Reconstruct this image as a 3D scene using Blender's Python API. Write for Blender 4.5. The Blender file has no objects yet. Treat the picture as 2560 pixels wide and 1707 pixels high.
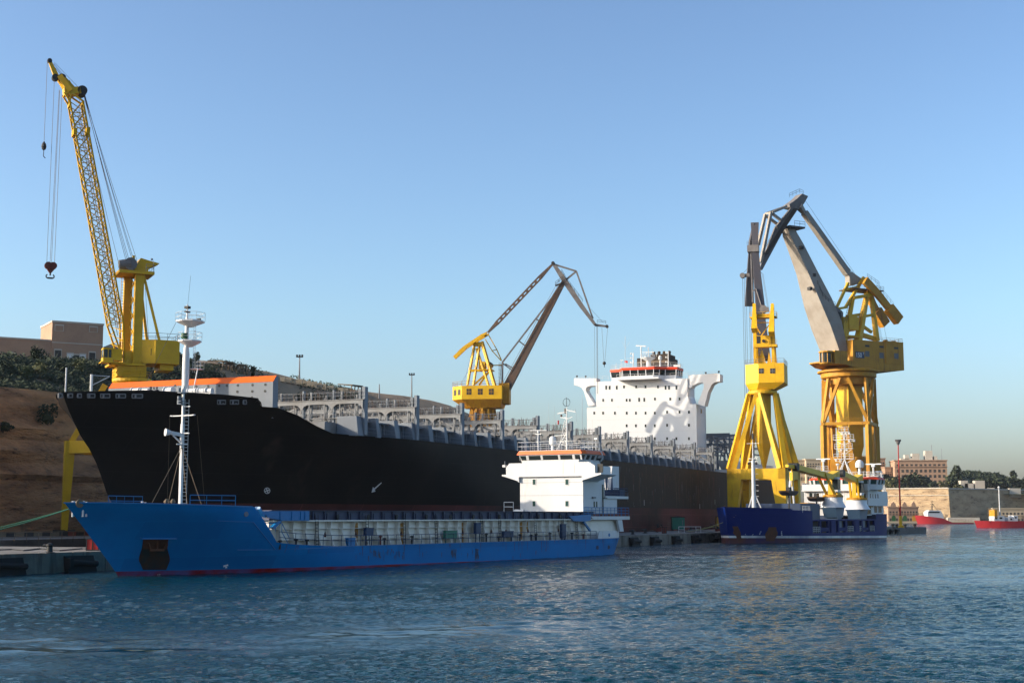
import bpy, math, random
from mathutils import Vector
random.seed(7)
R = math.radians
scene = bpy.context.scene
C = scene.collection

# ------------------------------------------------------------ camera, sky, sun, exposure
CAM_H = 5.0
FPX, HY, CX, CY = 3555.6, 1288.0, 1280.0, 853.5          # photo measures: focal length, horizon row, centre
PITCH = math.atan((HY - CY) / FPX)
cam_data = bpy.data.cameras.new('camera'); cam = bpy.data.objects.new('camera', cam_data); C.objects.link(cam)
cam_data.sensor_width = 36.0; cam_data.lens = 50.0
cam_data.clip_start = 0.5; cam_data.clip_end = 20000.0
cam.location = (0, 0, CAM_H); cam.rotation_euler = (R(90) + PITCH, 0, 0)
scene.camera = cam
SUN_DIR = Vector((-1.0, -0.16, 0)).normalized(); SUN_EL = R(20.0)
w = bpy.data.worlds.new("World"); scene.world = w; w.use_nodes = True
nt = w.node_tree; nt.nodes.clear()
sky = nt.nodes.new('ShaderNodeTexSky'); sky.sky_type = 'NISHITA'; sky.sun_disc = False
sky.sun_elevation = SUN_EL
sky.sun_rotation = math.atan2(SUN_DIR.x, SUN_DIR.y)
sky.air_density = 1.0; sky.dust_density = 1.9; sky.ozone_density = 3.2; sky.altitude = 0
bg = nt.nodes.new('ShaderNodeBackground'); bg.inputs[1].default_value = 0.145
wo = nt.nodes.new('ShaderNodeOutputWorld')
tint = nt.nodes.new('ShaderNodeMix'); tint.data_type = 'RGBA'; tint.blend_type = 'MULTIPLY'; tint.inputs[0].default_value = 1.0
tint.inputs[7].default_value = (0.80, 0.80, 0.755, 1); gm = nt.nodes.new('ShaderNodeGamma'); gm.inputs[1].default_value = 1.36; nt.links.new(sky.outputs[0], gm.inputs[0])
hs_n = nt.nodes.new('ShaderNodeHueSaturation'); hs_n.inputs['Saturation'].default_value = 0.92; nt.links.new(gm.outputs[0], hs_n.inputs['Color']); nt.links.new(hs_n.outputs[0], tint.inputs[6]); wtc = nt.nodes.new('ShaderNodeTexCoord'); wsp = nt.nodes.new('ShaderNodeSeparateXYZ'); nt.links.new(wtc.outputs['Generated'], wsp.inputs[0])
wmr = nt.nodes.new('ShaderNodeMapRange'); wmr.inputs[1].default_value = 0.0; wmr.inputs[2].default_value = 0.14; nt.links.new(wsp.outputs[2], wmr.inputs[0])
low = nt.nodes.new('ShaderNodeMix'); low.data_type = 'RGBA'; low.inputs[6].default_value = (0.93, 0.845, 1.0, 1); low.inputs[7].default_value = (1.0, 1.0, 1.0, 1); nt.links.new(wmr.outputs[0], low.inputs[0])
tin2 = nt.nodes.new('ShaderNodeMix'); tin2.data_type = 'RGBA'; tin2.blend_type = 'MULTIPLY'; tin2.inputs[0].default_value = 1.0; nt.links.new(tint.outputs[2], tin2.inputs[6]); nt.links.new(low.outputs[2], tin2.inputs[7])
nt.links.new(tin2.outputs[2], bg.inputs[0]); nt.links.new(bg.outputs[0], wo.inputs[0])
sl = bpy.data.lights.new('sun', 'SUN'); sl.energy = 4.4; sl.angle = R(0.5); sl.color = (1.0, 0.87, 0.70)
so = bpy.data.objects.new('sun', sl); C.objects.link(so)
sd = Vector((SUN_DIR.x * math.cos(SUN_EL), SUN_DIR.y * math.cos(SUN_EL), math.sin(SUN_EL)))
so.rotation_euler = sd.to_track_quat('Z', 'Y').to_euler()
scene.view_settings.view_transform = 'Standard'; scene.view_settings.look = 'None'
scene.view_settings.exposure = 0.5; scene.view_settings.gamma = 1.0
scene.render.engine = 'CYCLES'
scene.cycles.max_bounces = 6; scene.cycles.diffuse_bounces = 2; scene.cycles.glossy_bounces = 3
scene.cycles.use_denoising = True

# ------------------------------------------------------------ real-place frames (local x, y axes on the ground)
def ray(px, py):
    a = (px - CX) / FPX; b = (CY - py) / FPX
    return (a, math.cos(PITCH) - b * math.sin(PITCH), math.sin(PITCH) + b * math.cos(PITCH))
class Frame:
    def __init__(s, ox, oy, deg):
        t = R(deg); s.o = (ox, oy); s.deg = deg; s.u = (math.sin(t), math.cos(t)); s.v = (-math.cos(t), math.sin(t))
    def w(s, x, y, z=0.0): return (s.o[0] + x * s.u[0] + y * s.v[0], s.o[1] + x * s.u[1] + y * s.v[1], z)
    def ony(s, px, py, yl):
        r = ray(px, py)
        t = (yl + s.o[0] * s.v[0] + s.o[1] * s.v[1]) / (r[0] * s.v[0] + r[1] * s.v[1])
        X, Y = t * r[0] - s.o[0], t * r[1] - s.o[1]
        return (X * s.u[0] + Y * s.u[1], CAM_H + t * r[2])
    def onx(s, px, py, xl):
        r = ray(px, py)
        t = (xl + s.o[0] * s.u[0] + s.o[1] * s.u[1]) / (r[0] * s.u[0] + r[1] * s.u[1])
        X, Y = t * r[0] - s.o[0], t * r[1] - s.o[1]
        return (X * s.v[0] + Y * s.v[1], CAM_H + t * r[2])
    def loc(s, wx, wy):
        X, Y = wx - s.o[0], wy - s.o[1]
        return (X * s.u[0] + Y * s.u[1], X * s.v[0] + Y * s.v[1])
def onz(px, py, z=0.0):
    r = ray(px, py); t = (z - CAM_H) / r[2]; return (t * r[0], t * r[1])
def atd(px, py, d):
    r = ray(px, py); t = d / r[1]; return (t * r[0], d, CAM_H + t * r[2])

BL = Frame(-32.64, 119.3, 30.5)            # blue coaster: origin at the bow waterline, x runs aft, -y is port
KK = Frame(34.93, 373.21, 23.3)            # big black ship: origin amidships under the house front
QQ = Frame(-37.23, 131.36, 28.5)           # quay edge
NV = Frame(41.5, 262.0, 31.0)              # navy blue ship

# ------------------------------------------------------------ mesh builder
class MB:
    def __init__(s): s.v = []; s.f = []; s.m = []; s.cm = 0; s.sm = False
    def add(s, vs, fs):
        n = len(s.v); s.v += [tuple(p) for p in vs]
        for f in fs: s.f.append([n + i for i in f]); s.m.append(s.cm)
        return s
    def box(s, x0, x1, y0, y1, z0, z1):
        return s.add([(x0,y0,z0),(x1,y0,z0),(x1,y1,z0),(x0,y1,z0),(x0,y0,z1),(x1,y0,z1),(x1,y1,z1),(x0,y1,z1)],
                     [(0,3,2,1),(4,5,6,7),(0,1,5,4),(1,2,6,5),(2,3,7,6),(3,0,4,7)])
    def hexa(s, b, t):                       # bottom quad, top quad
        return s.add(list(b) + list(t), [(3,2,1,0),(4,5,6,7),(0,1,5,4),(1,2,6,5),(2,3,7,6),(3,0,4,7)])
    def beam(s, a, b, wd, h=None, w2=None, h2=None):
        a = Vector(a); b = Vector(b); d = b - a
        if d.length < 1e-6: return s
        d.normalize(); up = Vector((0,0,1)) if abs(d.z) < 0.985 else Vector((1,0,0))
        si = d.cross(up).normalized(); n = si.cross(d).normalized()
        h = wd if h is None else h; w2 = wd if w2 is None else w2; h2 = h if h2 is None else h2
        def q(p, ww, hh): return [p - si*ww/2 - n*hh/2, p + si*ww/2 - n*hh/2, p + si*ww/2 + n*hh/2, p - si*ww/2 + n*hh/2]
        return s.hexa(q(a, wd, h), q(b, w2, h2))
    def tube(s, a, b, r, r2=None, n=8, cap=True):
        a = Vector(a); b = Vector(b); d = b - a
        if d.length < 1e-6: return s
        d.normalize(); up = Vector((0,0,1)) if abs(d.z) < 0.985 else Vector((1,0,0))
        e = d.cross(up).normalized(); g = e.cross(d); r2 = r if r2 is None else r2
        vs = [a + (e*math.cos(2*math.pi*i/n) + g*math.sin(2*math.pi*i/n))*r for i in range(n)] + \
             [b + (e*math.cos(2*math.pi*i/n) + g*math.sin(2*math.pi*i/n))*r2 for i in range(n)]
        fs = [(i, (i+1) % n, n + (i+1) % n, n + i) for i in range(n)]
        if cap: fs += [tuple(range(n-1, -1, -1)), tuple(range(n, 2*n))]
        return s.add(vs, fs)
    def wire(s, a, b, r=0.03, sag=0.0, k=1):
        a = Vector(a); b = Vector(b); last = a
        for i in range(1, k+1):
            t = i / k; p = a.lerp(b, t); p.z -= 4*sag*t*(1-t)
            s.tube(last, p, r, n=4, cap=False); last = p
        return s
    def lathe(s, c, prof, n=16):             # prof: (radius, z)
        vs = []; fs = []
        for r_, z in prof:
            for i in range(n): vs.append((c[0] + r_*math.cos(2*math.pi*i/n), c[1] + r_*math.sin(2*math.pi*i/n), c[2] + z))
        for j in range(len(prof)-1):
            for i in range(n): fs.append((j*n+i, j*n+(i+1)%n, (j+1)*n+(i+1)%n, (j+1)*n+i))
        fs += [tuple(range(n-1,-1,-1)), tuple(range((len(prof)-1)*n, len(prof)*n))]
        return s.add(vs, fs)
    def ball(s, c, r, n=10, sq=1.0):
        return s.lathe(c, [(r*math.sin(math.pi*(j+.02)/6.04), -r*sq*math.cos(math.pi*(j+.02)/6.04)) for j in range(7)], n)
    def prism(s, poly, y0, y1, ax='y'):      # poly in x,z (ax y), x,y (ax z), y,z (ax x)
        n = len(poly)
        mk = {'y': lambda p, t: (p[0], t, p[1]), 'z': lambda p, t: (p[0], p[1], t), 'x': lambda p, t: (t, p[0], p[1])}[ax]
        vs = [mk(p, y0) for p in poly] + [mk(p, y1) for p in poly]
        fs = [tuple(range(n)), tuple(range(2*n-1, n-1, -1))] + [(i, (i+1) % n, n+(i+1) % n, n+i) for i in range(n)]
        return s.add(vs, fs)
    def rail(s, pts, h=1.05, r=0.03, sp=1.6, bars=(0.5, 1.0), closed=False):
        P = [Vector(p) for p in pts]
        if closed: P.append(P[0])
        for a, b in zip(P, P[1:]):
            L = (b-a).length; k = max(1, round(L/sp))
            for i in range(k+1):
                p = a.lerp(b, i/k); s.tube(p, p+Vector((0,0,h)), r, n=4, cap=False)
            for t in bars: s.tube(a+Vector((0,0,h*t)), b+Vector((0,0,h*t)), r, n=4, cap=False)
        return s
    def ladder(s, a, b, wd=0.45, r=0.03, sp=0.45, side=(1,0,0)):
        a = Vector(a); b = Vector(b); q = Vector(side)*wd/2
        s.tube(a-q, b-q, r, n=4); s.tube(a+q, b+q, r, n=4); k = int((b-a).length/sp)
        for i in range(1, k): p = a.lerp(b, i/k); s.tube(p-q, p+q, r*.8, n=4, cap=False)
        return s

def obj(name, mb, mats, parent=None, smooth=False):
    me = bpy.data.meshes.new(name); me.from_pydata(mb.v, [], mb.f)
    for m in (mats if isinstance(mats, (list, tuple)) else [mats]): me.materials.append(m)
    if any(mb.m): me.polygons.foreach_set('material_index', mb.m)
    if smooth:
        me.polygons.foreach_set('use_smooth', [True]*len(me.polygons))
        try: me.set_sharp_from_angle(angle=R(35))
        except Exception: pass
    me.update()
    o = bpy.data.objects.new(name, me); C.objects.link(o)
    if parent: o.parent = parent
    return o
def tag(o, label=None, cat=None, group=None, kind=None):
    if label: o['label'] = label
    if cat: o['category'] = cat
    if group: o['group'] = group
    if kind: o['kind'] = kind
    return o
def thing(name, label, cat, loc, deg=90.0, group=None):   # deg: heading of local x, clockwise from straight ahead
    o = bpy.data.objects.new(name, None); C.objects.link(o); o.empty_display_size = 0.5
    o.location = loc; o.rotation_euler = (0, 0, R(90 - deg))
    return tag(o, label, cat, group)
def fthing(name, label, cat, fr, group=None): return thing(name, label, cat, (fr.o[0], fr.o[1], 0), fr.deg, group)
def copy_tree(o, parent=None):
    c = o.copy(); C.objects.link(c); c.parent = parent
    for ch in [k for k in o.children]: copy_tree(ch, c)
    return c

# ------------------------------------------------------------ materials
PAINT = 0.78
def mat(name, col, rough=0.6, col2=None, sc=1.0, amt=0.5, stretch=(1,1,1), col3=None, sc3=0.3, th3=0.62, bump=0.0, bsc=None,
        line=None, metal=0.0, streak=None, spec=0.3, brick=None, plates=None, x_blend=None):
    m = bpy.data.materials.new(name); m.use_nodes = True; t = m.node_tree; N = t.nodes; L = t.links
    col = [c*PAINT for c in col]; col2 = [c*PAINT for c in col2] if col2 is not None else None; col3 = [c*PAINT for c in col3] if col3 is not None else None
    b = N['Principled BSDF']; b.inputs['Roughness'].default_value = rough; b.inputs['Metallic'].default_value = metal
    b.inputs['Specular IOR Level'].default_value = spec
    tc = N.new('ShaderNodeTexCoord'); mp = N.new('ShaderNodeMapping'); mp.inputs['Scale'].default_value = stretch
    L.new(tc.outputs['Object'], mp.inputs[0])
    def noise(scale, src=mp.outputs[0], det=6):
        n = N.new('ShaderNodeTexNoise'); n.inputs['Scale'].default_value = scale; n.inputs['Detail'].default_value = det
        n.inputs['Roughness'].default_value = 0.65; L.new(src, n.inputs['Vector']); return n.outputs[0]
    def rng(o, a, bb, lo=0.0, hi=1.0):
        r_ = N.new('ShaderNodeMapRange'); r_.inputs[1].default_value = a; r_.inputs[2].default_value = bb
        r_.inputs[3].default_value = lo; r_.inputs[4].default_value = hi; L.new(o, r_.inputs[0]); return r_.outputs[0]
    def mix(f, a, c):
        x = N.new('ShaderNodeMix'); x.data_type = 'RGBA'
        if isinstance(f, float): x.inputs[0].default_value = f
        else: L.new(f, x.inputs[0])
        for i, k in ((6, a), (7, c)):
            if isinstance(k, tuple): x.inputs[i].default_value = (*k, 1)
            else: L.new(k, x.inputs[i])
        return x.outputs[2]
    cur = tuple(col)
    if line:                                   # painted waterline: below z = line[0] + line[2]*x the hull is line[1]
        sp = N.new('ShaderNodeSeparateXYZ'); L.new(tc.outputs['Object'], sp.inputs[0])
        for (z0, c_, k_) in (line if isinstance(line, list) else [line]):
            ma = N.new('ShaderNodeMath'); ma.operation = 'MULTIPLY_ADD'; L.new(sp.outputs[0], ma.inputs[0]); ma.inputs[1].default_value = -k_
            L.new(sp.outputs[2], ma.inputs[2]); f = rng(ma.outputs[0], z0-0.02, z0+0.02, 1, 0); cur = mix(f, cur, tuple(c_))
    if brick:
        bt = N.new('ShaderNodeTexBrick'); bt.inputs['Scale'].default_value = 1.0; bt.inputs['Brick Width'].default_value = brick[0]
        bt.inputs['Row Height'].default_value = brick[1]; bt.inputs['Mortar Size'].default_value = 0.02
        mm = N.new('ShaderNodeMapping'); mm.inputs['Rotation'].default_value = (R(90), 0, 0); L.new(tc.outputs['Object'], mm.inputs[0]); L.new(mm.outputs[0], bt.inputs['Vector'])
        bt.inputs['Color1'].default_value = (*cur, 1); bt.inputs['Color2'].default_value = (*[c*.8 for c in cur], 1); bt.inputs['Mortar'].default_value = (*[c*.6 for c in cur], 1); cur = bt.outputs[0]
    if plates:                                 # faint welded plate seams
        bt = N.new('ShaderNodeTexBrick'); bt.inputs['Scale'].default_value = 1.0; bt.inputs['Brick Width'].default_value = plates[0]
        bt.inputs['Row Height'].default_value = plates[1]; bt.inputs['Mortar Size'].default_value = plates[2]; bt.inputs['Mortar Smooth'].default_value = .6
        mm = N.new('ShaderNodeMapping'); mm.inputs['Rotation'].default_value = (R(90), 0, 0); L.new(tc.outputs['Object'], mm.inputs[0]); L.new(mm.outputs[0], bt.inputs['Vector'])
        for k_, v_ in (('Color1', .86), ('Color2', 1.1), ('Mortar', plates[3])): bt.inputs[k_].default_value = (v_, v_, v_, 1)
        mu = N.new('ShaderNodeMix'); mu.data_type = 'RGBA'; mu.blend_type = 'MULTIPLY'; mu.inputs[0].default_value = 1.0
        if isinstance(cur, tuple): mu.inputs[6].default_value = (*cur, 1)
        else: L.new(cur, mu.inputs[6])
        L.new(bt.outputs[0], mu.inputs[7]); cur = mu.outputs[2]
    if col2 is not None:
        n1 = noise(sc); cur = mix(rng(n1, 0.42, 0.66, 0, amt), cur, tuple(col2))
    if x_blend:                                   # second hull colour, ramped in between two stations and mottled by noise
        s2 = N.new('ShaderNodeSeparateXYZ'); L.new(tc.outputs['Object'], s2.inputs[0]); f1 = rng(s2.outputs[0], x_blend[1], x_blend[2]); f2 = rng(noise(.05), .3, .62, .55, 1.0)
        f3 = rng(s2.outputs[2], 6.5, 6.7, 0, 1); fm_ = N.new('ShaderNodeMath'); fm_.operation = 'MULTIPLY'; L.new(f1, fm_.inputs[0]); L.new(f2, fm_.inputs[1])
        fm2 = N.new('ShaderNodeMath'); fm2.operation = 'MULTIPLY'; L.new(fm_.outputs[0], fm2.inputs[0]); L.new(f3, fm2.inputs[1]); cur = mix(fm2.outputs[0], cur, tuple(x_blend[0]))
    if streak is not None:                     # vertical runs: (colour, scale, threshold, strength)
        ms = N.new('ShaderNodeMapping'); ms.inputs['Scale'].default_value = (1, 1, 0.1); L.new(tc.outputs['Object'], ms.inputs[0])
        n2 = noise(streak[1], ms.outputs[0], 4); cur = mix(rng(n2, streak[2], streak[2]+0.12, 0, streak[3]), cur, tuple(streak[0]))
    if col3 is not None:
        n3 = noise(sc3, det=8); cur = mix(rng(n3, th3, th3+0.1), cur, tuple(col3))
    if isinstance(cur, tuple): b.inputs['Base Color'].default_value = (*cur, 1)
    else: L.new(cur, b.inputs['Base Color'])
    if bump:
        bp = N.new('ShaderNodeBump'); bp.inputs['Strength'].default_value = 1.0; bp.inputs['Distance'].default_value = bump
        L.new(noise(bsc or sc*2), bp.inputs['Height']); L.new(bp.outputs[0], b.inputs['Normal'])
    return m
RUST = (0.16, 0.05, 0.015)
M = dict(
 yellow=mat('crane_yellow', (0.84,0.485,0.008), .5, (0.60,0.29,0.01), .5, .5, streak=(RUST,1.2,.60,.6)),
 yellow_lat=mat('lattice_yellow', (0.62,0.37,0.012), .7, (0.42,0.22,0.012), .5, .5, spec=.1),
 yellow_old=mat('crane_yellow_weathered', (0.60,0.29,0.02), .6, (0.40,0.16,0.015), .35, .55, streak=(RUST,.9,.58,.6)),
 yellow_mid=mat('crane_yellow_deep', (0.80,0.46,0.010), .5, (0.62,0.31,0.01), .4, .5, streak=(RUST,1.0,.62,.5)),
 khaki=mat('khaki_yellow', (1.0,0.62,0.04), .5, (0.85,0.50,0.04), .6, .4),
 funnel=mat('sooty_brown_paint', (0.055,0.038,0.028), .8, (0.03,0.025,0.02), .4, .7),
 rustbeam=mat('brown_beam', (0.10,0.07,0.055), .6, (0.17,0.09,0.05), .6, .7),
 grey_jib=mat('jib_grey', (0.20,0.19,0.185), .6, (0.12,0.09,0.08), .5, .6),
 conc_jib=mat('jib_pale_grey', (0.36,0.33,0.29), .7, (0.25,0.21,0.17), .3, .6),
 dark_jib=mat('jib_dark_grey', (0.08,0.08,0.095), .6, (0.09,0.07,0.07), .4, .6),
 dark=mat('dark_steel', (0.03,0.03,0.03), .6), rope=mat('steel_rope', (0.10,0.10,0.11), .6),
 white=mat('white_paint', (0.76,0.755,0.745), .45, (0.66,0.65,0.625), .25, .5, streak=((0.52,0.42,0.30),.9,.61,.55)),
 white_plain=mat('white_fittings', (0.74,0.73,0.71), .45),
 house=mat('white_house_paint', (0.84,0.84,0.84), .42, (0.76,0.76,0.77), .1, .4),
 rust_bright=mat('bright_rust_run', (0.62,0.30,0.07), .8, (0.35,0.15,0.04), 1.5, .8),
 stain_dk=mat('old_rust_stain', (0.055,0.028,0.016), .8, (0.015,0.03,0.035), 1.1, .9),
 grey=mat('deck_grey', (0.27,0.275,0.28), .6, (0.17,0.15,0.13), .4, .6, streak=((.12,.085,.06),1.0,.6,.5)),
 grey_pale=mat('breakwater_grey', (0.21,0.235,0.265), .6, (0.16,0.175,0.20), .3, .4),
 orange=mat('orange_paint', (0.95,0.16,0.01), .45, (0.85,0.12,0.01), .3, .4),
 red=mat('red_paint', (0.55,0.03,0.02), .45, (0.4,0.03,0.02), .3, .4),
 orange_red=mat('orange_red_paint', (0.9,0.07,0.015), .45),
 blue=mat('blue_paint', (0.01,0.20,0.48), .4, (0.01,0.15,0.36), .8, .4),
 blue_dk=mat('dark_blue_paint', (0.025,0.055,0.13), .5, (0.04,0.05,0.07), .8, .6),
 cover=mat('hatch_cover_paint', (0.065,0.075,0.13), .55, (0.04,0.05,0.08), .8, .6),
 glass=mat('window_glass', (0.02,0.028,0.03), .08), glass_g=mat('green_glass', (0.04,0.09,0.08), .1),
 coaming=mat('coaming_white', (1.08,0.98,0.84), .5, (0.92,0.80,0.64), .5, .6, streak=((0.38,0.17,0.04),.5,.64,.8)),
 rust=mat('rust', (0.13,0.045,0.02), .85, (0.06,0.03,0.02), 1.5, .8),
 rustrun=mat('rust_stain', (0.22,0.10,0.03), .8, (0.08,0.05,0.025), 1.2, .8),
 concrete=mat('quay_concrete', (0.27,0.25,0.22), .85, (0.17,0.15,0.13), .25, .8, bump=.05, bsc=1.5),
 quaywall=mat('quay_wall_stone', (0.25,0.22,0.18), .85, (0.12,0.10,0.08), .35, .8, streak=((.06,.05,.035),.6,.52,.8), bump=.08, bsc=1.2),
 rubber=mat('fender_rubber', (0.015,0.015,0.015), .8),
 cliff=mat('cliff_rock', (0.78,0.42,0.20), .95, (0.36,0.19,0.10), .11, .95, (1,1,4.0), (0.10,0.065,0.04), .22, .60, bump=2.2, bsc=.35, streak=((.13,.09,.06),.25,.6,.6)),
 stone=mat('limestone', (0.42,0.27,0.18), .9, (0.31,0.20,0.14), .3, .6, bump=.03, bsc=2),
 stone2=mat('limestone_far', (0.52,0.42,0.29), .9, (0.40,0.32,0.22), .05, .6, col3=(.24,.18,.12), sc3=.08, th3=.6),
 stone3=mat('cream_stone', (0.55,0.50,0.42), .9, (0.45,0.40,0.33), .2, .5),
 bastion=mat('bastion_masonry', (0.52,0.38,0.23), .95, (0.32,0.22,0.13), .10, .9, (1,1,2.8), (0.15,0.10,0.06), .2, .58, bump=.8, bsc=.3),
 winrec=mat('shaded_window', (0.05,0.045,0.04), .6),
 leaf=mat('foliage', (0.045,0.065,0.02), .8, (0.075,0.09,0.03), .8, .9), leaf2=mat('foliage_dark', (0.025,0.04,0.018), .85, (0.05,0.06,0.025), .3, .9),
 leaf3=mat('foliage_olive', (0.10,0.105,0.035), .8, (0.14,0.13,0.05), .8, .8),
 bark=mat('bark', (0.10,0.07,0.05), .9), green=mat('green_paint', (0.04,0.22,0.14), .5, (0.03,0.15,0.09), .6, .5),
 green_dk=mat('dark_green_paint', (0.02,0.10,0.03), .6), redoxide=mat('red_oxide', (0.20,0.045,0.03), .7, (0.12,0.03,0.02), .8, .6),
 pole=mat('galvanised', (0.22,0.22,0.23), .5), skin=mat('skin', (0.35,0.2,0.14), .7), cloth=mat('dark_clothing', (0.03,0.03,0.04), .9),
 rope_g=mat('green_rope', (0.04,0.16,0.10), .8), rope_y=mat('yellow_rope', (0.40,0.38,0.16), .8), timber=mat('timber', (0.2,0.15,0.1), .9),
 bhull=mat('black_hull_paint', (0.009,0.0085,0.009), .55, spec=.05, col2=(0.026,0.02,0.016), sc=.035, amt=.9, plates=(11.0, 2.6, .06, 1.9), x_blend=((0.036,0.027,0.023), -150, -40), streak=((0.05,0.038,0.03),.12,.62,.5), line=(6.6,(0.11,0.032,0.03),0.0)),
 blhull=mat('blue_hull_paint', (0.0,0.20,0.50), .5, (0.0,0.165,0.43), .25, .6, spec=.06, plates=(7.0, 1.5, .025, 1.15), streak=((0.02,0.05,0.07),.7,.70,.5), line=(0.40,(0.22,0.012,0.012),-0.007)),
 nhull=mat('navy_hull_paint', (0.002,0.016,0.13), .55, (0.004,0.025,0.15), .12, .6, spec=.06, plates=(8.0, 1.8, .04, 1.3), line=[(1.35,(0.7,0.68,0.62),-0.011),(0.95,(0.12,0.045,0.03),-0.0125)]),
 rhull=mat('red_hull_paint', (0.40,0.02,0.03), .5, (0.45,0.03,0.03), .2, .5),
)

# ------------------------------------------------------------ water
def water_mat():
    m = bpy.data.materials.new('sea_water'); m.use_nodes = True; t = m.node_tree; N = t.nodes; L = t.links
    b = N['Principled BSDF']; b.inputs['Base Color'].default_value = (0.001,0.030,0.044,1); b.inputs['Roughness'].default_value = .07
    b.inputs['IOR'].default_value = 1.33; b.inputs['Specular IOR Level'].default_value = .22
    tc = N.new('ShaderNodeTexCoord')
    def noise(scale, st, det, dist=0.0, rot=0.0):
        mp = N.new('ShaderNodeMapping'); mp.inputs['Scale'].default_value = st; mp.inputs['Rotation'].default_value = (0,0,rot)
        L.new(tc.outputs['Object'], mp.inputs[0]); n = N.new('ShaderNodeTexNoise'); n.inputs['Scale'].default_value = scale
        n.inputs['Detail'].default_value = det; n.inputs['Distortion'].default_value = dist; L.new(mp.outputs[0], n.inputs['Vector']); return n.outputs[0]
    fine = noise(4.2, (0.85,1.15,1), 5, .4, .3); slick = noise(.03, (0.3,1.5,1), 4, 1.4, .1)
    def rng(src, a_, b_, lo, hi):
        r_ = N.new('ShaderNodeMapRange'); r_.inputs[1].default_value = a_; r_.inputs[2].default_value = b_; r_.inputs[3].default_value = lo; r_.inputs[4].default_value = hi; L.new(src, r_.inputs[0]); return r_.outputs[0]
    def bump(src, dist, st, prev=None):
        n = N.new('ShaderNodeBump'); n.inputs['Distance'].default_value = dist; L.new(src, n.inputs['Height'])
        if isinstance(st, float): n.inputs['Strength'].default_value = st
        else: L.new(st, n.inputs['Strength'])
        if prev: L.new(prev, n.inputs['Normal'])
        return n.outputs[0]
    at = N.new('ShaderNodeAttribute'); at.attribute_name = 'ruffle'
    mp_ = N.new('ShaderNodeMath'); mp_.operation = 'MULTIPLY'; L.new(rng(slick, .40, .52, .45, 1.0), mp_.inputs[0]); L.new(at.outputs['Fac'], mp_.inputs[1])
    n3 = bump(fine, .34, mp_.outputs[0])
    L.new(n3, b.inputs['Normal']); return m
import numpy as np
def water_mesh():
    rs = np.random.RandomState(4)
    d = [24.0]
    while d[-1] < 520: d.append(d[-1]*1.0027)
    while d[-1] < 8500: d.append(d[-1]*1.035)
    d = np.array(d); u = np.concatenate([[-400,-40,-8,-3,-1.6,-1.0,-.75,-.6,-.52], np.linspace(-.47,.47,400), [.52,.6,.75,1.0,1.6,3,8,40,400]])
    D, U = np.meshgrid(d, u, indexing='ij'); X = np.clip(D*U, -9000, 9000); Y = D.copy()
    sp = np.maximum(D*.0024, D*.0027*(D < 520) + D*.035*(D >= 520))*.75 + np.where(np.abs(U) > .48, 50, 0)
    Z = np.zeros_like(X)
    def vn(x, y, k):                       # smooth value noise for calm and ruffled patches
        v = 0
        for i in range(5):
            a = k*7+i*2.1; f = (1+.6*i); v = v+np.sin(x*np.cos(a)*f+y*np.sin(a)*f+i*1.7+np.sin(x*.7*f+i)*.9+np.cos(y*.5*f-i)*.9)
        return v/5
    ruffle = .78+.38*vn(X*.018, Y*.05, 1)+.2*vn(X*.07, Y*.16, 2)
    wake = np.exp(-((Y-(66+X*.5+4*np.sin(X*.13)))/9.0)**2)/(1+np.exp((X-4)/3)); wake = wake*np.clip(.75+.9*vn(X*.12, Y*.5, 3), 0, 1)   # calmer boat track low on the left
    ruffle = np.clip(ruffle, .35, 1.3)
    n = 60
    for i in range(n):
        lam = .34*(4.2/.34)**((i+.5)/n); th = rs.normal(.35, .75); k = 2*math.pi/lam
        amp = .050*lam/(2*math.pi)*(1.15 if lam < .8 else 1.15*(.8/lam)**1.1); ph = rs.uniform(0, 6.28)
        wgt = np.clip((lam/sp-2.0)/2.5, 0, 1); sm_ = ruffle*(1-.95*wake) if lam < .9 else (ruffle*(1-.6*wake) if lam < 2 else 1+.4*wake)
        a_ = k*(X*np.sin(th)+Y*np.cos(th))+ph+.6*np.sin(X*.11+i)+.6*np.cos(Y*.13-i)
        Z += wgt*sm_*amp*(np.sin(a_)+.22*np.sin(2*a_+1.2))
    nr, nc = X.shape; co = np.stack([X, Y, Z], -1).reshape(-1, 3).astype('f')
    r_, c_ = np.meshgrid(np.arange(nr-1), np.arange(nc-1), indexing='ij'); i0 = (r_*nc+c_).ravel()
    q_ = np.stack([i0, i0+1, i0+nc+1, i0+nc], -1)
    base = len(co); ext = np.array([(-9000,-400,0),(9000,-400,0),(-9000,24,0),(9000,24,0),(-9000,3750,0),(9000,3750,0)], 'f')
    co = np.concatenate([co, ext]); q_ = np.concatenate([q_, [[base,base+1,base+3,base+2]]]); q_ = np.concatenate([q_, [[base,base+2,base+4,base+4]]])[:-1]
    me = bpy.data.meshes.new('water'); me.vertices.add(len(co)); me.vertices.foreach_set('co', co.ravel())
    me.loops.add(q_.size); me.loops.foreach_set('vertex_index', q_.ravel().astype('i')); me.polygons.add(len(q_))
    me.polygons.foreach_set('loop_start', np.arange(0, q_.size, 4, dtype='i')); me.polygons.foreach_set('use_smooth', np.ones(len(q_), bool)); me.update(calc_edges=True); at = me.attributes.new('ruffle', 'FLOAT', 'POINT'); at.data.foreach_set('value', np.concatenate([np.clip(ruffle*(1-.97*wake), .02, 1.3).ravel(), np.ones(6)]).astype('f')); return me
wme = water_mesh(); wme.materials.append(water_mat()); wob = bpy.data.objects.new('water', wme); C.objects.link(wob); tag(wob, kind='structure')

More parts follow.
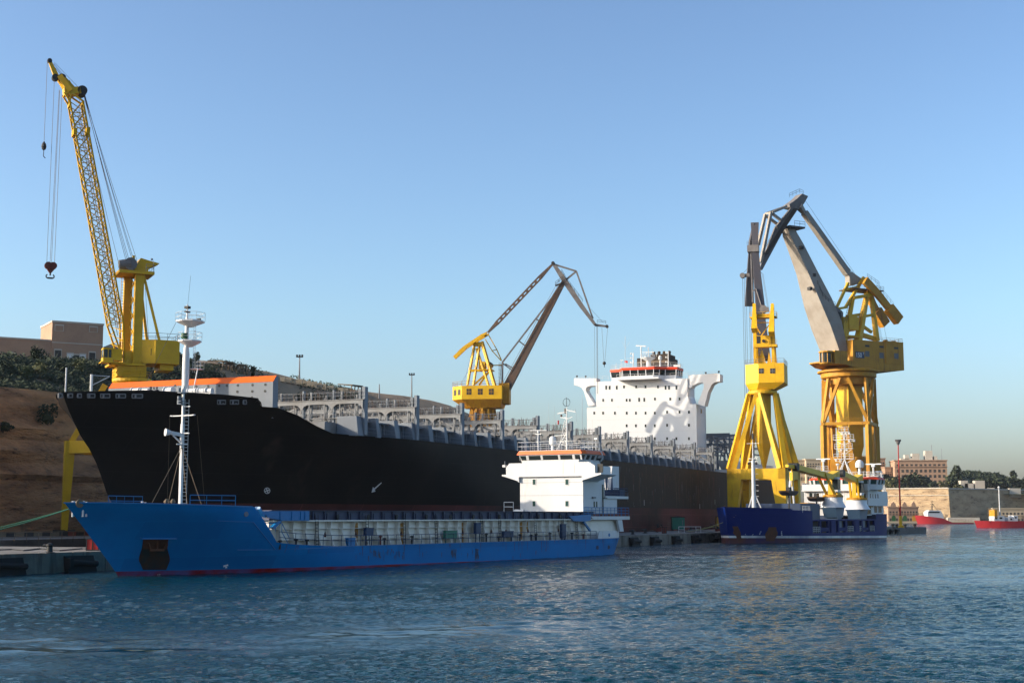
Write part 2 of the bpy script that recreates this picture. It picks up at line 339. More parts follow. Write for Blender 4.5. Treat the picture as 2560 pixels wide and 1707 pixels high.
# ------------------------------------------------------------ quay and dock (the black ship lies in the notch)
def kw(x, y): p = KK.w(x, y); return (p[0], p[1])
def qw(x, y=0): p = QQ.w(x, y); return (p[0], p[1])
QZ = 1.7
poly = [qw(-120), qw(305), (117, 405), (122, 424), (110, 466), kw(112, -24), kw(-236, -24), kw(-236, 24), kw(190, 24), kw(190, 330), kw(-520, 330), (-330, 40)]
q = MB(); q.prism(poly, -3.0, QZ, 'z'); tag(obj('quay', q, M['concrete']), kind='structure')
qs = MB()                                      # stone facing and coping, a few centimetres proud of the quay edge
for i in range(-30, 76):
    a, b = i*4.0, i*4.0+3.93; dpt = 0.12 + 0.06*random.random()
    p = [QQ.w(a, -dpt), QQ.w(b, -dpt), QQ.w(b, 0.35), QQ.w(a, 0.35)]
    qs.hexa([(x, y, -1) for x, y, _ in p], [(x, y, QZ+.07) for x, y, _ in p])
tag(obj('quay_wall', qs, M['quaywall']), kind='structure')

# ------------------------------------------------------------ hill and cliff behind the dock
from mathutils import noise as mn
def lerp(xs, t):
    if t <= xs[0][0]: return xs[0][1]
    for (a, va), (b, vb) in zip(xs, xs[1:]):
        if t <= b: return va + (vb-va)*(t-a)/(b-a)
    return xs[-1][1]
RIDGE = [(-520,33),(-116,38.3),(-83,41.6),(-54,45.3),(-43,45.9),(-22,45.5),(-7,44.5),(9,43.8),(34,44.1),(71,44.9),(84,44.6),(96,42),(112,39),(170,37),(260,30)]
def sm(t): t = max(0, min(1, t)); return t*t*(3-2*t)
def hill_z(x, y):
    zr = lerp(RIDGE, x); zc = lerp([(-520,27.5),(-120,27.0),(-60,27),(40,30),(120,28)], x)
    base = zc + (zr-zc)*sm((y-62)/46.0)**0.8
    return base + 0.9*mn.noise(Vector((x*.05, y*.07, 0)))*(1 if y < 106 else .3)
hv = MB(); xs_ = [-520 + 6*i for i in range(131)]; rows = []
for j in range(27):                             # the cliff face, with worn ledges
    t = j/26.0; row = []
    for x in xs_:
        yy = 57.5 + 3.0*mn.noise(Vector((x*.035, t*1.2, 3))) + 1.2*mn.noise(Vector((x*.15, t*4, 9))) + 2.2*t + 1.5*mn.noise(Vector((x*.03, t*13, 2))) + .7*mn.noise(Vector((x*.12, t*22, 5)))
        row.append((x, yy, 1.0 + (hill_z(x, 61)-1.0)*t))
    rows.append(row)
for y in [62+4*i for i in range(13)] + [120, 135, 160, 200, 260]: rows.append([(x, y + 1.0, hill_z(x, y)) for x in xs_])
vs = [p for r_ in rows for p in r_]; nx = len(xs_)
hv.add([KK.w(*p) for p in vs], [(j*nx+i, j*nx+i+1, (j+1)*nx+i+1, (j+1)*nx+i) for j in range(len(rows)-1) for i in range(nx-1)])
hm = mat('hillside', (0.36,0.25,0.15), .95, (0.23,0.17,0.10), .05, .8, (1,1,2.0), (0.07,0.06,0.03), .11, .60, bump=.7, bsc=.3)
hill = tag(obj('hill', hv, [M['cliff'], hm], smooth=True), kind='structure')
for i, pl in enumerate(hill.data.polygons): pl.material_index = 0 if i < 26*(nx-1) else 1

# ------------------------------------------------------------ foliage helper
def leaves(mb, c, rx, ry, rz, n, s, low=0.0):
    k = max(4, n//60)
    cl = []
    for _ in range(k):
        while True:
            p = Vector((random.uniform(-1,1), random.uniform(-1,1), random.uniform(-1,1)))
            if p.length < 1: break
        cl.append((p*0.78, random.uniform(.28,.5)))
    for i in range(n):
        p, r_ = cl[i % k]; d = Vector((random.gauss(0,1), random.gauss(0,1), random.gauss(0,1))); d.normalize()
        q_ = p + d*r_*random.uniform(.6,1.0)
        if q_.z < -1+low: q_.z = -1+low
        o = Vector((c[0]+q_.x*rx, c[1]+q_.y*ry, c[2]+q_.z*rz))
        a = Vector((random.gauss(0,1), random.gauss(0,1), random.gauss(0,1))).normalized(); b = a.orthogonal().normalized()
        ss = s*random.uniform(.6,1.3); a = a*ss; b = b*ss*.7
        mb.add([o-a, o-b*.8, o+a, o+b], [(0,1,2,3)])
def core(mb, c, rx, ry, rz):                    # branchy core that closes the middle of a crown
    for _ in range(5):
        o = Vector((c[0]+random.uniform(-.4,.4)*rx, c[1]+random.uniform(-.4,.4)*ry, c[2]+random.uniform(-.35,.25)*rz))
        mb.lathe(o, [(.02,-rz*.4),(rx*.38,-rz*.1),(rx*.3,rz*.25),(.02,rz*.42)], 6)
def bush(label, x, y, rx, rz, m='leaf', grp='bushes growing on the cliff top', n=900, z=None, ry=None):
    z = hill_z(x, y)-.3 if z is None else z
    p = KK.w(x, y)
    t = thing('bush', label, 'bush', (p[0], p[1], z), 90, grp)
    a = MB(); core(a, (0,0,rz*.6), rx, ry or rx, rz); leaves(a, (0,0,rz*.75), rx, ry or rx, rz, n, max(.22, rx*.11)); obj('foliage', a, M[m], t)
    b = MB()
    for k in range(4): an = k*1.7; b.tube((0,0,-.2), (math.cos(an)*rx*.4, math.sin(an)*rx*.4, rz*.9), .12, .04, 5)
    obj('stem', b, M['bark'], t); return t

# ------------------------------------------------------------ things on the hill
def hb_corner():
    best = None
    for y in range(80, 130):
        x, z = KK.ony(127, 911, y); e = abs(z - hill_z(x, y))
        if best is None or e < best[0]: best = (e, x, y, z)
    return best
_, hx, hy, hz = hb_corner(); hp = KK.w(hx, hy); HB = Frame(hp[0], hp[1], 60.0)
t = fthing('stone_building', 'sandstone building on the cliff top with a taller block and a long low wing', 'building', HB)
x1, zt = HB.ony(258.6, 813, 0); zt = HB.ony(127, 805, 0)[1]; dy = HB.onx(102.5, 820, 0)[0]
zw = HB.ony(122, 852, 0)[1]; xl = HB.ony(-25, 843, 0)[0]; zb = hz - 6
a = MB(); a.box(0, x1, 0, dy, zb, zt); obj('upper_block', a, M['stone'], t)
a = MB(); a.box(xl, -.01, .25, dy+4, zb, zw); obj('wing', a, M['stone'], t)
a = MB(); a.box(-.15, x1+.15, -.15, dy+.15, zt+.01, zt+.45); a.box(xl-.1, -.16, .1, dy+4.1, zw+.01, zw+.35); a.box(.0, x1, -.12, -.01, zw-.4, zw-.15); obj('cornice', a, M['stone3'], t)
def hwin(px0, px1, py0, py1, m='winrec', nm='window'):
    xa, za = HB.ony(px0, py1, 0); xb, zb_ = HB.ony(px1, py0, 0); f = MB(); f.box(xa-.15, xb+.15, -.10, .24, za-.12, zb_+.35)
    fo = obj(nm, f, M['stone3'], t); g = MB(); g.box(xa, xb, -.13, -.11, za, zb_)
    for k in (.33, .66): g.box(xa+(xb-xa)*k-.04, xa+(xb-xa)*k+.04, -.16, -.132, za, zb_)
    obj('pane' if nm == 'window' else 'door_leaf', g, M[m], fo)
hwin(136, 153, 876, 902); hwin(222, 238, 882, 906); hwin(20, 37, 884, 898); hwin(138, 158, 815, 826, 'stone'); hwin(224, 243, 819, 829, 'stone')
hwin(167, 183, 885, 907, 'white_plain', 'door'); hwin(199, 214, 887, 907, 'white_plain', 'door'); hwin(184.5, 197.5, 888, 907, 'winrec', 'door')
x2, z2 = HB.ony(262, 868, 3); x3, _z = HB.ony(282, 874, 3)
t = fthing('shed', 'small stone shed behind the lattice crane cab beside the sandstone building', 'shed', HB)
a = MB(); a.box(x2, x3+2, 3, 9, zb, z2); obj('wall', a, M['stone'], t); a = MB(); a.prism([(x2-.3, z2+.01), (x3+2.3, z2+.01), ((x2+x3)/2+1, z2+1.2)], 2.7, 9.3); obj('roof', a, M['stone3'], t)

def on_hill(px, py):                               # first place along the photo ray where it meets the hill
    for k in range(600, 1600):
        y = k*.1; x, z = KK.ony(px, py, y)
        if z <= hill_z(x, y): return x, y
    x, z = KK.ony(px, py, 108); return x, 108
for i, (px, py, rx, rz, mm, lab) in enumerate([
    (92, 905, 5.0, 4.6, 'leaf2', 'tall round dark bush in front of the low stone wing'),
    (20, 935, 5.5, 3.6, 'leaf2', 'dark wide bush at the left edge of the cliff top'),
    (60, 940, 5.0, 3.4, 'leaf', 'green bush left of the flowering bush above the cliff'),
    (100, 938, 5.2, 4.2, 'leaf3', 'olive bush with yellow flowers below the stone building'),
    (150, 925, 3.6, 2.8, 'leaf2', 'small dark bush under the windows of the taller block'),
    (197, 928, 3.6, 4.2, 'leaf3', 'round bright olive bush below the white doors'),
    (245, 930, 5.0, 3.2, 'leaf2', 'dark bush between the stone building and the lattice crane'),
    (452, 900, 1.7, 3.0, 'leaf2', 'small dark round tree top left of the ship mast on the ridge'),
    (491, 901, 2.5, 3.2, 'leaf2', 'dark round bush right of the ship mast on the ridge'),
    (632, 936, 1.6, 3.4, 'leaf2', 'spindly bush on the ridge above the orange breakwater'),
    (757, 985, 5.0, 3.0, 'leaf2', 'leftmost dark bush on the bare slope behind the lashing frames'),
    (800, 990, 6.5, 3.4, 'leaf2', 'second dark bush on the bare slope, widest of its row'),
    (845, 992, 5.5, 3.0, 'leaf2', 'third dark bush on the bare slope behind the lashing frames'),
    (885, 993, 4.5, 2.6, 'leaf2', 'rightmost dark bush on the bare slope behind the lashing frames'),
    (120, 1037, 2.0, 2.2, 'leaf2', 'dark bush clinging to the bare cliff face'),
    (8, 1068, 1.6, 1.0, 'leaf2', 'small dark shrub low on the cliff at the left edge')]):
    if py > 1000:
        x, z = KK.ony(px, py, 58.5); bush(lab, x, 58.5, rx, rz, mm, 'bushes growing on the cliff top', 500, z-rz*.7, 1.3)
    else:
        k_ = 16 if 740 < px < 900 else 3; x, y = on_hill(px, py+k_); bush(lab, x, y, rx*(.6 if k_ > 3 else .44), rz*(.45 if k_ > 3 else .5), mm, n=800)
g = MB()
for i in range(9000):                              # low scrub over the slope above the cliff
    x = random.uniform(-260, 20); y = random.uniform(61, 108)
    if x > -60 and random.random() < .55: continue
    if mn.noise(Vector((x*.06, y*.06, 5))) < (-.35 if x < -90 else .05): continue
    z = hill_z(x, y); leaves(g, (x, y, z+.3), 1.1, 1.1, .7, 6, .34)
for i in range(5200):
    x = random.uniform(-240, -62); y = random.uniform(61.5, 106)
    if mn.noise(Vector((x*.05, y*.06, 8))) < -.3: continue
    k_ = .6+.9*abs(mn.noise(Vector((x*.2, y*.2, 2)))); leaves(g, (x, y, hill_z(x, y)+.6*k_), 1.9*k_, 1.9*k_, 1.4*k_, 9, .42)
g.v = [KK.w(*p) for p in g.v]
tag(obj('scrub', g, M['leaf2']), 'low dark scrub covering the slope above the cliff', 'scrub', kind='stuff')
# lamp masts and ruined frames on the hill
def hill_pole(px, pyt, pyb, label, head):
    x, y = on_hill(px, pyb); _, zt_ = KK.ony(px, pyt, y); p = KK.w(x, y); z0 = hill_z(x, y)-.5
    t = thing('lamp_mast' if head else 'pole', label, 'pole', (p[0], p[1], z0), 90)
    a = MB(); a.tube((0,0,0), (0,0,zt_-z0), .28, .14, 8); obj('post', a, M['pole'], t)
    if head:
        a = MB(); a.box(-.9, .9, -.25, .25, zt_-z0, zt_-z0+.22)
        for k in (-.7, 0, .7): a.box(k-.22, k+.22, -.35, .3, zt_-z0+.22, zt_-z0+.7)
        obj('floodlight_bar', a, M['dark'], t)
hill_pole(748, 893, 958, 'tall floodlight mast standing on the ridge behind the black ship', True)
hill_pole(1029, 938, 1003, 'grey floodlight mast at the right end of the hill', True)
hill_pole(948, 960, 993, 'thin bare pole on the bare slope left of the grey mast', False)
def frame_shed(px0, px1, py, label, hgt):
    x0, y0 = on_hill(px0, py); x1_, _ = KK.ony(px1, py, y0); z = hill_z(x0, y0); p = KK.w(x0, y0); L_ = x1_-x0
    t = thing('ruined_canopy', label, 'shelter', (p[0], p[1], z-.5), KK.deg, 'broken shelters along the ridge'); a = MB()
    for k in range(5): a.beam((L_*k/4, 0, 0), (L_*k/4+.5, 0, hgt+.3), .25); a.beam((L_*k/4, 4, 0), (L_*k/4-.4, 4, hgt), .25)
    a.beam((0,0,hgt+.5), (L_,0,hgt+.5), .3); a.beam((0,4,hgt+.2), (L_,4,hgt+.2), .3); obj('frame', a, M['timber'], t)
    a = MB(); a.add([(0,-.6,hgt+.5),(L_*.8,-.6,hgt+.65),(L_*.8,4.5,hgt+1.1),(0,4.5,hgt+.9),(0,-.6,hgt+.75),(L_*.8,-.6,hgt+.9),(L_*.8,4.5,hgt+1.35),(0,4.5,hgt+1.15)],
        [(3,2,1,0),(4,5,6,7),(0,1,5,4),(1,2,6,5),(2,3,7,6),(3,0,4,7)]); obj('roof_sheet', a, M['timber'], t)
frame_shed(877, 910, 978, 'open timber frame with a flat roof on the bare ridge', 1.8)
frame_shed(555, 590, 920, 'sloping broken canopy on the ridge, left one of two', 1.6)
frame_shed(592, 618, 927, 'sloping broken canopy on the ridge, right one of two', 1.5)
for i, px in enumerate(range(700, 860, 13)):
    x, y = on_hill(px, 948 + (px-700)*.2); p = KK.w(x, y)
    a = MB(); a.box(0, .9+random.random(), 0, 1, -.6, random.uniform(.5, 1.1)); o = obj('ridge_block', a, M['stone2']); o.location = (p[0], p[1], hill_z(x, y))
    tag(o, 'square stone block in the row along the ridge right of the floodlight mast', 'stone block', 'stone blocks along the ridge')

# ------------------------------------------------------------ crane A: lattice jib crane on the left
def lattice(mb, c0, c1, n, r, rb):
    c0 = [Vector(c) for c in c0]; c1 = [Vector(c) for c in c1]
    for a, b in zip(c0, c1): mb.beam(a, b, r)
    for i in range(n):
        t0, t1 = i/n, (i+1)/n
        for k in range(4):
            a0, a1 = c0[k].lerp(c1[k], t0), c0[k].lerp(c1[k], t1); b0, b1 = c0[(k+1)%4].lerp(c1[(k+1)%4], t0), c0[(k+1)%4].lerp(c1[(k+1)%4], t1)
            mb.beam(a0, b1, rb); mb.beam(b0, a1, rb); mb.beam(a0, b0, rb)
FA = Frame(-62.7, 233.7, 65.0)
def PA(px, py, y=0.0): x, z = FA.ony(px, py, y); return (x, y, z)
def portal(t, fr, deg, a, b, ztop, zbeam, mname, legw=1.6, base=QZ):
    # a, b half spans; portal turned to face along deg
    th = R(fr.deg - deg); ca, sa = math.cos(th), math.sin(th)
    rot = lambda x, y: (x*ca - y*sa, x*sa + y*ca)
    for sx in (-1, 1):
        for sy in (-1, 1):
            p = rot(sx*a, sy*b); pb = rot(sx*(a+.4), sy*(b+.2)); m_ = MB()
            m_.beam((pb[0], pb[1], base+.9), (p[0], p[1], ztop), legw*.6, legw*.6, legw, legw)
            o = obj('leg', m_, M[mname], t); bg_ = MB(); u_ = rot(1, 0); bg_.beam((pb[0]-u_[0]*2.2, pb[1]-u_[1]*2.2, base+.55), (pb[0]+u_[0]*2.2, pb[1]+u_[1]*2.2, base+.55), .8, .9)
            for k in (-1.6, -.6, .6, 1.6): c = (pb[0]+u_[0]*k, pb[1]+u_[1]*k); v_ = rot(0, .3); bg_.tube((c[0]-v_[0], c[1]-v_[1], base+.35), (c[0]+v_[0], c[1]+v_[1], base+.35), .34, n=10)
            obj('bogie', bg_, M['dark'], o)
    g_ = MB(); cs = [rot(-a, -b), rot(a, -b), rot(a, b), rot(-a, b)]
    for k in range(4):
        p, q_ = cs[k], cs[(k+1) % 4]; g_.beam((*p, ztop+.01*k-zbeam/2), (*q_, ztop+.01*k-zbeam/2), legw*.9, zbeam)
    obj('portal_girder', g_, M[mname], t); return rot
t = fthing('lattice_crane', 'tall yellow lattice jib crane with machinery house behind the black bow', 'crane', FA)
zR = PA(328, 940)[2]; zP = 16.9
rot = portal(t, FA, KK.deg, 6.5, 6.8, zP, 2.0, 'yellow_mid')
a = MB()
for sx in (-1, 1):
    for sy in (-1, 1): p = rot(sx*6.5, sy*6.8); p2 = rot(sx*3.0, sy*3.0); a.beam((*p, zP-.5), (*p2, zR-1.6), .9)
p = rot(-6.5,-6.8); p2 = rot(2,-6.8); a.beam((*p2, zP-1), (*p, 7.0), .6)
a.lathe((0,0,0), [(3.4, zP-.5),(3.0, zR-1.8),(3.3, zR-1.5)], 16); obj('portal_tower', a, M['yellow_mid'], t)
xl_ = PA(279, 939)[0]; xr_ = PA(378, 945)[0]; rr = (xr_-xl_)/2
a = MB(); a.lathe((0,0,zR-.9), [(rr*.85,-.5),(rr,-.1),(rr,.35),(rr*.9,.5),(2.5,.55)], 24); obj('slewing_ring', a, M['yellow'], t)
a = MB(); a.rail([(math.cos(k*.45)*rr*.97, math.sin(k*.45)*rr*.97, zR-.4) for k in range(14)], 1.0, .035, 1.5, closed=True); obj('ring_railing', a, M['yellow'], t)
a = MB(); x0,_,z0 = PA(287, 920); x1_,_,z1 = PA(360, 900)
a.box(x0, x1_, -2.4, 2.4, zR-.3, z1-1.2); a.box(x0+1, x1_-.5, -1.8, 1.8, z1-1.2, PA(340, 880)[2])
for k in range(5): a.beam((x0-.2+k*1.0, -2.5, zR+.1), (x0+.7+k*1.0, -2.5, z1-.3), .16)
a.box(x0-1.1, x1_-.3, -2.9, 2.9, z1-1.25, z1-.95); obj('slewing_frame', a, M['yellow_mid'], t)
mh = [PA(357, 853), PA(389, 855.5), PA(443, 866)]
zt0 = mh[0][2]; zb0 = PA(389, 913)[2]; xm0 = mh[0][0]-.6
xm1 = FA.ony(389, 860, -3.2)[0]; xm2 = FA.ony(443, 866, -1.0)[0]
a = MB(); a.prism([(xm0,-2.2),(xm1,-3.4),(xm2,-3.0),(xm2,3.0),(xm1,3.4),(xm0,2.2)], zb0, zt0, 'z'); a.box(xm1+1, xm2-.8, -2.4, 2.4, zb0-1.0, zb0); o = obj('machinery_house', a, M['yellow_mid'], t)
a = MB(); a.box(xm0+1.4, xm0+2.3, -3.05, -2.75, zt0-2.6, zt0-1.5); obj('louvre', a, M['dark'], o)
a = MB(); a.rail([(xm0,-2.2,zt0),(xm1,-3.3,zt0),(xm2-.1,-2.9,zt0),(xm2-.1,2.9,zt0),(xm1,3.3,zt0)], 1.1, .035); obj('roof_railing', a, M['pole'], o)
a = MB(); xc, _, zc = PA(250, 905); xc2 = PA(275, 905)[0]; zc1 = PA(262, 874)[2]
a.box(xc, xc2, -3.0, -1.0, zc-.2, zc+.5); a.box(xc, xc2, -3.0, -1.0, zc1-.25, zc1); a.box(xc2-.3, xc2+1.4, -2.9, -1.0, zc+.1, zc1-.1)
for xx in (xc+.08, (xc+xc2)/2, xc2-.08):
    for yy in (-2.92, -1.08): a.beam((xx, yy, zc+.4), (xx, yy, zc1-.1), .12)
a.box(xc-.3, xc2+2, -3.3, -.8, zc-.35, zc-.2); o = obj('cab', a, M['yellow'], t); a = MB(); a.box(xc+.06, xc2-.1, -2.9, -1.1, zc+.5, zc1-.26); obj('glass', a, M['glass'], o)
zm = PA(340, 690)[2]; zmb = PA(340, 905)[2]
def col(pxa, pxb, y, nm):
    xa = FA.ony(pxa, 800, y)[0]; xb = FA.ony(pxb, 800, y)[0]; a_ = MB(); a_.box(xa, xb, y-.55, y+.55, zmb-1, zm); a_.box(xa-.12, xa, y-.65, y+.65, zmb-1, zm); return a_, xa, xb
a, ca0, ca1 = col(336, 356, -1.7, 'c'); obj('mast_column', a, M['yellow_mid'], t)
a, cb0, cb1 = col(309, 327, 1.9, 'c'); o2 = obj('mast_column', a, M['yellow_mid'], t)
a = MB(); a.ladder((cb0-.4, 1.4, zmb), (cb0-.4, 1.4, zm), .5, .04); obj('ladder', a, M['yellow'], o2)
a = MB(); n_ = 5
for k in range(n_):
    za, zb_ = zmb+1+(zm-zmb-1)*k/n_, zmb+1+(zm-zmb-1)*(k+1)/n_
    for xx in (ca0+.3, ca1-.3): a.beam((xx, -1.3, za), (xx-.6, 1.5, zb_), .16); a.beam((xx-.6, 1.5, za), (xx, -1.3, zb_), .16)
obj('mast_bracing', a, M['yellow'], t)
a = MB(); xa = PA(290, 690)[0]; xb = PA(378, 690)[0]; a.box(xa, xb, -2.9, 2.9, zm-.05, zm+.45); o = obj('mast_platform', a, M['yellow_mid'], t)
a = MB(); a.rail([(PA(357,690)[0],-2.8,zm+.45),(xb-.1,-2.8,zm+.45),(xb-.1,2.8,zm+.45)], 1.2, .035); a.tube((xb-.2,-2.8,zm+.45),(xb-.2,-2.8,zm+2.4),.03,n=4); a.ball((xb-.5,-2.8,zm+2.5),.2); obj('platform_railing', a, M['pole'], o)
a = MB(); a.tube((PA(294,672)[0], -1.2, zm+1.5), (PA(322,668)[0], -1.2, zm+1.7), .75, .95, 14); a.tube((PA(322,668)[0], -1.9, zm+1.7), (PA(322,668)[0], .5, zm+1.7), 1.05, n=14); obj('winch_drum', a, M['grey_jib'], o)
a = MB(); xq = PA(330,668)[0]; a.prism([(xq, zm+.4),(xq+1.2, zm+2.9),(xq+2.4, zm+2.6),(xq+4.3, zm+2.2),(xq+2.6, zm+1.3),(xq+2.4, zm+.4)], -1.2, 1.4); a.beam((xq+.2,0,zm+2.4),(xq+.2,0,zm+3.4),.4); obj('sheave_bracket', a, M['yellow_mid'], o)
for (pa_, pb_, yy) in (((357,697),(398,854),-2.6), ((352,760),(368,853),2.6)):
    a = MB(); A_ = PA(*pa_, yy); B_ = PA(*pb_, yy); a.beam((ca1, yy*.7, zm-.2), (B_[0], yy, zt0), .55, .42); obj('back_stay', a, M['yellow_mid'], t)
# jib
hw = 1.65
Fp = PA(304, 898); Hp = PA(189, 258)
fx, fz, hx_, hz_ = Fp[0], Fp[2], Hp[0], Hp[2]
dx, dz = hx_-fx, hz_-fz; Lj = math.hypot(dx, dz); ux, uz = dx/Lj, dz/Lj; nxv, nzv = -uz, ux   # in-plane normal
if nxv > 0: nxv, nzv = -nxv, -nzv
def J(s, side, y): dd = 1.05; return (fx+ux*s+nxv*dd*side, y, fz+uz*s+nzv*dd*side)
a = MB(); s0 = 6.0; s1 = Lj
c0 = [J(s0,1,-hw),J(s0,-1,-hw),J(s0,-1,hw),J(s0,1,hw)]; c1 = [J(s1,1,-hw*.72),J(s1,-1,-hw*.72),J(s1,-1,hw*.72),J(s1,1,hw*.72)]
lattice(a, c0, c1, 19, .24, .11)
for k, c in enumerate(c0): f_ = (fx+nxv*(.15 if k in (0,3) else -.15), c[1]*1.15, fz); a.beam(f_, c, .26)
for k in range(3): t_ = (k+1)/4; a.beam(J(s0*t_,.8*t_,-hw),J(s0*t_,.8*t_,hw),.12); a.beam(J(s0*t_,-.8*t_,-hw),J(s0*t_,-.8*t_,hw),.12); a.beam(J(s0*t_,-.8*t_,-hw),J(s0*(t_+.25),1,hw),.1)
for s_ in (s1*.885, s1-.3):
    for side in (1,-1): a.beam(J(s_, side, -hw*.8), J(s_, side, hw*.8), .55 if s_ < s1-1 else .3, 1.0 if s_ < s1-1 else .5)
jib = obj('lattice_jib', a, M['yellow_lat'], t)
a = MB()
a.beam(J(4,0,-.2), J(s1-2,0,-.2), .10); a.ladder(J(5,-.4,.5), J(s1-1,-.4,.5), .45, .035, .6, side=(0,1,0)); obj('jib_ladder', a, M['pole'], jib)
a = MB(); hd = PA(171, 215); tip = PA(124, 153); kn = PA(148, 192); bx0 = PA(159, 231); bx1 = PA(200, 231)
for yy in (-1.0, 1.0):
    for cpt in (J(s1,1,yy), J(s1,-1,yy)): a.beam(cpt, (bx0[0]*.6+bx1[0]*.4, yy, bx0[2]-.2), .26); 
    a.beam(J(s1,1,yy), (bx0[0], yy, bx0[2]-.3), .26); a.beam((bx0[0]+1, yy, bx0[2]), (kn[0], yy*.6, kn[2]), .75, .8, .5, .9)
a.beam((bx0[0], 0, bx0[2]), (bx1[0], 0, bx1[2]+.1), 2.2, 1.15); a.beam((kn[0]-.2,0,kn[2]-.6), tip, .8, .9, .45, .5); a.beam((kn[0]+.5,0,kn[2]-.5), (bx0[0]+1.2,0,bx0[2]+.6), .9, 1.3); a.beam((kn[0]+1.5,0,kn[2]-.5), (bx1[0]-1.2,0,bx1[2]+.6), .3, .35)
head = obj('jib_head', a, M['yellow_mid'], t)
a = MB()
for (c, r_, wd) in ((tip, .38, .35), (PA(138,195), .55, .5), (PA(155,195), .62, .4), (PA(204,230), .8, 1.1)): a = MB(); a.tube((c[0], -wd, c[2]), (c[0], wd, c[2]), r_, n=16); obj('sheave', a, M['dark'], head)
a = MB(); 
hk = PA(113.5, 372); a.wire((tip[0]-.35,0,tip[2]), (tip[0]-.35,0,hk[2]+.6), .035); obj('light_hoist_rope', a, M['rope'], t)
a = MB(); X = tip[0]-.35; zz = hk[2]+.2; a.lathe((X,0,zz), [(.06,1.0),(.34,.55),(.42,.1),(.3,-.35),(.06,-.5)], 10); a.tube((X,0,zz-.4),(X,0,zz-1.5),.06,n=5); a.tube((X,0,zz-1.5),(X+.3,0,zz-1.8),.07,n=5); obj('light_hook', a, M['dark'], t)
a = MB(); hb_ = PA(126, 672); X = hb_[0]
for (pxt, pyt, off) in ((136,196,-.62),(148,225,-.1),(149.5,226,.12),(155,235,.62)):
    p_ = PA(pxt, pyt, off*.3); a.wire((p_[0],off*.3,p_[2]), (X+off, off*.3, hb_[2]+.9), .035)
obj('hoist_rope', a, M['rope'], t)
a = MB()
for yy in (-.28, .28): a.tube((X-.35,yy-.1,hb_[2]+.5),(X-.35,yy+.1,hb_[2]+.5),.6,n=14); a.tube((X+.4,yy-.1,hb_[2]+.5),(X+.4,yy+.1,hb_[2]+.5),.6,n=14)
a.prism([(X-.75,hb_[2]+.9),(X+.8,hb_[2]+.9),(X+.55,hb_[2]-.2),(X+.15,hb_[2]-.7),(X-.15,hb_[2]-.7),(X-.5,hb_[2]-.2)], -.15, .15)
o = obj('hook_block', a, M['redoxide'], t); a = MB(); a.tube((X,0,hb_[2]-.6),(X,0,hb_[2]-1.1),.13,n=8)
for s_ in (-1, 1):
    for k in range(5): a0 = R(-90+s_*k*32); a1 = R(-90+s_*(k+1)*32); a.tube((X+s_*.32+math.cos(a0)*.32,0,hb_[2]-1.25+math.sin(a0)*.3),(X+s_*.32+math.cos(a1)*.32,0,hb_[2]-1.25+math.sin(a1)*.3),.12,.1,n=6)
a.box(X-.4,X+.4,-.12,.12,hb_[2]-1.65,hb_[2]-1.4); obj('ramshorn_hook', a, M['dark'], o)
a = MB(); sv = PA(207, 233); wt = PA(322, 662)
for i, (pxe, pye) in enumerate(((318,663),(322,663),(326,662),(334,661),(338,662),(346,662))):
    e = PA(pxe, pye, -1.2+i*.4); yy = -.9+i*.35; a.wire((sv[0]+.3*(i>2), yy, sv[2]), e, .035, sag=.25, k=6)
a.wire(PA(199,250,0), PA(297,660,-.5), .03, .2, 6); a.wire(PA(136,157), PA(199,222), .03); a.wire(PA(134,160), PA(185,220,.4), .04); a.wire(PA(138,170), PA(183,222,-.4), .04)
a.wire((ca1+.3,-.5,zm+.4), PA(372,855,-.5), .03); obj('luffing_rope', a, M['rope'], t)

# ------------------------------------------------------------ crane B: double boom level luffing crane in the middle
_b = KK.ony(1207, 1040, 34.5); _bw = KK.w(_b[0], 34.5); FB = Frame(_bw[0], _bw[1], 98.0)
def PB(zx, zy, y=0.0): x, z = FB.ony(1000+zx*.3062, 620+zy*.3062, y); return (x, y, z)
def boxpoly(mb, pts, y0, y1, P): mb.prism([(P(*p)[0], P(*p)[2]) for p in pts], y0, y1)
t = fthing('level_luffing_crane', 'yellow crane with brown folded double jib standing beyond the lashing frames', 'crane', FB)
rot = portal(t, FB, KK.deg, 6, 7, 15.5, 1.8, 'yellow_mid')
zr = PB(700, 1305)[2]; a = MB()
for k in range(12):
    an = k*math.pi/6; a.beam((5.6*math.cos(an), 5.6*math.sin(an), 15.2), (3.0*math.cos(an+.1), 3.0*math.sin(an+.1), zr-.3), .5)
a.lathe((0,0,0), [(4.8,15.2),(3.6,(15.2+zr)/2),(2.6,zr-.5),(2.9,zr-.2)], 16); obj('tower_cone', a, M['yellow_old'], t)
rx = (PB(800,1300)[0]-PB(605,1300)[0])/2
a = MB(); a.lathe((0,0,zr), [(rx*.85,-.6),(rx,-.4),(rx,.15),(rx*.9,.4)], 24); obj('slewing_ring', a, M['yellow_old'], t)
xL, xC, xR = FB.ony(1131,985,-2)[0], FB.ony(1154.6,985,-4.5)[0], PB(830,1150,-4.5)[0]
zT, zB_ = PB(600,1122,-4.5)[2], PB(600,1232,-4.5)[2]; zU = PB(600,1290,-3)[2]+.6
a = MB(); pl_ = [(xL,-1.8),(xC,-4.5),(xR,-4.5),(xR,4.5),(xC,4.5),(xL,1.8)]; a.prism(pl_, zB_, zT, 'z')
o = obj('machinery_house', a, M['yellow'], t)
a = MB(); q2 = [(xL+3,-1.4),(xC+2.6,-3.2),(xR-.5,-3.2),(xR-.5,3.2),(xC+2.6,3.2),(xL+3,1.4)]
a.add([(*p, zB_-.01) for p in pl_]+[(*p, zU-1) for p in q2], [tuple(range(5,-1,-1)), tuple(range(6,12))]+[(i,(i+1)%6,6+(i+1)%6,6+i) for i in range(6)])
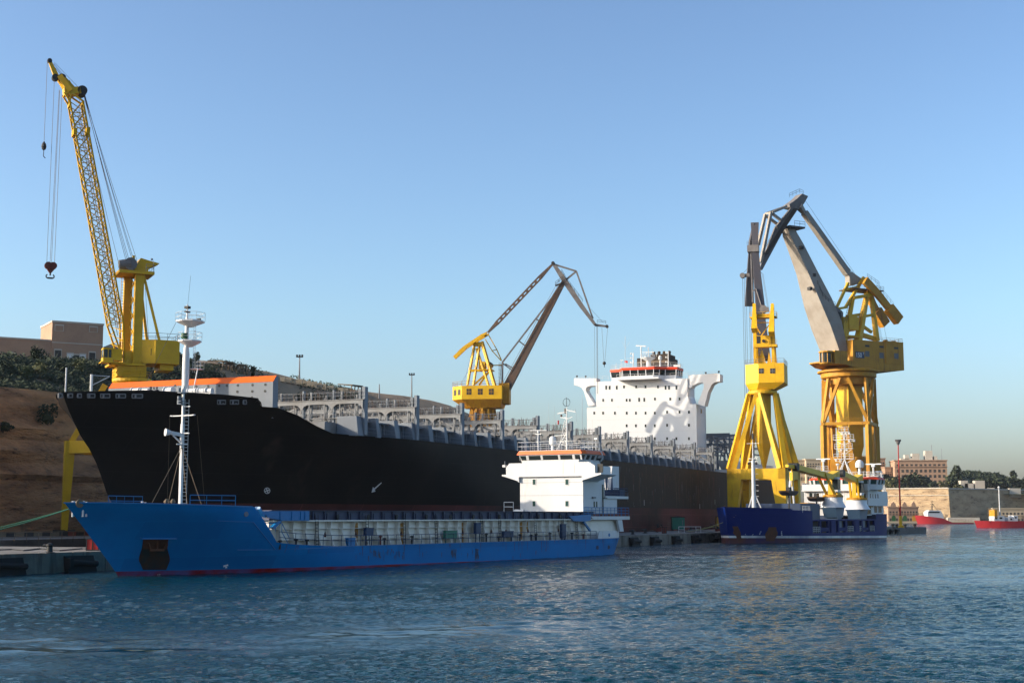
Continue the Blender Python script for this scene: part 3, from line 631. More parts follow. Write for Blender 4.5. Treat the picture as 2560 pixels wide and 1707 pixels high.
for k in range(12): x_ = xC+(xR-xC)*k/12; a.beam((x_, -4.4, zB_-.1), (x_+.3*(xR-x_)/6, -3.2, zU-.9), .14)
obj('house_underframe', a, M['yellow_old'], t)
for zx in (563, 655, 745):
    xw = PB(zx,1172,-4.5); a = MB(); a.box(xw[0]-.62, xw[0]+.62, -4.53, -4.46, xw[2]-.75, xw[2]+.75); ww = obj('window', a, M['winrec'], o)
    a = MB(); a.box(xw[0]-.04, xw[0]+.04, -4.57, -4.535, xw[2]-.75, xw[2]+.75); a.box(xw[0]-.62, xw[0]+.62, -4.57, -4.535, xw[2]-.05, xw[2]+.05); obj('glazing_bar', a, M['yellow_old'], ww)
for f_ in (.28, .72):
    cx_, cy_ = xL+(xC-xL)*f_, -1.8+(-2.7)*f_; d_ = Vector((xC-xL, -2.7, 0)).normalized()*.5; n_ = Vector((-2.7, -(xC-xL), 0)).normalized()*.03; zc_ = (zT+zB_)/2+.1
    a = MB(); a.hexa([(cx_-d_.x-n_.x,cy_-d_.y-n_.y,zc_-.7),(cx_+d_.x-n_.x,cy_+d_.y-n_.y,zc_-.7),(cx_+d_.x+n_.x,cy_+d_.y+n_.y,zc_-.7),(cx_-d_.x+n_.x,cy_-d_.y+n_.y,zc_-.7)],
        [(cx_-d_.x-n_.x,cy_-d_.y-n_.y,zc_+.7),(cx_+d_.x-n_.x,cy_+d_.y-n_.y,zc_+.7),(cx_+d_.x+n_.x,cy_+d_.y+n_.y,zc_+.7),(cx_-d_.x+n_.x,cy_-d_.y+n_.y,zc_+.7)]); obj('window', a, M['winrec'], o)
a = MB(); a.rail([(*p, zT) for p in pl_], 1.1, .035, closed=True); obj('roof_railing', a, M['yellow_old'], o)
a = MB(); a.box(xR-.02, PB(882,1200)[0], -2.4, 2.4, zU, PB(860,1190)[2]); a.rail([(PB(880,1200)[0],-2.4,zU+1.5),(PB(880,1200)[0],2.4,zU+1.5)],1.3,.04); a.box(xR-1, xR+1.5, -1.6, 1.6, zU, zT+.8); obj('jib_foot_platform', a, M['yellow_old'], t)
a = MB()
for yy in (-2.6, 2.6):
    k = .25
    for (p, q_, wd) in (((550,1118),(605,805),.55), ((775,1130),(668,765),.75)):
        P_ = PB(*p, yy); Q_ = PB(*q_, yy*k); a.beam(P_, Q_, wd, wd*.9)
    a.beam(PB(600,1118,yy), PB(650,785,yy*k), .5); a.beam(PB(725,1130,yy), PB(625,820,yy*k), .5); a.beam(PB(600,1118,yy), PB(712,1020,yy*.7), .4); a.beam(PB(645,1118,yy), PB(725,1010,yy*.7), .4)
    a.beam(PB(572,1005,yy*.75), PB(650,1000,yy*.75), .45)
a.beam(PB(605,800,-.8), PB(605,800,.8), .5); a.box(PB(600,800)[0], PB(680,790)[0], -1, 1, PB(650,800)[2], PB(650,770)[2]); obj('a_frame', a, M['yellow'], t)
a = MB(); a.box(PB(650,960)[0], PB(700,960)[0], -1.6, 1.2, PB(650,990)[2], PB(650,932)[2]); a.box(PB(580,1000)[0], PB(762,1000)[0], -2.2, 2.2, PB(650,1003)[2], PB(650,996)[2]); o = obj('winch_house', a, M['yellow'], t)
a = MB(); c = PB(735,955); a.tube((c[0],-1.4,c[2]),(c[0],1.4,c[2]),.7,n=14); obj('winch_drum', a, M['rustbeam'], o); a = MB(); a.rail([(PB(580,998)[0],-2.2,PB(650,996)[2]),(PB(762,998)[0],-2.2,PB(650,996)[2])],1,.04); obj('railing', a, M['yellow_old'], o)
a = MB()
for yy in (-1.7, 1.7):
    boxpoly(a, [(722,690),(712,712),(600,790),(552,812),(548,835),(487,892),(466,876),(492,842),(530,808),(672,712)] if yy < 0 else [(720,690),(708,708),(560,800),(505,838),(445,902),(424,880),(455,850),(470,835),(665,706)], yy-.35, yy+.35, PB)
a.beam(PB(600,775,-1.7), PB(600,775,1.7), .5); a.beam(PB(690,712,-1.7), PB(690,712,1.7), .5); obj('counterweight_lever', a, M['yellow'], t)
a = MB()
T0 = PB(718,690); T1 = PB(1250,128); d_ = Vector(T1)-Vector(T0)
def TP(f, y, o_=0.0): p_ = Vector(T0)+d_*f; n_ = Vector((-d_.z, 0, d_.x)).normalized(); return (p_.x+n_.x*o_, y, p_.z+n_.z*o_)
a.beam(TP(0,0), TP(.14,0), .5, .45, 1.0, .9); a.beam(TP(.80,0), TP(.99,0), 1.0, 1.0, .45, .45)
for yy in (-.5, .5):
    for o_ in (-.36, .36): a.beam(TP(.13,yy,o_), TP(.81,yy,o_), .16, .22)
    for k in range(11): f_ = .14+.66*k/10; a.beam(TP(f_-.016,yy,0), TP(f_+.016,yy,0), .14, .72)
obj('tie_arm', a, M['rustbeam'], t)
a = MB(); 
def taper(mb, p, q_, P, y, w0, w1): mb.beam(P(*p, y), P(*q_, y), w0[0], w0[1], w1[0], w1[1])
taper(a, (868,1150), (960,975), PB, 0, (2.4,2.0), (2.0,2.0)); taper(a, (960,975), (1250,430), PB, 0, (2.0,1.9), (1.5,1.5)); taper(a, (1250,430), (1342,268), PB, 0, (1.5,1.5), (1.0,1.0)); taper(a,(845,1195),(868,1150),PB,0,(2.6,1.2),(2.4,2.0))
main = obj('main_jib', a, M['rustbeam'], t)
a = MB()
for yy in (-.9,.9):
    a.beam(PB(838,930,yy), PB(1245,400,yy*.6), .38); a.beam(PB(838,930,yy), PB(833,1200,yy), .42)
    for (p, q_) in (((970,758),(1025,800)),((1108,578),(1145,600)),((845,945),(915,998)),((860,945),(930,985))): a.beam(PB(*p,yy*.8), PB(*q_,yy*.6), .3)
a.beam(PB(838,930,-.9), PB(838,930,.9), .35); obj('jib_truss', a, M['grey_jib'], main)
a = MB(); P0 = Vector(PB(875,1120,-1.1)); P1 = Vector(PB(1330,290,-.9)); n_ = Vector((-.55,0,.3))
for k in range(70): p_ = P0.lerp(P1, k/70)+n_; a.beam(p_, p_+Vector((-.35,0,.05)), .12)
a.tube(P0+n_+Vector((-.5,0,.6)), P1+n_+Vector((-.5,0,.6)), .04, n=4); a.tube(P0+n_, P1+n_, .05, n=4)
for k in range(24): z_ = 1195-k*11; p_ = Vector(PB(815, z_, -.7)); a.beam(p_-Vector((.35,0,0)), p_+Vector((.35,0,.1)), .1)
a.tube(PB(800,1200,-.7), PB(832,930,-.7), .05, n=4); obj('jib_stair', a, M['rustbeam'], main)
a = MB(); a.beam(PB(697,745,-.5), PB(752,838,-.5), .22); a.beam(PB(752,838,-.5), PB(828,922,0), .22); a.beam(PB(722,708,.5), PB(790,828,.5), .22); a.beam(PB(790,828,.5), PB(828,915,0), .22); a.beam(PB(750,838,-.5), PB(792,828,.5), .2); a.beam(PB(750,958), PB(828,955), .25)
obj('luffing_rack', a, M['yellow_mid'], t)
a = MB(); fp = [(1250,125),(1348,272),(1480,470),(1595,628)]
for p, q_, w0, w1 in ((fp[0],fp[1],(.7,.8),(1.0,1.4)),(fp[1],fp[2],(1.0,1.4),(.9,1.2)),(fp[2],fp[3],(.9,1.2),(.6,.7)),(fp[3],(1692,640),(.6,.6),(.45,.45))): taper(a, p, q_, PB, 0, w0, w1)
fly = obj('fly_jib', a, M['grey_jib'], t)
a = MB()
for p, q_ in (((1252,132),(1440,190)),((1440,190),(1575,575)),((1352,262),(1440,190))): a.beam(PB(*p,0), PB(*q_,0), .42)
obj('fly_jib_truss', a, M['grey_jib'], fly)
a = MB(); 
for (c, r_) in (((1250,125),.45),((1598,628),.32),((1690,640),.4)): p_ = PB(*c); a = MB(); a.tube((p_[0],-.5,p_[2]),(p_[0],.5,p_[2]),r_,n=12); obj('sheave', a, M['dark'], fly)
a = MB(); p_ = [PB(1320,200,-.5), PB(1360,270,-.5), PB(1490,440,-.5)]; a.rail(p_, .8, .04); obj('fly_jib_railing', a, M['dark'], fly); a = MB(); p_ = [PB(1610,612,-.4), PB(1680,620,-.4)]; a.rail(p_, .8, .04); obj('fly_jib_railing', a, M['dark'], fly); a = MB(); a.rail([PB(1268,310,-.8), PB(1330,262,-.8)], 1.0, .05)
a.beam(PB(1268,308,0), PB(1335,285,0), 1.8, .12); obj('walkway', a, M['dark'], fly)
a = MB(); zb1 = PB(1588,1190)[2]
for zx, r_ in ((1588,.035),(1606,.045),(1612,.045)): p_ = PB(zx,640); a.wire(p_, (p_[0],0,zb1), r_)
a.wire(PB(1648,650), PB(1664,928), .035); a.wire(PB(1696,645), PB(1672,928), .035); a.wire(PB(1560,500), PB(1660,610), .03); a.wire(PB(690,780,-.5), PB(500,1100,-3), .03); a.wire(PB(600,800,.5), PB(525,1090,-2), .03); obj('hoist_rope', a, M['rope'], t)
a = MB(); p_ = PB(1668,940); a.ball(p_, .45, 10); a.tube((p_[0],0,p_[2]-.3),(p_[0],0,p_[2]-1.0),.09,n=6); obj('hook', a, M['dark'], t)

# ------------------------------------------------------------ hull tools
def make_hull(stem, hbf, ztop, zbot, xs, levels, xend, Lb, deckdrop, round_stern=0.0):
    mb = MB(); x00 = stem(ztop(xs[0])); rows = []
    for x0 in xs:
        zt_ = ztop(x0); row = []
        for t_ in levels:
            z = zbot + (zt_-zbot)*t_
            x = x0 + (stem(z)-stem(zt_))*max(0.0, 1-(x0-xs[0])/Lb)
            if x0 > xend-6: x -= round_stern*max(0, (1-t_))**1.5*(x0-(xend-6))/6
            row.append((x, hbf(x, z), z))
        rows.append(row)
    n = len(levels)
    for sgn in (-1, 1):
        vs = [(p[0], sgn*p[1], p[2]) for r_ in rows for p in r_]; fs = []
        for i in range(len(xs)-1):
            for j in range(n-1):
                f = (i*n+j, (i+1)*n+j, (i+1)*n+j+1, i*n+j+1); fs.append(f if sgn < 0 else f[::-1])
        mb.add(vs, fs)
    vs = [(p[0], -p[1], p[2]) for p in rows[-1]] + [(p[0], p[1], p[2]) for p in rows[-1]]
    mb.add(vs, [(j, n+j, n+j+1, j+1) for j in range(n-1)])
    dk = MB(); vs = []
    for x0, r_ in zip(xs, rows):
        d_ = deckdrop(x0); p = r_[-1]; y_ = max(0.01, hbf(p[0], p[2]-d_)-.03); vs += [(p[0]+.02, -y_, p[2]-d_), (p[0]+.02, y_, p[2]-d_)]
    dk.add(vs, [(2*i, 2*i+2, 2*i+3, 2*i+1) for i in range(len(xs)-1)])
    return mb, dk
def surf(fr, hbf, px, py, off=0.03):
    y = 8.0
    for _ in range(25):
        x, z = fr.ony(px, py, -y); y = y*.4 + .6*max(.02, hbf(x, z))
    return (x, -hbf(x, z)-off, z)
def patch(fr, hbf, px0, px1, rows, off=0.03, nx=6):   # rows: (py, left inset, right inset) in photo pixels
    vs = []
    for py, l, r_ in rows:
        for i in range(nx+1): vs.append(surf(fr, hbf, px0+l+(px1-r_-px0-l)*i/nx, py, off))
    k = nx+1
    return MB().add(vs, [(j*k+i, j*k+i+1, (j+1)*k+i+1, (j+1)*k+i) for j in range(len(rows)-1) for i in range(nx)])
def strip(fr, hbf, pts, wd, off=0.05):                # painted or raised line following the hull plating
    mb = MB(); P = [Vector(surf(fr, hbf, *p, off)) for p in pts]
    for a_, b_ in zip(P, P[1:]): mb.beam(a_, b_, .06, wd)
    return mb

# ------------------------------------------------------------ big black container ship
kst = [(-2,-206.0)] + sorted((z, x) for x, z in [KK.ony(px, py, 0) for px, py in ((156,985),(175,1034),(199,1086),(230,1132),(248,1175),(266,1230),(275,1249))])
def kstem(z): return lerp(kst, z)
def khb(x, z):
    s = max(0.0, x-kstem(z)); f = max(0, min(1, (z-3)/16.0)); L_ = 80+(36-80)*f**1.3; p = 1.8+.15*f
    h = 20.0*(1-(1-min(1, s/L_))**p)
    if x > 40: h *= 1-.12*((x-40)/45)**2*(1-f)
    return h
def ksurf(px, py):
    y = 12.0
    for _ in range(40): x, z = KK.ony(px, py, -y); y = y*.5 + .5*max(.02, khb(x, z))
    return (x, z)
KSH = [(kst[-1][1]-1, kst[-1][0]+.1)] + [ksurf(*p) for p in ((360,977),(560,988),(645,997),(655,1016),(694,1019),(745,1038),(790,1064),(831,1083),(900,1089),(1035,1099))]
KSH = KSH + [(-150, 16.0), (90, 16.0)]
def kz(x): return lerp(KSH, x)
X0 = kst[-1][1]
xs_ = sorted(set([X0, X0+.2, X0+.6, X0+1.2, X0+2, X0+3, X0+4.5]+[X0+6+1.0*k for k in range(40)]+[round(k[0],2) for k in KSH if X0+5 < k[0] < -155]))
xs_ = [x for i, x in enumerate(xs_) if x < -172]+[-170,-160,-150,-140,-128,-115,-100,-80,-60,-40,-20,0,20,40,55,65,75,80]
hb_, dk_ = make_hull(kstem, khb, kz, -2.0, xs_, [0,.1,.2,.3,.38,.46,.54,.62,.7,.77,.84,.9,.95,1], 80, 42, lambda x: 1.2 if x < KSH[3][0]-.5 else .15)
CS = fthing('container_ship', 'huge empty container ship with black hull, red underside and white bridge house', 'ship', KK)
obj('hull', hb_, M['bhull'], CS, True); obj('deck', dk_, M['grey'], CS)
# rounded rail cap along the bow
def rim(fr, zf, hbf, x0, x1, n, rr, m, parent, name='rail_cap', off=0.0):
    a_ = MB(); last = None
    for sg in (-1, 1):
        last = None
        for i in range(n+1):
            x = x0+(x1-x0)*i/n; z = zf(x); p = Vector((x, sg*hbf(x, z-.02), z+off))
            if last is not None: a_.beam(last, p, rr, rr*.6)
            last = p
    return obj(name, a_, m, parent)
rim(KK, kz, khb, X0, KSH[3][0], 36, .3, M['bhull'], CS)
for zx, wd in ((490,30),(568,40),(645,30),(740,60),(855,75),(982,78),(1117,84),(1805,66),(1910,68),(1995,24)):
    px = zx/3.267; yb = (685 if zx < 1200 else 735)/3.267+780; yb += (zx-1117)*.002 if zx < 1200 else 0
    w_ = wd/3.267/2; a = MB(); c = [Vector(surf(KK, khb, px+dx_, yb+dy_, .08)) for dx_, dy_ in ((-w_,-4.5),(w_,-4.5),(w_,5),(-w_,5))]
    for k in range(4): a.beam(c[k], c[(k+1)%4], .12)
    o = obj('mooring_chock', a, M['pole'], CS); a = MB(); a.add([v+Vector((0,.03,0)) for v in c], [(0,1,2,3)]); obj('opening', a, M['dark'], o)
    a = MB(); m_ = (c[0]+c[1]+c[2]+c[3])/4; [obj('roller', MB().tube(m_+Vector((k_,.0,-.25)), m_+Vector((k_,.0,.12)), .12, n=6), M['pole'], o) for k_ in (-.3,.3)]
# hull marks
c = surf(KK, khb, 667, 1226, .06); e1 = Vector(surf(KK, khb, 671, 1226, .06))-Vector(c); e1.normalize(); e3 = Vector(surf(KK, khb, 667, 1220, .06))-Vector(c); e3.normalize(); e2 = e3; c = Vector(c)
a = MB(); nn = 28; vs = []
for r_ in (.50,.38):
    for i in range(nn): an = 2*math.pi*i/nn; vs.append(c+e1*math.cos(an)*r_+e2*math.sin(an)*r_)
a.add(vs, [(i,(i+1)%nn,nn+(i+1)%nn,nn+i) for i in range(nn)])
for an in (.4, .4+math.pi/2): d_ = e1*math.cos(an)+e2*math.sin(an); g_ = e1*-math.sin(an)+e2*math.cos(an); a.add([c-d_*.38-g_*.09, c+d_*.38-g_*.09, c+d_*.38+g_*.09, c-d_*.38+g_*.09], [(0,1,2,3)])
# the mark on the ship is a wheel-shaped disc: thrusters below
obj('thruster_mark', a, M['white_plain'], CS)
a = MB(); A_ = Vector(surf(KK, khb, 953, 1206, .05)); B_ = Vector(surf(KK, khb, 935, 1222, .05)); T_ = Vector(surf(KK, khb, 928, 1231, .05)); d_ = (B_-A_); n_ = Vector((d_.z,0,-d_.x)).normalized()
a.add([A_-n_*.09, B_-n_*.14, B_+n_*.14, A_+n_*.09], [(0,1,2,3)]); a.add([B_-n_*.5, B_+n_*.5, T_], [(0,1,2)]); obj('tug_arrow', a, M['white_plain'], CS)
a = MB()
for px_, py_ in ((1787,1254),(1749,1265),(1610,1256),(1330,1229)): A_ = Vector(surf(KK, khb, px_, py_, .05)); a.add([A_+Vector((-.12,0,-.6)), A_+Vector((.12,0,-.6)), A_+Vector((.12,0,.6)), A_+Vector((-.12,0,.6))], [(0,1,2,3)])
o = obj('draught_mark', a, M['white_plain'], CS)
rs_ = random.Random(3)
for nm, m_, n_, zlo, zhi, l0, l1 in (('rust_streaks','redoxide',46,7.5,15.6,.8,4.5),('grime_streaks','timber',70,9,15.7,1,5),('salt_streaks','pole',40,7,15,.5,2.5)):
    a = MB()
    for i in range(n_):
        x = rs_.uniform(-118, -5) if rs_.random() < .5 else rs_.uniform(-90, 0); z = min(rs_.uniform(zlo, zhi), kz(x)-.3); l_ = rs_.uniform(l0, l1)*(.5 if x < -150 else 1); w_ = rs_.uniform(.03, .10); zb_ = max(z-l_, 6.7)
        P_ = [(x-w_, z), (x+w_, z), (x+w_*.5, zb_), (x-w_*.4, zb_)]; a.add([(p[0], -khb(p[0], p[1])-.035, p[1]) for p in P_], [(0,1,2,3)])
    o = obj(nm, a, M[m_], CS)
a = patch(KK, khb, 1405, 1500, [(1260,20,30),(1275,0,10),(1290,15,0),(1300,30,40)], .04); obj('rust_stain', a, M['redoxide'], CS)
# breakwater
pp, pz = KK.ony(683, 937.6, -15.0); sy, szz = KK.onx(272, 952, pp); zlo = 17.4
bt = pz; a = MB(); A0 = (pp, -15.0); 
a.prism([(A0[0], zlo),(A0[0], bt-.85),(A0[0]+.75, bt),(A0[0]+1.2, bt),(A0[0]+1.2, zlo)], -15.0, sy)
o = obj('breakwater', a, M['grey_pale'], CS); a = MB(); a.prism([(A0[0]-.03, bt-.80),(A0[0]+.72, bt+.03),(A0[0]+1.23, bt+.03),(A0[0]+1.23,bt+.005),(A0[0]+.75,bt+.005),(A0[0]-.005,bt-.83)], -15.03, sy); obj('orange_edge', a, M['orange'], o)
for zx, zy in ((1700,605),(1790,602),(1852,600),(1942,598),(2062,595),(2167,592),(1938,650),(2060,647),(2165,645),(1603,608),(2058,698),(1257,622),(1232,617),(1430,600)):
    y_, z_ = KK.onx(zx/3.267, 780+zy/3.267, A0[0]); a = MB(); a.tube((A0[0]-.04, y_, z_), (A0[0]+.02, y_, z_), .17, n=12); obj('drain_hole', a, M['dark'], o)
# foredeck gear
mx = -203.5; my, mz = KK.onx(463, 972, mx)
def MZ(py): return KK.onx(462, py, mx)[1]
fm = obj('foremast', MB().lathe((mx, my, 0), [(.46, 17.5),(.46, MZ(930)),(.44, MZ(885)),(.27, MZ(864)),(.26, MZ(806)),(.12, MZ(790)),(.10, MZ(762))], 14), M['white'], CS, True)
for py, r_, nm in ((853,1.55,1),(804,1.9,1)):
    z = MZ(py); a = MB(); a.lathe((mx+.3, my-.3, z), [(.35,-.75),(r_,-.08),(r_,.08),(.3,.1)], 8); o2 = obj('mast_platform', a, M['white'], fm)
    a = MB(); a.rail([(mx+.3+r_*math.cos(k*math.pi/3), my-.3+r_*math.sin(k*math.pi/3), z+.05) for k in range(6)], 1.1, .025, 1.2, closed=True); obj('railing', a, M['white_plain'], fm)
a = MB(); z = MZ(841); a.lathe((mx-.5, my, z), [(.4,-.35),(.45,0),(.4,.35)], 12); obj('green_light', a, M['green_dk'], fm)
a = MB(); a.wire((mx,my,MZ(770)),(mx+.1,my-.3,MZ(690)),.02); a.box(mx-.5,mx+.5,my-.12,my+.12,MZ(782),MZ(778)); a.box(mx-.3,mx+.3,my-.3,my+.3,MZ(772),MZ(766)); a.box(mx-.1,mx+.1,my+1.2,my+1.8,MZ(803),MZ(800)); a.box(mx-.1,mx+.1,my-2.1,my-1.6,MZ(803),MZ(798)); obj('antenna', a, M['dark'], fm)
a = MB(); a.ladder((mx+.9,my-.6,MZ(930)),(mx+.9,my-.6,MZ(800)),.4,.03); z = MZ(922); a.box(mx+.4,mx+1.9,my-1.5,my-.2,z,z+.08); a.rail([(mx+.4,my-1.5,z),(mx+1.9,my-1.5,z),(mx+1.9,my-.2,z)],1.1,.025,.7); obj('ladder', a, M['white_plain'], fm)
a = MB(); sT = (mx,my+1.8,MZ(806)); a.wire(sT, (A0[0]+2, my+10.5, MZ(806)-8.5), .03); obj('stay', a, M['rope'], fm)
a = MB(); a.tube((mx-.2,my-.8,18),(mx+.4,my-1.6,MZ(922)),.09,n=6); obj('mast_brace', a, M['white'], fm)
for px_, pyt, X_ in ((164,919,-219.3),(228,936,-215)):
    y_, z_ = KK.onx(px_, 970, X_); a = MB(); a.tube((X_,y_,18.5),(X_,y_,KK.onx(px_,pyt,X_)[1]),.09,n=8)
    if px_ > 200: zt_ = KK.onx(px_,pyt,X_)[1]; a.tube((X_,y_,18.5),(X_,y_,zt_),.17,n=8); a.tube((X_,y_,zt_-.1),(X_+2,y_-1.2,zt_-.1),.04,n=5); a.tube((X_,y_,zt_-1.4),(X_+2,y_-1.2,zt_-.1),.05,n=5)
    obj('deck_post', a, M['white'], CS)
for zx, r_ in ((1110,.34),(1185,.3),(1570,.3),(1610,.26),(1655,.32),(1700,.28),(1380,.42)):
    px_ = zx/3.267; X_ = -206; y_, z_ = KK.onx(px_, 977, X_); a = MB(); a.tube((X_,y_-.6,z_),(X_,y_+.6,z_),r_,n=14); a.tube((X_,y_-.65,z_),(X_,y_-.55,z_),r_*1.35,n=14); a.tube((X_,y_+.55,z_),(X_,y_+.65,z_),r_*1.35,n=14); a.box(X_-.5,X_+.5,y_-.7,y_+.7,17.0,z_-.3); obj('mooring_winch', a, M['white'], CS)
for zx in (1232, 1282):
    y_, z_ = KK.onx(zx/3.267, 967, -210.5); p = KK.w(-210.5, y_)
    t = bpy.data.objects.new('person', None); C.objects.link(t); t.location = (p[0], p[1], z_-1.83)
    tag(t, 'person in dark clothes at the black bow rail, ' + ('left one of two' if zx < 1250 else 'right one of two'), 'person', 'crew at the bow rail')
    a = MB(); a.lathe((0,0,0), [(.12,0),(.17,.5),(.2,.95),(.19,1.0),(.22,1.3),(.2,1.45),(.07,1.52),(.065,1.56),(.1,1.62),(.115,1.72),(.07,1.83)], 10)
    for s_ in (-1, 1): a.tube((s_*.24,0,1.42),(s_*.27,.08,1.12),.055,.045,6); a.tube((s_*.27,.08,1.12),(s_*.2,.28,.98),.045,.035,6)
    obj('body', a, M['cloth'], t, True)
# coaming, hatch covers, container posts along the port side
zc0, zc1 = 15.8, 17.6
a = MB(); a.box(-190, -3, -16.2, 16.2, 15.5, zc1); obj('hatch_coaming', a, M['grey'], CS)
bx = [KK.ony(px, 1000, -19.6)[0] for px in (1042,1155,1255.5,1344,1428,1498,1568,1627,1683,1735,1780)]
bx = [bx[0]-(bx[1]-bx[0])] + bx
for x in bx[:-1]:
    a = MB(); a.box(x+1.6, x+13.0, -15.6, 15.6, zc1+.003, zc1+.55); obj('hatch_cover', a, M['grey'], CS)
random.seed(11)
x = -187.0; i = 0
while x < -4:
    a = MB(); wdt = 1.1 if i % 2 else 1.5
    a.hexa([(x,-19.7,15.8),(x+wdt,-19.7,15.8),(x+wdt,-16.3,15.8),(x,-16.3,15.8)], [(x+.15,-19.3,18.5),(x+wdt-.15,-19.3,18.5),(x+wdt-.15,-16.3,18.5),(x+.15,-16.3,18.5)]); obj('container_post', a, M['grey_pale'], CS)
    a = MB(); g_ = x+wdt; a.box(g_+.1, g_+4.2, -17.6, -16.22, 15.8, 17.9+random.uniform(-.5,.3)); k = random.random()
    a.box(g_, g_+4.6, -18.6, -16.25, 17.9, 18.05)
    for q_ in range(3): a.box(g_+.5+q_*1.2, g_+.62+q_*1.2, -18.6, -18.45, 15.8, 17.9)
    o = obj('side_passage', a, M['grey_pale'], CS)
    a = MB(); xx = g_+random.uniform(.4,2.2); a.box(xx, xx+random.uniform(.7,1.6), -17.66, -17.62, 16.1, 17.3); obj('recess', a, M['redoxide'] if i in (9, 17, 24) else M['dark'], o)
    a = MB(); a.rail([(g_,-19.75,15.9),(g_+4.3,-19.75,15.9)], 1.0, .025, 1.4); obj('side_railing', a, M['grey_pale'], CS)
    x += 5.44; i += 1
# lashing bridges: one built with its parts, then copied
LB = bpy.data.objects.new('lashing_bridge', None)
def lash():
    a = MB(); zg = 20.45
    for yy in (-.55, .55):                       # two arched girders
        n_ = 8
        for k in range(n_):
            y0 = -19.6+39.2*k/n_; y1 = y0+39.2/n_; arch = [(y0,zg+.33),(y1,zg+.33),(y1,zg-1.3)]+[(y1-1.1+1.1*math.cos(t_), zg-1.3+1.15*math.sin(t_)) for t_ in (.35,.8,1.2,1.57)]+[(y0+1.1-1.1*math.cos(t_), zg-1.3+1.15*math.sin(t_)) for t_ in (1.57,1.2,.8,.35)]+[(y0,zg-1.3)]
            a.prism(arch, yy-.06, yy+.06, 'x')
    a.box(-.7,.7,-19.8,19.8,zg+.36,zg+.44)
    a.box(-.5,.5,-19.4,19.4,18.3,18.38); a.rail([(-.5,-19.4,18.38),(-.5,19.4,18.38)],.9,.03,.8,(1.0,.5))
    for s_ in (-1,1): a.beam((0,s_*14.7,zg),(0,s_*19.2,18.3),.25,.32)
    a.beam((0,-9.8,zg),(0,-4.9,18.3),.22,.28); a.beam((0,9.8,zg),(0,4.9,18.3),.22,.28)
    b = MB(); p_ = MB(); q_ = MB()
    b.rail([(-.65,-19.6,zg+.44),(-.65,19.6,zg+.44)], 1.05, .03, .62, (1.0,.5)); b.rail([(.65,-19.6,zg+.44),(.65,19.6,zg+.44)], 1.05, .03, 1.2, (1.0,))
    random.seed(5)
    for k in range(110):
        y_ = random.gauss(round(random.uniform(-7.5,7.5))*2.45, .55)
        if abs(y_) < 19.3: q_.tube((random.uniform(-.5,.5), y_, zg+.44), (random.uniform(-.6,.6), y_+random.uniform(-.3,.3), zg+.44+random.uniform(.9,1.55)), .035, n=4, cap=False)
    q_.box(-.62, .62, -19.5, 19.5, zg+.445, zg+.47)
    return a, b, q_
la, lb, lq = lash()
lashes = []
for i, x in enumerate(bx):
    if i == 0:
        fr_ = obj('lashing_bridge', la, M['grey'], CS); obj('railing', lb, M['grey'], fr_); obj('lashing_rods', lq, M['rustbeam'], fr_)
        for k in range(9):
            y_ = -19.6+4.9*k; a = MB(); z1_ = 22.3 if k not in (0, 8) else 22.6; wd = .24 if k not in (0, 8) else .42
            a.box(-wd, wd, y_-wd*.55, y_+wd*.55, 16.0, z1_)
            if k in (0, 8): a.box(-wd+.02, wd-.02, y_+(.45 if k == 0 else -.85), y_+(.85 if k == 0 else -.45), 20, 22.3)
            obj('post', a, M['grey_pale'], fr_)
        for k in range(16):
            y_ = -18.4+2.45*k; a = MB(); a.box(-.16, .16, y_-.12, y_+.12, 16.0, 22.1 if k%2 else 21.6); a.box(-.6, -.45, y_-.07, y_+.07, 17.6, 21.2); obj('thin_post', a, M['grey'], fr_)
        master = fr_; fr_.location.x = x
    else:
        c = copy_tree(master, CS); c.location.x = x
# bridge house
def HY_(zx, zy, x=0.0): y, z = KK.onx(1400+zx/4.357, 820+zy/4.357, x); return (y, z)
def poly_(pts, x=0.0): return [HY_(px, py, x) for px, py in pts]
yS, yP = HY_(295,1200)[0], HY_(1490,1200)[0]; zL = HY_(1450,828)[1]; uS, uP = HY_(392,700)[0], HY_(1390,700)[0]; zU_ = HY_(900,565)[1]
a = MB(); a.box(0, 9.0, yP, yS, 15.6, zL); hs = obj('bridge_house', a, M['house'], CS)
cz = HY_(1390,740)[1]; cy2 = HY_(1420,822)[0]
a = MB(); a.prism([(uS, zU_),(uS, zL+.001),(cy2, zL+.001),(uP, cz),(uP, zU_)], .0, 6.5, 'x'); obj('upper_house', a, M['house'], hs)
for zy in (705, 845, 985, 1125):
    z = HY_(1000, zy)[1]; a = MB(); a.box(-.03, -.001, (uP if zy < 830 else yP)+.05, (uS if zy < 830 else yS)-.05, z-.03, z+.03); obj('deck_seam', a, M['white'], hs)
a = MB(); a.prism(poly_([(148,545),(392,545),(392,628),(340,626),(300,632),(280,650),(275,680),(372,838),(300,848),(285,790),(255,690),(230,650),(190,628),(148,622)]), .35, 3.4, 'x'); obj('bridge_wing', a, M['house'], hs)
a = MB(); a.prism(poly_([(1392,512),(1708,492),(1738,500),(1738,580),(1690,585),(1650,610),(1610,690),(1570,848),(1495,828),(1560,650),(1562,605),(1540,592),(1500,595),(1440,625),(1425,650),(1392,650)]), .35, 3.4, 'x'); obj('bridge_wing', a, M['house'], hs)
W3 = [(648,(503,540),1),(648,(618,1150,1188,1268),1),(640,(697,830,932,1067),0),(785,(470,566,726,761),0),(780,(862,918),1),(772,(1034,1201,1302),0),(925,(373,469,598,727,827,932,1033),0),(914,(1167,1302,1405),0),(1063,(726,827,932,1033),0),(1057,(1167,1405),0),(1203,(827,932,1033,1167,1268,1405),0)]
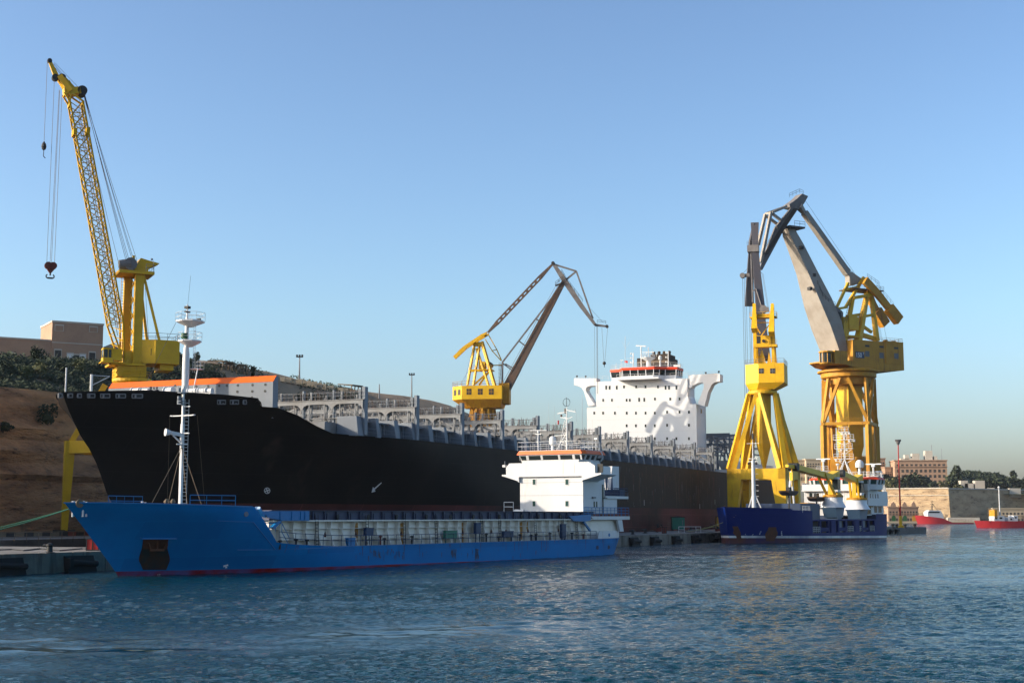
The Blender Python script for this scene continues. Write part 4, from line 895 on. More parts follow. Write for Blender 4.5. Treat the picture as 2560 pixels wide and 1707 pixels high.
for zy, zs, big in W3:
    for zx in zs:
        y_, z_ = HY_(zx, zy); h_ = .50 if big else .36
        a = MB(); a.box(-.035, -.003, y_-.30, y_+.30, z_-h_-.07, z_+h_+.07); o = obj('window', a, M['white_plain'], hs); a = MB(); a.box(-.05, -.037, y_-.23, y_+.23, z_-h_, z_+h_); obj('pane', a, M['glass'], o)
# wheelhouse
def WY(zx): return HY_(zx, 500)[0]
pl_ = [(7.0, WY(535)-.5),(1.6, WY(535)),(1.2, WY(640)),(-1.6, WY(705)),(-1.6, WY(1040)),(0.6, WY(1140)),(1.2, WY(1250)),(7.0, WY(1250))]
zw0, zw1, zo0, zo1 = zU_+.0, HY_(900,465)[1], HY_(900,460)[1], HY_(900,432)[1]
def ring_solid(mb, P, z0, z1, grow0=0.0, grow1=0.0):
    cx_ = sum(p[0] for p in P)/len(P); cy_ = sum(p[1] for p in P)/len(P)
    def g_(p, k): d_ = Vector((p[0]-cx_, p[1]-cy_)); d_ = d_*(1+k/max(.1, d_.length)); return (cx_+d_.x, cy_+d_.y)
    A_ = [g_(p, grow0) for p in P]; B_ = [g_(p, grow1) for p in P]; n = len(P)
    mb.add([(*p, z0) for p in A_]+[(*p, z1) for p in B_], [tuple(range(n-1,-1,-1)), tuple(range(n,2*n))]+[(i,(i+1)%n,n+(i+1)%n,n+i) for i in range(n)]); return mb
zg_ = HY_(900,518)[1]
a = MB(); ring_solid(a, pl_, zU_, zg_-.1, -.15, -.1); wh = obj('wheelhouse', a, M['house'], hs)
a = MB(); ring_solid(a, pl_, zg_-.1, zo0, -.25, .05); obj('glazing', a, M['glass'], wh)
a = MB(); ring_solid(a, pl_, zo0, zo1, .3, .3); obj('orange_fascia', a, M['orange_red'], wh)
a = MB(); ring_solid(a, pl_, zo1, zo1+.06, .28, .28); obj('roof', a, M['house'], wh)
a = MB(); n = len(pl_); cxp, cyp = 3, sum(p[1] for p in pl_)/n
for i in range(n):
    p, q_ = pl_[i], pl_[(i+1)%n]; L_ = math.hypot(p[0]-q_[0], p[1]-q_[1]); k = max(1, round(L_/2.0))
    for j in range(k): x_ = p[0]+(q_[0]-p[0])*j/k; y_ = p[1]+(q_[1]-p[1])*j/k; dx_ = .04 if x_ > 1 else 0; a.beam((x_-.03, y_, zg_-.15), (x_-.12-dx_, y_*1.01, zo0), .16)
obj('mullion', a, M['house'], wh)
a = MB(); a.box(-3.0, 1.0, WY(1110), WY(652), zU_-.05, zU_+.15); a.box(-3.0, -2.9, WY(1110), WY(652), zU_+.15, zU_+.35); a.rail([(-2.8,WY(1110),zU_+.15),(-2.8,WY(652),zU_+.15)], 1.2, .03); obj('balcony', a, M['house'], hs)
a = MB(); 
for zx0, zx1 in ((155,395),(395,520),(1130,1390),(1390,1700)): a.rail([(.4,HY_(zx0,545)[0],zU_+.5),(.4,HY_(zx1,545)[0],zU_+.5)], 1.0, .025, 1.8)
a.rail([(p[0],p[1],zo1+.06) for p in pl_], 1.1, .03, 1.5, closed=True); obj('roof_railing', a, M['white_plain'], hs)
def RP(zx, zy, x=3.0): y, z = KK.onx(1400+zx/4.357, 820+zy/4.357, x); return (x, y, z)
a = MB(); A_ = RP(885,430); B_ = RP(882,200); a.tube(A_, B_, .14, n=8); c = RP(882,195); a.beam((c[0]-.1,c[1]-1.4,c[2]-.15),(c[0]+.1,c[1]+1.4,c[2]+.15),.25); obj('radar_mast', a, M['white_plain'], hs)
a = MB(); A_ = RP(965,420); a.lathe((A_[0],A_[1],A_[2]), [(.7,0),(.55,1.4),(1.9,2.2),(2.0,2.4),(.3,2.45)], 8); a.rail([(A_[0]+1.8*math.cos(k*1.05),A_[1]+1.8*math.sin(k*1.05),A_[2]+2.4) for k in range(6)],.9,.03,1.2,closed=True); a.tube((A_[0],A_[1],A_[2]+2.4),(A_[0],A_[1],A_[2]+5.2),.12,n=6); a.beam((A_[0],A_[1]-1.6,A_[2]+3.8),(A_[0],A_[1]+1.6,A_[2]+3.9),.16); obj('signal_tower', a, M['white_plain'], hs)
a = MB(); A_ = RP(1092,420); a.lathe(A_, [(.25,0),(.2,1.7),(.45,1.9),(.5,2.3),(.42,2.7),(.2,2.95)], 12); obj('satellite_dome', a, M['white_plain'], hs, True)
for zx, zt_ in ((798,270),(1180,255)):
    a = MB(); A_ = RP(zx,428); B_ = RP(zx,zt_); a.tube(A_, B_, .18, .12, 8); 
    for f_ in (.3,.6,.9): p_ = Vector(A_).lerp(Vector(B_), f_); a.box(p_.x-.1,p_.x+.1,p_.y-.1,p_.y+.7,p_.z,p_.z+.1); a.box(p_.x-.15,p_.x+.15,p_.y+.5,p_.y+.8,p_.z,p_.z+.4)
    obj('signal_mast', a, M['white_plain'], hs)
a = MB()
for zx, z0, z1 in ((710,430,90),(612,430,380),(668,430,350),(1300,400,330),(1005,300,220),(940,300,255),(1050,310,258)): a.tube(RP(zx,z0), RP(zx,z1), .05, n=4)
a.wire(RP(675,150), RP(712,220), .02); a.wire(RP(760,150), RP(712,220), .02); a.wire(RP(712,330), RP(790,330), .02); a.beam(RP(655,350), RP(690,350), .12); a.box(2.8,3.2,RP(1275,400)[1]-.9,RP(1275,400)[1]+.9,RP(1275,440)[2],RP(1275,400)[2]); obj('antennas', a, M['white_plain'], hs)
a = MB(); p_ = RP(705,352); a.add([p_, (p_[0],p_[1]-.9,p_[2]-.2), (p_[0],p_[1]-.8,p_[2]-.8), (p_[0],p_[1]+.1,p_[2]-.5)], [(0,1,2,3)]); obj('signal_flag', a, M['red'], hs)
a = MB(); f0 = RP(888,430,22); f1 = RP(1225,290,22); a.box(18, 27, f1[1], f0[1], 30, f1[2]-1.0); a.box(19, 26, f1[1]+.4, f0[1]-3.6, f1[2]-1.0, f1[2]); 
for k in range(4): a.tube((22, f1[1]+1+k*1.5, f1[2]-.2), (22.5, f1[1]+1+k*1.5, f1[2]+1.0), .45, n=10)
fu = obj('funnel', a, M['funnel'], CS); a = MB(); a.box(17.97, 27.03, f1[1]-.03, f0[1]+.03, f1[2]-2.5, f1[2]-1.9); obj('funnel_band', a, M['timber'], fu)
for zx, zy in ((185,525),(1730,475),(280,527),(1588,487)):
    p_ = RP(zx, zy, 1.5); a = MB(); a.ball((p_[0],p_[1],p_[2]), .28, 8); a.tube((p_[0],p_[1],p_[2]-1),p_,.06,n=5); obj('searchlight', a, M['dark'], hs)
sx0 = KK.ony(1739, 900, -13.0)[0]
a = MB(); a.rail([(.2,yP,zL),(8.9,yP,zL),(8.9,uP,zL)], 1.1, .03); a.ladder((8.2,yP-.15,17),(8.2,yP-.15,zL),.5,.03); obj('side_railing', a, M['white_plain'], hs)
for z_ in (HY_(1520,890)[1],):
    a = MB(); a.box(4,5.2,yP-.04,yP-.002,z_-.6,z_+.6); obj('side_window', a, M['glass'], hs)
# open steel frames and stores aft of the house
a = MB(); zt_ = KK.ony(1800,1080,-17)[1]
for x_ in (14, 20, 27, 34, 40, 50):
    for y_ in (-19,-14,-8,-2,6,14,19): a.beam((x_,y_,16),(x_,y_,zt_-(.0 if x_ > 20 else 1.2)), .5, .4)
    a.beam((x_,-19,zt_-.5),(x_,19,zt_-.5),.5,.7); a.beam((x_,-19,zt_-3),(x_,19,zt_-3),.35,.4); a.beam((x_,-14,zt_-1),(x_,-19,17.5),.3)
for y_ in (-19,-14,-8): 
    for z_ in (zt_-.25, zt_-2.4, zt_-4.2): a.beam((14,y_,z_-.6),(50,y_,z_-.6),.4,.35)
    a.beam((20,y_,17),(27,y_,zt_-1),.3); a.beam((34,y_,17),(27,y_,zt_-1),.3)
obj('aft_cell_frames', a, M['grey_pale'], CS)
a = MB(); a.box(11, 60, -19.8, 19.8, 15.8, 17.0); a.hexa([(16,-19.9,17.2),(60,-19.9,17.2),(60,-16,17.2),(16,-16,17.2)],[(12,-19.9,19.4),(60,-19.9,19.4),(60,-16,19.4),(12,-16,19.4)]); obj('aft_side_house', a, M['white'], CS)

# ------------------------------------------------------------ blue coaster in the foreground
bst = [(-1,.4),(0,0.0),(.3,-.2),(1.6,-1.5),(3.7,-3.6),(6.0,-6.0),(7,-7)]
def bstem(z): return lerp(bst, z)
def bhb(x, z):
    s = max(0.0, x-bstem(z)); f = max(0, min(1, z/5.5)); L_ = 26+(15-26)*f; p = 1.75+.5*f
    h = 6.0*(1-(1-min(1, s/L_))**p)
    if x > 76: h *= 1-(.10+.35*(1-f))*((x-76)/9.5)**2
    return h
def bz(x): return lerp([(-6,6.0),(-3,6.02),(9.9,5.75),(13.4,2.62),(15.7,2.4),(22.5,2.1),(86,2.05)], x)
xs_ = [-6.0,-5.9,-5.7,-5.4,-5,-4.5,-3.8,-3,-2,-1,0,1,2,3.5,5,6.5,8,9,9.9,10.6,11.3,12,12.7,13.4,14.5,15.7,17,18.5,20,22.5,26,32,40,50,60,68,74,77,79,81,83,84.3,85.4]
def bdrop(x): return 1.1 if x < 11 else (.25 if x < 20 else .12)
hb_, dk_ = make_hull(bstem, bhb, bz, -1.0, xs_, [0,.08,.16,.24,.32,.4,.48,.56,.64,.72,.8,.87,.94,1], 85.4, 22, bdrop, 4.5)
BS = fthing('cargo_ship', 'bright blue coaster with white bridge house moored along the quay in front', 'ship', BL)
obj('hull', hb_, M['blhull'], BS, True); obj('deck', dk_, M['blue_dk'], BS)
a = MB()
for i in range(34):
    x = random.uniform(14, 84); z = bz(x)-.05; l_ = random.uniform(.25, 1.3); w_ = random.uniform(.02, .05); a.add([(x-w_, -bhb(x,z)-.03, z), (x+w_, -bhb(x,z)-.03, z), (x+w_*.4, -bhb(x,z-l_)-.03, z-l_), (x-w_*.4, -bhb(x,z-l_)-.03, z-l_)], [(0,1,2,3)])
obj('rust_weeps', a, M['rust'], BS)
rim(BL, bz, bhb, -6, 9.6, 26, .16, M['blue'], BS); rim(BL, bz, bhb, 22, 85.2, 20, .12, M['blue'], BS, 'sheer_strake')
a = strip(BL, bhb, [(542,1301),(560,1302),(632,1304.5),(687,1373)], .05); obj('weld_seam', a, M['blue'], BS)
a = strip(BL, bhb, [(592,1374),(640,1374),(760,1371),(860,1366)], .07, .06); obj('rubbing_strip', a, M['blue'], BS)
a = patch(BL, bhb, 345, 425, [(1347,12,9),(1357,11,8),(1370,9,7),(1382,5,4),(1393,2,1),(1402,2,1),(1412,7,5),(1424,12,10)], .025, 8); pk = obj('anchor_stain', a, M['stain_dk'], BS)
a = patch(BL, bhb, 357, 420, [(1347,0,0),(1354,0,1),(1362,-1,1),(1372,0,3)], .05, 5); obj('anchor_recess', a, M['rust'], BS)
a = MB(); A_ = Vector(surf(BL, bhb, 350, 1346, .18)); B_ = Vector(surf(BL, bhb, 436, 1346, .18)); a.beam(A_, B_, .3, .10); obj('recess_lip', a, M['blue'], BS)
a = MB(); c = Vector(surf(BL, bhb, 388, 1362, .22)); e1 = (B_-A_).normalized(); a.beam(c+Vector((0,0,.55)), c-Vector((0,0,.4)), .16, .16); a.beam(c-Vector((0,0,.4))-e1*.6, c-Vector((0,0,.4))+e1*.6, .25, .2); 
for s_ in (-1,1): a.beam(c-Vector((0,0,.4))+e1*.55*s_, c+Vector((0,0,.15))+e1*.75*s_, .24, .08)
obj('anchor', a, M['rust'], BS)
a = MB(); c = Vector(surf(BL, bhb, 563.5, 1413, .04))
for an in (.25, .25+math.pi/2):
    d_ = e1*math.cos(an)+Vector((0,0,1))*math.sin(an); g_ = e1*-math.sin(an)+Vector((0,0,1))*math.cos(an)
    for s_ in (-1, 1): a.add([c+d_*.02*s_-g_*.03, c+d_*.22*s_-g_*.10, c+d_*.22*s_+g_*.10, c+d_*.02*s_+g_*.03], [(0,1,2,3)])
obj('thruster_mark', a, M['white_plain'], BS)
a = MB(); c = Vector(surf(BL, bhb, 395, 1437, .04)); 
for k in (-.1,.06): a.add([c+e1*k+Vector((0,0,-.1)), c+e1*(k+.04)+Vector((0,0,-.1)), c+e1*(k+.10)+Vector((0,0,.1)), c+e1*(k+.06)+Vector((0,0,.1))], [(0,1,2,3)])
obj('draught_mark', a, M['white_plain'], BS)
def disc(px, py, r_, m, nm, par=BS, fr=BL, hbf=bhb):
    c = Vector(surf(fr, hbf, px, py, 0)); a_ = MB(); a_.tube(c+Vector((0,.02,0)), c-Vector((.02,.07,0)), r_, n=14); return obj(nm, a_, m, par)
disc(615,1284.5,.22,M['grey_pale'],'porthole'); disc(199,1258,.34,M['timber'],'panama_fairlead')
for px_, py_ in ((1493,1368),(1521,1367),(1545.5,1366.5)): disc(px_, py_, .25, M['blue_dk'], 'porthole')
a = MB()
for i in range(120):
    px_ = random.choice([random.uniform(925,1010), random.uniform(925,1010), random.uniform(1128,1142), random.uniform(1188,1196), random.uniform(720,1450)]); py_ = random.uniform(1370,1390)
    A_ = Vector(surf(BL, bhb, px_, py_, .02)); l_ = random.uniform(.15,.6); w_ = random.uniform(.03,.09); a.add([A_+Vector((-w_,0,0)), A_+Vector((w_,0,0)), A_+Vector((w_*.4,0,-l_)), A_+Vector((-w_*.6,0,-l_))], [(0,1,2,3)])
obj('scuff_marks', a, M['blue_dk'], BS)
# bow gear
a = MB(); a.rail([(x, -bhb(x, 5.6)*.92, 5.85) for x in (3.2,4.8,6.4,8.0)], .85, .035, 1.6, (1.0,.5)); a.rail([(x, bhb(x, 5.6)*.92, 5.85) for x in (3.2,5.6,8.0)], .85, .035); obj('bow_railing', a, M['blue'], BS)
for px_ in (416,432):
    x_, z_ = BL.ony(px_, 1254, -2.2); a = MB(); a.tube((x_,-2.3,6.15),(x_,-2.15,6.15),.22,n=12); a.tube((x_,-2.5,6.15),(x_,-1.9,6.15),.06,n=6); a.box(x_-.1,x_+.1,-2.3,-2.1,4.9,6.0); obj('valve_wheel', a, M['timber'], BS)
for x_, y_, k in ((-4.2,1.0,0),(-4.6,-.6,0),(-3.6,1.6,1),(1,-1.5,2)):
    a = MB(); a.tube((x_,y_,4.9),(x_,y_,6.12),.08,n=8); a.tube((x_+.35,y_,4.9),(x_+.35,y_,6.1),.08,n=8); a.lathe((x_,y_,6.12),[(.11,-.04),(.12,.03),(.04,.05)],8); obj('bollard', a, M['white_plain'], BS)
a = MB(); a.box(2.8,4.6,-1.2,1.2,4.9,5.6); a.tube((3.7,-1.6,5.6),(3.7,1.6,5.6),.4,n=12); obj('windlass', a, M['blue'], BS)
mzt = BL.ony(456,965,0)[1]; a = MB(); a.box(6.93,7.17,-.12,.12,4.9,13.0); a.box(6.97,7.13,-.08,.08,13.0,mzt); a.box(6.7,7.4,-.4,.4,4.9,5.3); ms = obj('foremast', a, M['white'], BS)
a = MB(); a.ladder((7.45,-.1,5.4),(7.45,-.1,15.2),.34,.028,.32,side=(.7,-.7,0)); obj('mast_ladder', a, M['white_plain'], ms)
a = MB(); z = BL.ony(460,1039,0)[1]; a.beam((7.05,-1.35,z),(7.05,1.35,z),.09); 
for y_ in (-1.3,1.3): a.box(6.95,7.15,y_-.12,y_+.12,z-.02,z+.06)
for py in (1017.5, 1084): z2_ = BL.ony(475,py,0)[1]; a.beam((7.05,0,z2_),(7.05,-.85,z2_-.02),.07)
z2_ = BL.ony(450,1110,0)[1]; a.beam((6.6,.2,z2_),(7.3,-.4,z2_),.35,.1); obj('crosstree', a, M['white_plain'], ms)
a = MB(); p_ = BL.ony(432,1081,.0); zz = p_[1]; a.beam((7.0,.05,zz-.15),(6.3,.5,zz),.3,.3); a.tube((6.25,.5,zz+.02),(5.75,.75,zz+.05),.14,.34,12); a.beam((7.0,0,zz-.9),(6.4,.45,zz-.2),.12); obj('horn', a, M['white_plain'], ms)
a = MB(); a.wire((6.4,.9,z),(6.4,.9,6.1),.015); a.wire((7.6,-1.2,z),(8.2,-1.8,6.0),.015)
zq = BL.ony(458,1115,0)[1]
for e in ((378,1253),(420,1253),(468,1256),(504,1247)): x_, z_ = BL.ony(*e, -2.6 if e[0] < 460 else -3.6); a.wire((7.05,0,zq),(x_, -2.6 if e[0] < 460 else -3.6, 5.9), .026)
obj('stay', a, M['timber'], ms)
for py, r_ in ((996,.16),(1003,.16),(975,.14)): z_ = BL.ony(455,py,0)[1]; a = MB(); a.tube((6.75,.2,z_-.2),(6.75,.2,z_+.2),r_,n=10); a.box(6.6,7.3,-.15,.3,z_-.27,z_-.21); obj('navigation_light', a, M['grey_pale'], ms)
# side coaming with bracket plates
zc_, zt_ = 4.45, 5.42
a = MB(); a.box(13.5, 76.0, -4.6, 4.6, 1.8, zc_); cm = obj('hatch_coaming', a, M['coaming'], BS)
x = 14.6; i = 0
while x < 75.5:
    a = MB(); a.prism([(-4.6,zc_-.02),(-5.12,zc_-.02),(-5.02,3.5),(-5.5,2.0),(-4.6,2.0)], x-.035, x+.035, 'x'); obj('bracket_plate', a, M['coaming'], cm)
    x += 1.85; i += 1
a = MB(); a.box(13.5,76,-4.95,-4.601,3.75,3.79); a.box(13.5,76,-5.0,-4.601,2.75,2.79); a.box(13.5,76,-5.25,5.25,zc_+.003,zc_+.12); obj('coaming_stiffener', a, M['coaming'], cm)
a = MB(); a.box(13.2, 76.5, -4.9, 4.9, zc_+.125, zt_); 
for k in range(34): x_ = 13.6+1.85*k; a.box(x_, x_+.16, -5.12, -4.901, zc_+.125, zt_-.04); a.box(x_+.35, x_+.5, -5.10, -4.901, zc_+.125, zt_-.2); a.box(x_, x_+.2, 4.901, 5.1, zc_+.125, zt_-.04)
a.box(13.2,76.5,-5.15,5.15,zt_+.001,zt_+.06); hc = obj('hatch_cover', a, M['cover'], BS)
for k in range(12):
    x_ = 18+4.9*k+random.uniform(-.5,.5); a = MB(); a.tube((x_,-5.2,zc_+.45),(x_,-5.3,zc_+.45),.22,n=10); a.box(x_-.1,x_+.1,-5.25,-5.13,zc_+.13,zc_+.5); obj('hatch_wheel', a, M['dark'], hc)
for px_ in (793,919,1011,1091,1205,1250,1339,1408,1442):
    x_, _z = BL.ony(px_, 1330, -5.3); a = MB(); a.ladder((x_,-5.35,2.05),(x_,-5.2,zc_+.6),.42,.035,.3); obj('coaming_ladder', a, M['dark'], BS)
for px_ in (874+16,1002+1,813,1157,1228,1265,1320,1396): # hanging gear and rust runs
    x_, _z = BL.ony(px_, 1320, -5.2); a = MB(); a.wire((x_,-5.2,4.4),(x_,-5.2,3.4),.02); a.lathe((x_,-5.2,3.0),[(.12,0),(.10,.25),(.03,.5)],6); obj('hanging_tackle', a, M['rust'], BS)
for px_ in (889,1004,1157+0,1230,1302,1316):
    x_, _z = BL.ony(px_, 1330, -4.63); a = MB(); zz_ = random.uniform(1.9,2.4); a.add([(x_-.25,-4.625,4.2),(x_+.35,-4.625,4.3),(x_+.42,-4.625,3.3),(x_+.30,-4.625,zz_),(x_-.15,-4.625,zz_),(x_-.2,-4.625,3.4)], [(0,1,2,3,4,5)]); obj('rust_run', a, M['rust_bright'], cm)
for px0, px1, py0, py1, m_ in ((914,932,1320,1338,'blue_dk'),(1113,1141,1327,1344,'green'),(1189,1201,1307,1334,'blue_dk'),(1259,1282,1328,1341,'blue_dk'),(869,886,1345,1363,'blue'),(1404,1414,1310,1345,'blue_dk')):
    x0,z1_ = BL.ony(px0, py0, -5.5); x1,z0_ = BL.ony(px1, py1, -5.5); a = MB(); a.box(x0,x1,-5.6,-5.25,z0_,z1_); a.box(x0-.05,x1+.05,-5.65,-5.2,z1_,z1_+.05)
    for k in (.08,.92): xx = x0+(x1-x0)*k; a.box(xx-.03,xx+.03,-5.5,-5.4,2.0,z0_)
    obj('deck_locker', a, M[m_], BS)
for px_ in (700,740,767,951,961,1030,1216,1300,1340,1375,1430,1458,1328,1247):
    x_, _z = BL.ony(px_, 1350, -5.6); h_ = random.uniform(.5,.95); a = MB(); a.tube((x_,-5.6,2.0),(x_,-5.6,2.0+h_),.09,n=8); a.lathe((x_,-5.6,2.0+h_),[(.2,-.06),(.22,.05),(.08,.12)],8); obj('air_pipe', a, M['dark' if px_ % 3 else 'redoxide'], BS)
a = MB(); pts_ = [(x, -bhb(x, 2.0)+.08, bz(x)+.02) for x in (14,16,18.5,21,24,30,36,42,48,54,60,66,72,75.2)]; a.rail(pts_, .98, .03, 1.5, (1.0,.5)); obj('side_railing', a, M['blue_dk'], BS)
a = MB(); a.rail([(x, bhb(x, 2.0)-.08, bz(x)+.02) for x in (14,24,48,75.2)], .98, .03, 1.5); obj('side_railing', a, M['blue_dk'], BS)
a = MB(); x_ = BL.ony(700,1330,-5.2)[0]; x2 = BL.ony(712,1340,-5.2)[0]; a.rail([(11.8,-5.4,3.6),(x_,-5.4,3.55)],.75,.035,.9,(1.0,)); a.beam((x_,-5.4,4.3),(x2+.4,-5.4,3.0),.05); a.beam((x_,-5.4,3.55),(x2+.4,-5.4,2.3),.05); obj('companion_stair', a, M['blue'], BS)
def BX(px, py, y): x, z = BL.ony(px, py, y); return (x, z)
y_ = -5.15
a = MB(); a.prism([BX(*p, y_) for p in ((652,1277),(766,1277),(766,1301),(700,1301),(661,1293))], y_-.35, y_+.1); a.prism([BX(*p, y_) for p in ((692,1301),(700,1301),(680,1322),(674,1317))], y_-.3, y_+.0); a.prism([BX(*p, y_) for p in ((642,1266),(648,1277),(656,1284),(652,1292),(641,1272))], y_-.4, y_+.2)
for px_ in (693,722,744,755): xx = BX(px_,1290,y_)[0]; a.box(xx-.06,xx+.06,y_-.42,y_-.36,4.6,5.35)
obj('hatch_crane_arm', a, M['blue'], BS)
a = MB(); a.prism([BX(*p, y_) for p in ((1418,1290),(1472,1285),(1472,1300),(1460,1303),(1430,1302))], y_-.3, y_+.1); a.beam((BX(1458,1303,y_)[0],y_,BX(1458,1303,y_)[1]), (BX(1475,1326,y_)[0],y_,BX(1475,1326,y_)[1]), .22,.25); obj('hatch_crane_arm', a, M['blue'], BS)
# bridge house
xf = 74.2; W_ = 4.6
def FY(px, py, x=xf): return BL.onx(px, py, x)
z0_ = FY(1380,1284)[1]; zw_ = FY(1380,1190)[1]
xa_ = BL.ony(1542,1200,-W_)[0]; xu_ = BL.ony(1511,1150,-W_)[0]
a = MB(); a.box(xf, xu_, -W_, W_, z0_, zw_); hs = obj('bridge_house', a, M['white'], BS)
zs_ = BL.ony(1520,1240,-W_)[1]; a = MB(); a.box(xu_+.003, xa_, -W_, W_, z0_, zs_); obj('lower_house', a, M['white'], hs)
for zy in (905,1015):
    z = FY(1380, 940+zy*.2934)[1]; a = MB(); a.box(xf-.02, xf-.001, -W_+.02, W_-.02, z-.015, z+.015); obj('deck_seam', a, M['grey_pale'], hs)
for px_ in (1335.5, 1417.5):
    for py in (1204.5, 1258.5):
        y_, z_ = FY(px_, py); a = MB(); a.box(xf-.05,xf-.003,y_-.27,y_+.27,z_-.42,z_+.42); o = obj('window', a, M['white_plain'], hs); a = MB(); a.box(xf-.065,xf-.052,y_-.2,y_+.2,z_-.33,z_+.33); obj('pane', a, M['glass_g'], o)
# wings
yS_ = FY(1258,1187)[0]; yP_ = FY(1506,1187)[0]; zb1_ = FY(1380,1185)[1]; zb2_ = FY(1380,1156)[1]
yi0, yi1 = FY(1268,1170)[0], FY(1490,1170)[0]
a = MB(); a.prism([(yS_,zb1_-.12),(yS_,zb1_+.03),(yP_,zb1_+.03),(yP_,zb1_-.12),(-W_-.2,zw_-.55),(-W_+.001,zw_-.75),(-W_+.001,zb1_-.3),(W_-.001,zb1_-.3),(W_-.001,zw_-.75),(W_+.2,zw_-.55)], xf-.35, xf+4.2, 'x'); wg = obj('bridge_wing', a, M['white'], hs)
a = MB(); a.prism([(yi0,zb1_+.035),(yi0,zb2_-.55),(yi0-.5,zb2_),(yi1+.9,zb2_),(yi1,zb2_-.5),(yi1,zb1_+.035)], xf-.3, xf-.18, 'x'); a.box(xf-.18, xf+4.1, yi0-.1, yi0, zb1_+.035, zb2_-.5); a.box(xf-.18, xf+4.1, yi1, yi1+.1, zb1_+.035, zb2_-.5)
for px_ in (1317.5, 1438.5): y_ = FY(px_,1170)[0]; a.box(xf-.32,xf-.301,y_-.02,y_+.02,zb1_+.05,zb2_-.02)
obj('wing_bulwark', a, M['white'], wg)
a = MB(); y_ = yi1-.3; a.box(xf+.1, xf+.2, y_-.6, y_+.15, zb1_+.2, zb1_+1.2); a.box(xf-.0, xf+.1, y_-.6,y_+.15,zb1_+.1,zb1_+.2); obj('light_screen', a, M['dark'], wg)
a = MB(); a.box(xf-.3,xf+.3,yS_-.45,yS_-.05,zb1_+1.0,zb1_+1.3); a.tube((xf,yS_-.25,zb1_+1.3),(xf,yS_-.25,zb1_+1.8),.03,n=4); obj('wing_light', a, M['white_plain'], wg)
zr0, zr1 = FY(1380,1135.5)[1], FY(1380,1126)[1]
wy0, wy1 = FY(1297,1150)[0], FY(1457,1150)[0]
pl_ = [(xf-.25,wy1+.3),(xf-.25,wy0-.3),(xf+.5,wy0),(xf+5.5,wy0),(xf+5.5,wy1),(xf+.5,wy1)]
a = MB(); ring_solid(a, pl_, zb1_+.04, zb2_+.25, -.3, -.25); wh = obj('wheelhouse', a, M['white'], hs)
a = MB(); ring_solid(a, pl_, zb2_+.25, zr0, -.30, .05); obj('glazing', a, M['glass'], wh)
a = MB(); ring_solid(a, pl_, zr0-.12, zr0+.0, .08, .12); ring_solid(a, pl_, zb2_+.2, zb2_+.34, -.2, -.18)
zl_, zh_ = zb2_+.3, zr0-.1; xo = xf-.27
edges = [357,455,492,672,703,935,965,1150,1188,1290]; ys_ = [BL.onx(1240+e/6.03, 1147, xo)[0] for e in edges]
gaps = [(wy0-.25, ys_[0])]+[(ys_[i], ys_[i+1]) for i in (1,3,5,7)]+[(ys_[9], wy1+.25)]
for g0, g1 in gaps: a.hexa([(xo+.16,g1,zl_),(xo+.24,g1,zl_),(xo+.24,g0,zl_),(xo+.16,g0,zl_)], [(xo-.10,g1,zh_),(xo-.02,g1,zh_),(xo-.02,g0,zh_),(xo-.10,g0,zh_)])
for x_ in (xf+.7,xf+2.1,xf+3.5,xf+5.4): a.beam((x_,wy1+.15,zl_),(x_,wy1-.12,zh_),.22,.16); a.beam((x_,wy0-.15,zl_),(x_,wy0+.12,zh_),.22,.16)
obj('window_frames', a, M['white'], wh)
a = MB(); ring_solid(a, pl_, zr0+.01, zr1, .45, .12); obj('orange_fascia', a, M['orange'], wh)
a = MB(); ring_solid(a, pl_, zr1+.002, zr1+.05, .1, .1); obj('roof', a, M['white'], wh)
a = MB(); a.rail([(xf-.3,wy0,zr1+.05),(xf-.3,wy1+.2,zr1+.05),(xf+5.3,wy1+.2,zr1+.05),(xf+5.3,wy0,zr1+.05)], 1.1, .03, 1.1, (1.0,.5), closed=True); obj('roof_railing', a, M['white_plain'], hs)
def RX(zx, zy, x=xf+2.5): y, z = BL.onx(1240+zx/6.03, 980+zy/6.03, x); return Vector((x, y, z))
zr = zr1+.05
a = MB(); B_ = RX(1067,870); a.tube((B_.x,B_.y,zr),RX(1066,225),.13,.06,8)
for k in range(7): p_ = RX(1066,820-80*k); q_ = p_+Vector((.1,.9-.1*k,.35)); a.tube(p_, q_, .035, n=4); a.tube(p_+Vector((0,.0,.45)), q_, .035, n=4)
a.tube((B_.x,B_.y+1.2,zr),RX(1040,420),.05,n=5); a.beam(RX(930,325),RX(1060,300),.12,.1); a.beam(RX(1070,270),RX(1200,300),.1); a.beam(RX(975,380),RX(1090,400),.1); a.beam(RX(1090,400),RX(1150,370),.06); a.tube(RX(1190,300),RX(1190,255),.04,n=4); a.tube(RX(1145,290),RX(1145,250),.03,n=4); a.beam(RX(880,660),RX(1060,640),.08); a.beam(RX(960,750),RX(1060,745),.08); a.tube((B_.x,B_.y+1.6,zr),(B_.x,B_.y+.1,zr+2.2),.06,n=5); mm_ = obj('radar_mast', a, M['white_plain'], hs)
a = MB(); c = RX(1063,155); r_ = .52
for pl in range(3):
    an0 = pl*math.pi/3
    for k in range(16): t0, t1 = 2*math.pi*k/16, 2*math.pi*(k+1)/16; a.tube((c.x+math.sin(an0)*math.cos(t0)*r_, c.y+math.cos(an0)*math.cos(t0)*r_, c.z+math.sin(t0)*r_), (c.x+math.sin(an0)*math.cos(t1)*r_, c.y+math.cos(an0)*math.cos(t1)*r_, c.z+math.sin(t1)*r_), .022, n=4, cap=False)
a.tube(c-Vector((0,0,.5)), c+Vector((0,0,.65)), .03, n=5); obj('direction_finder', a, M['dark'], mm_)
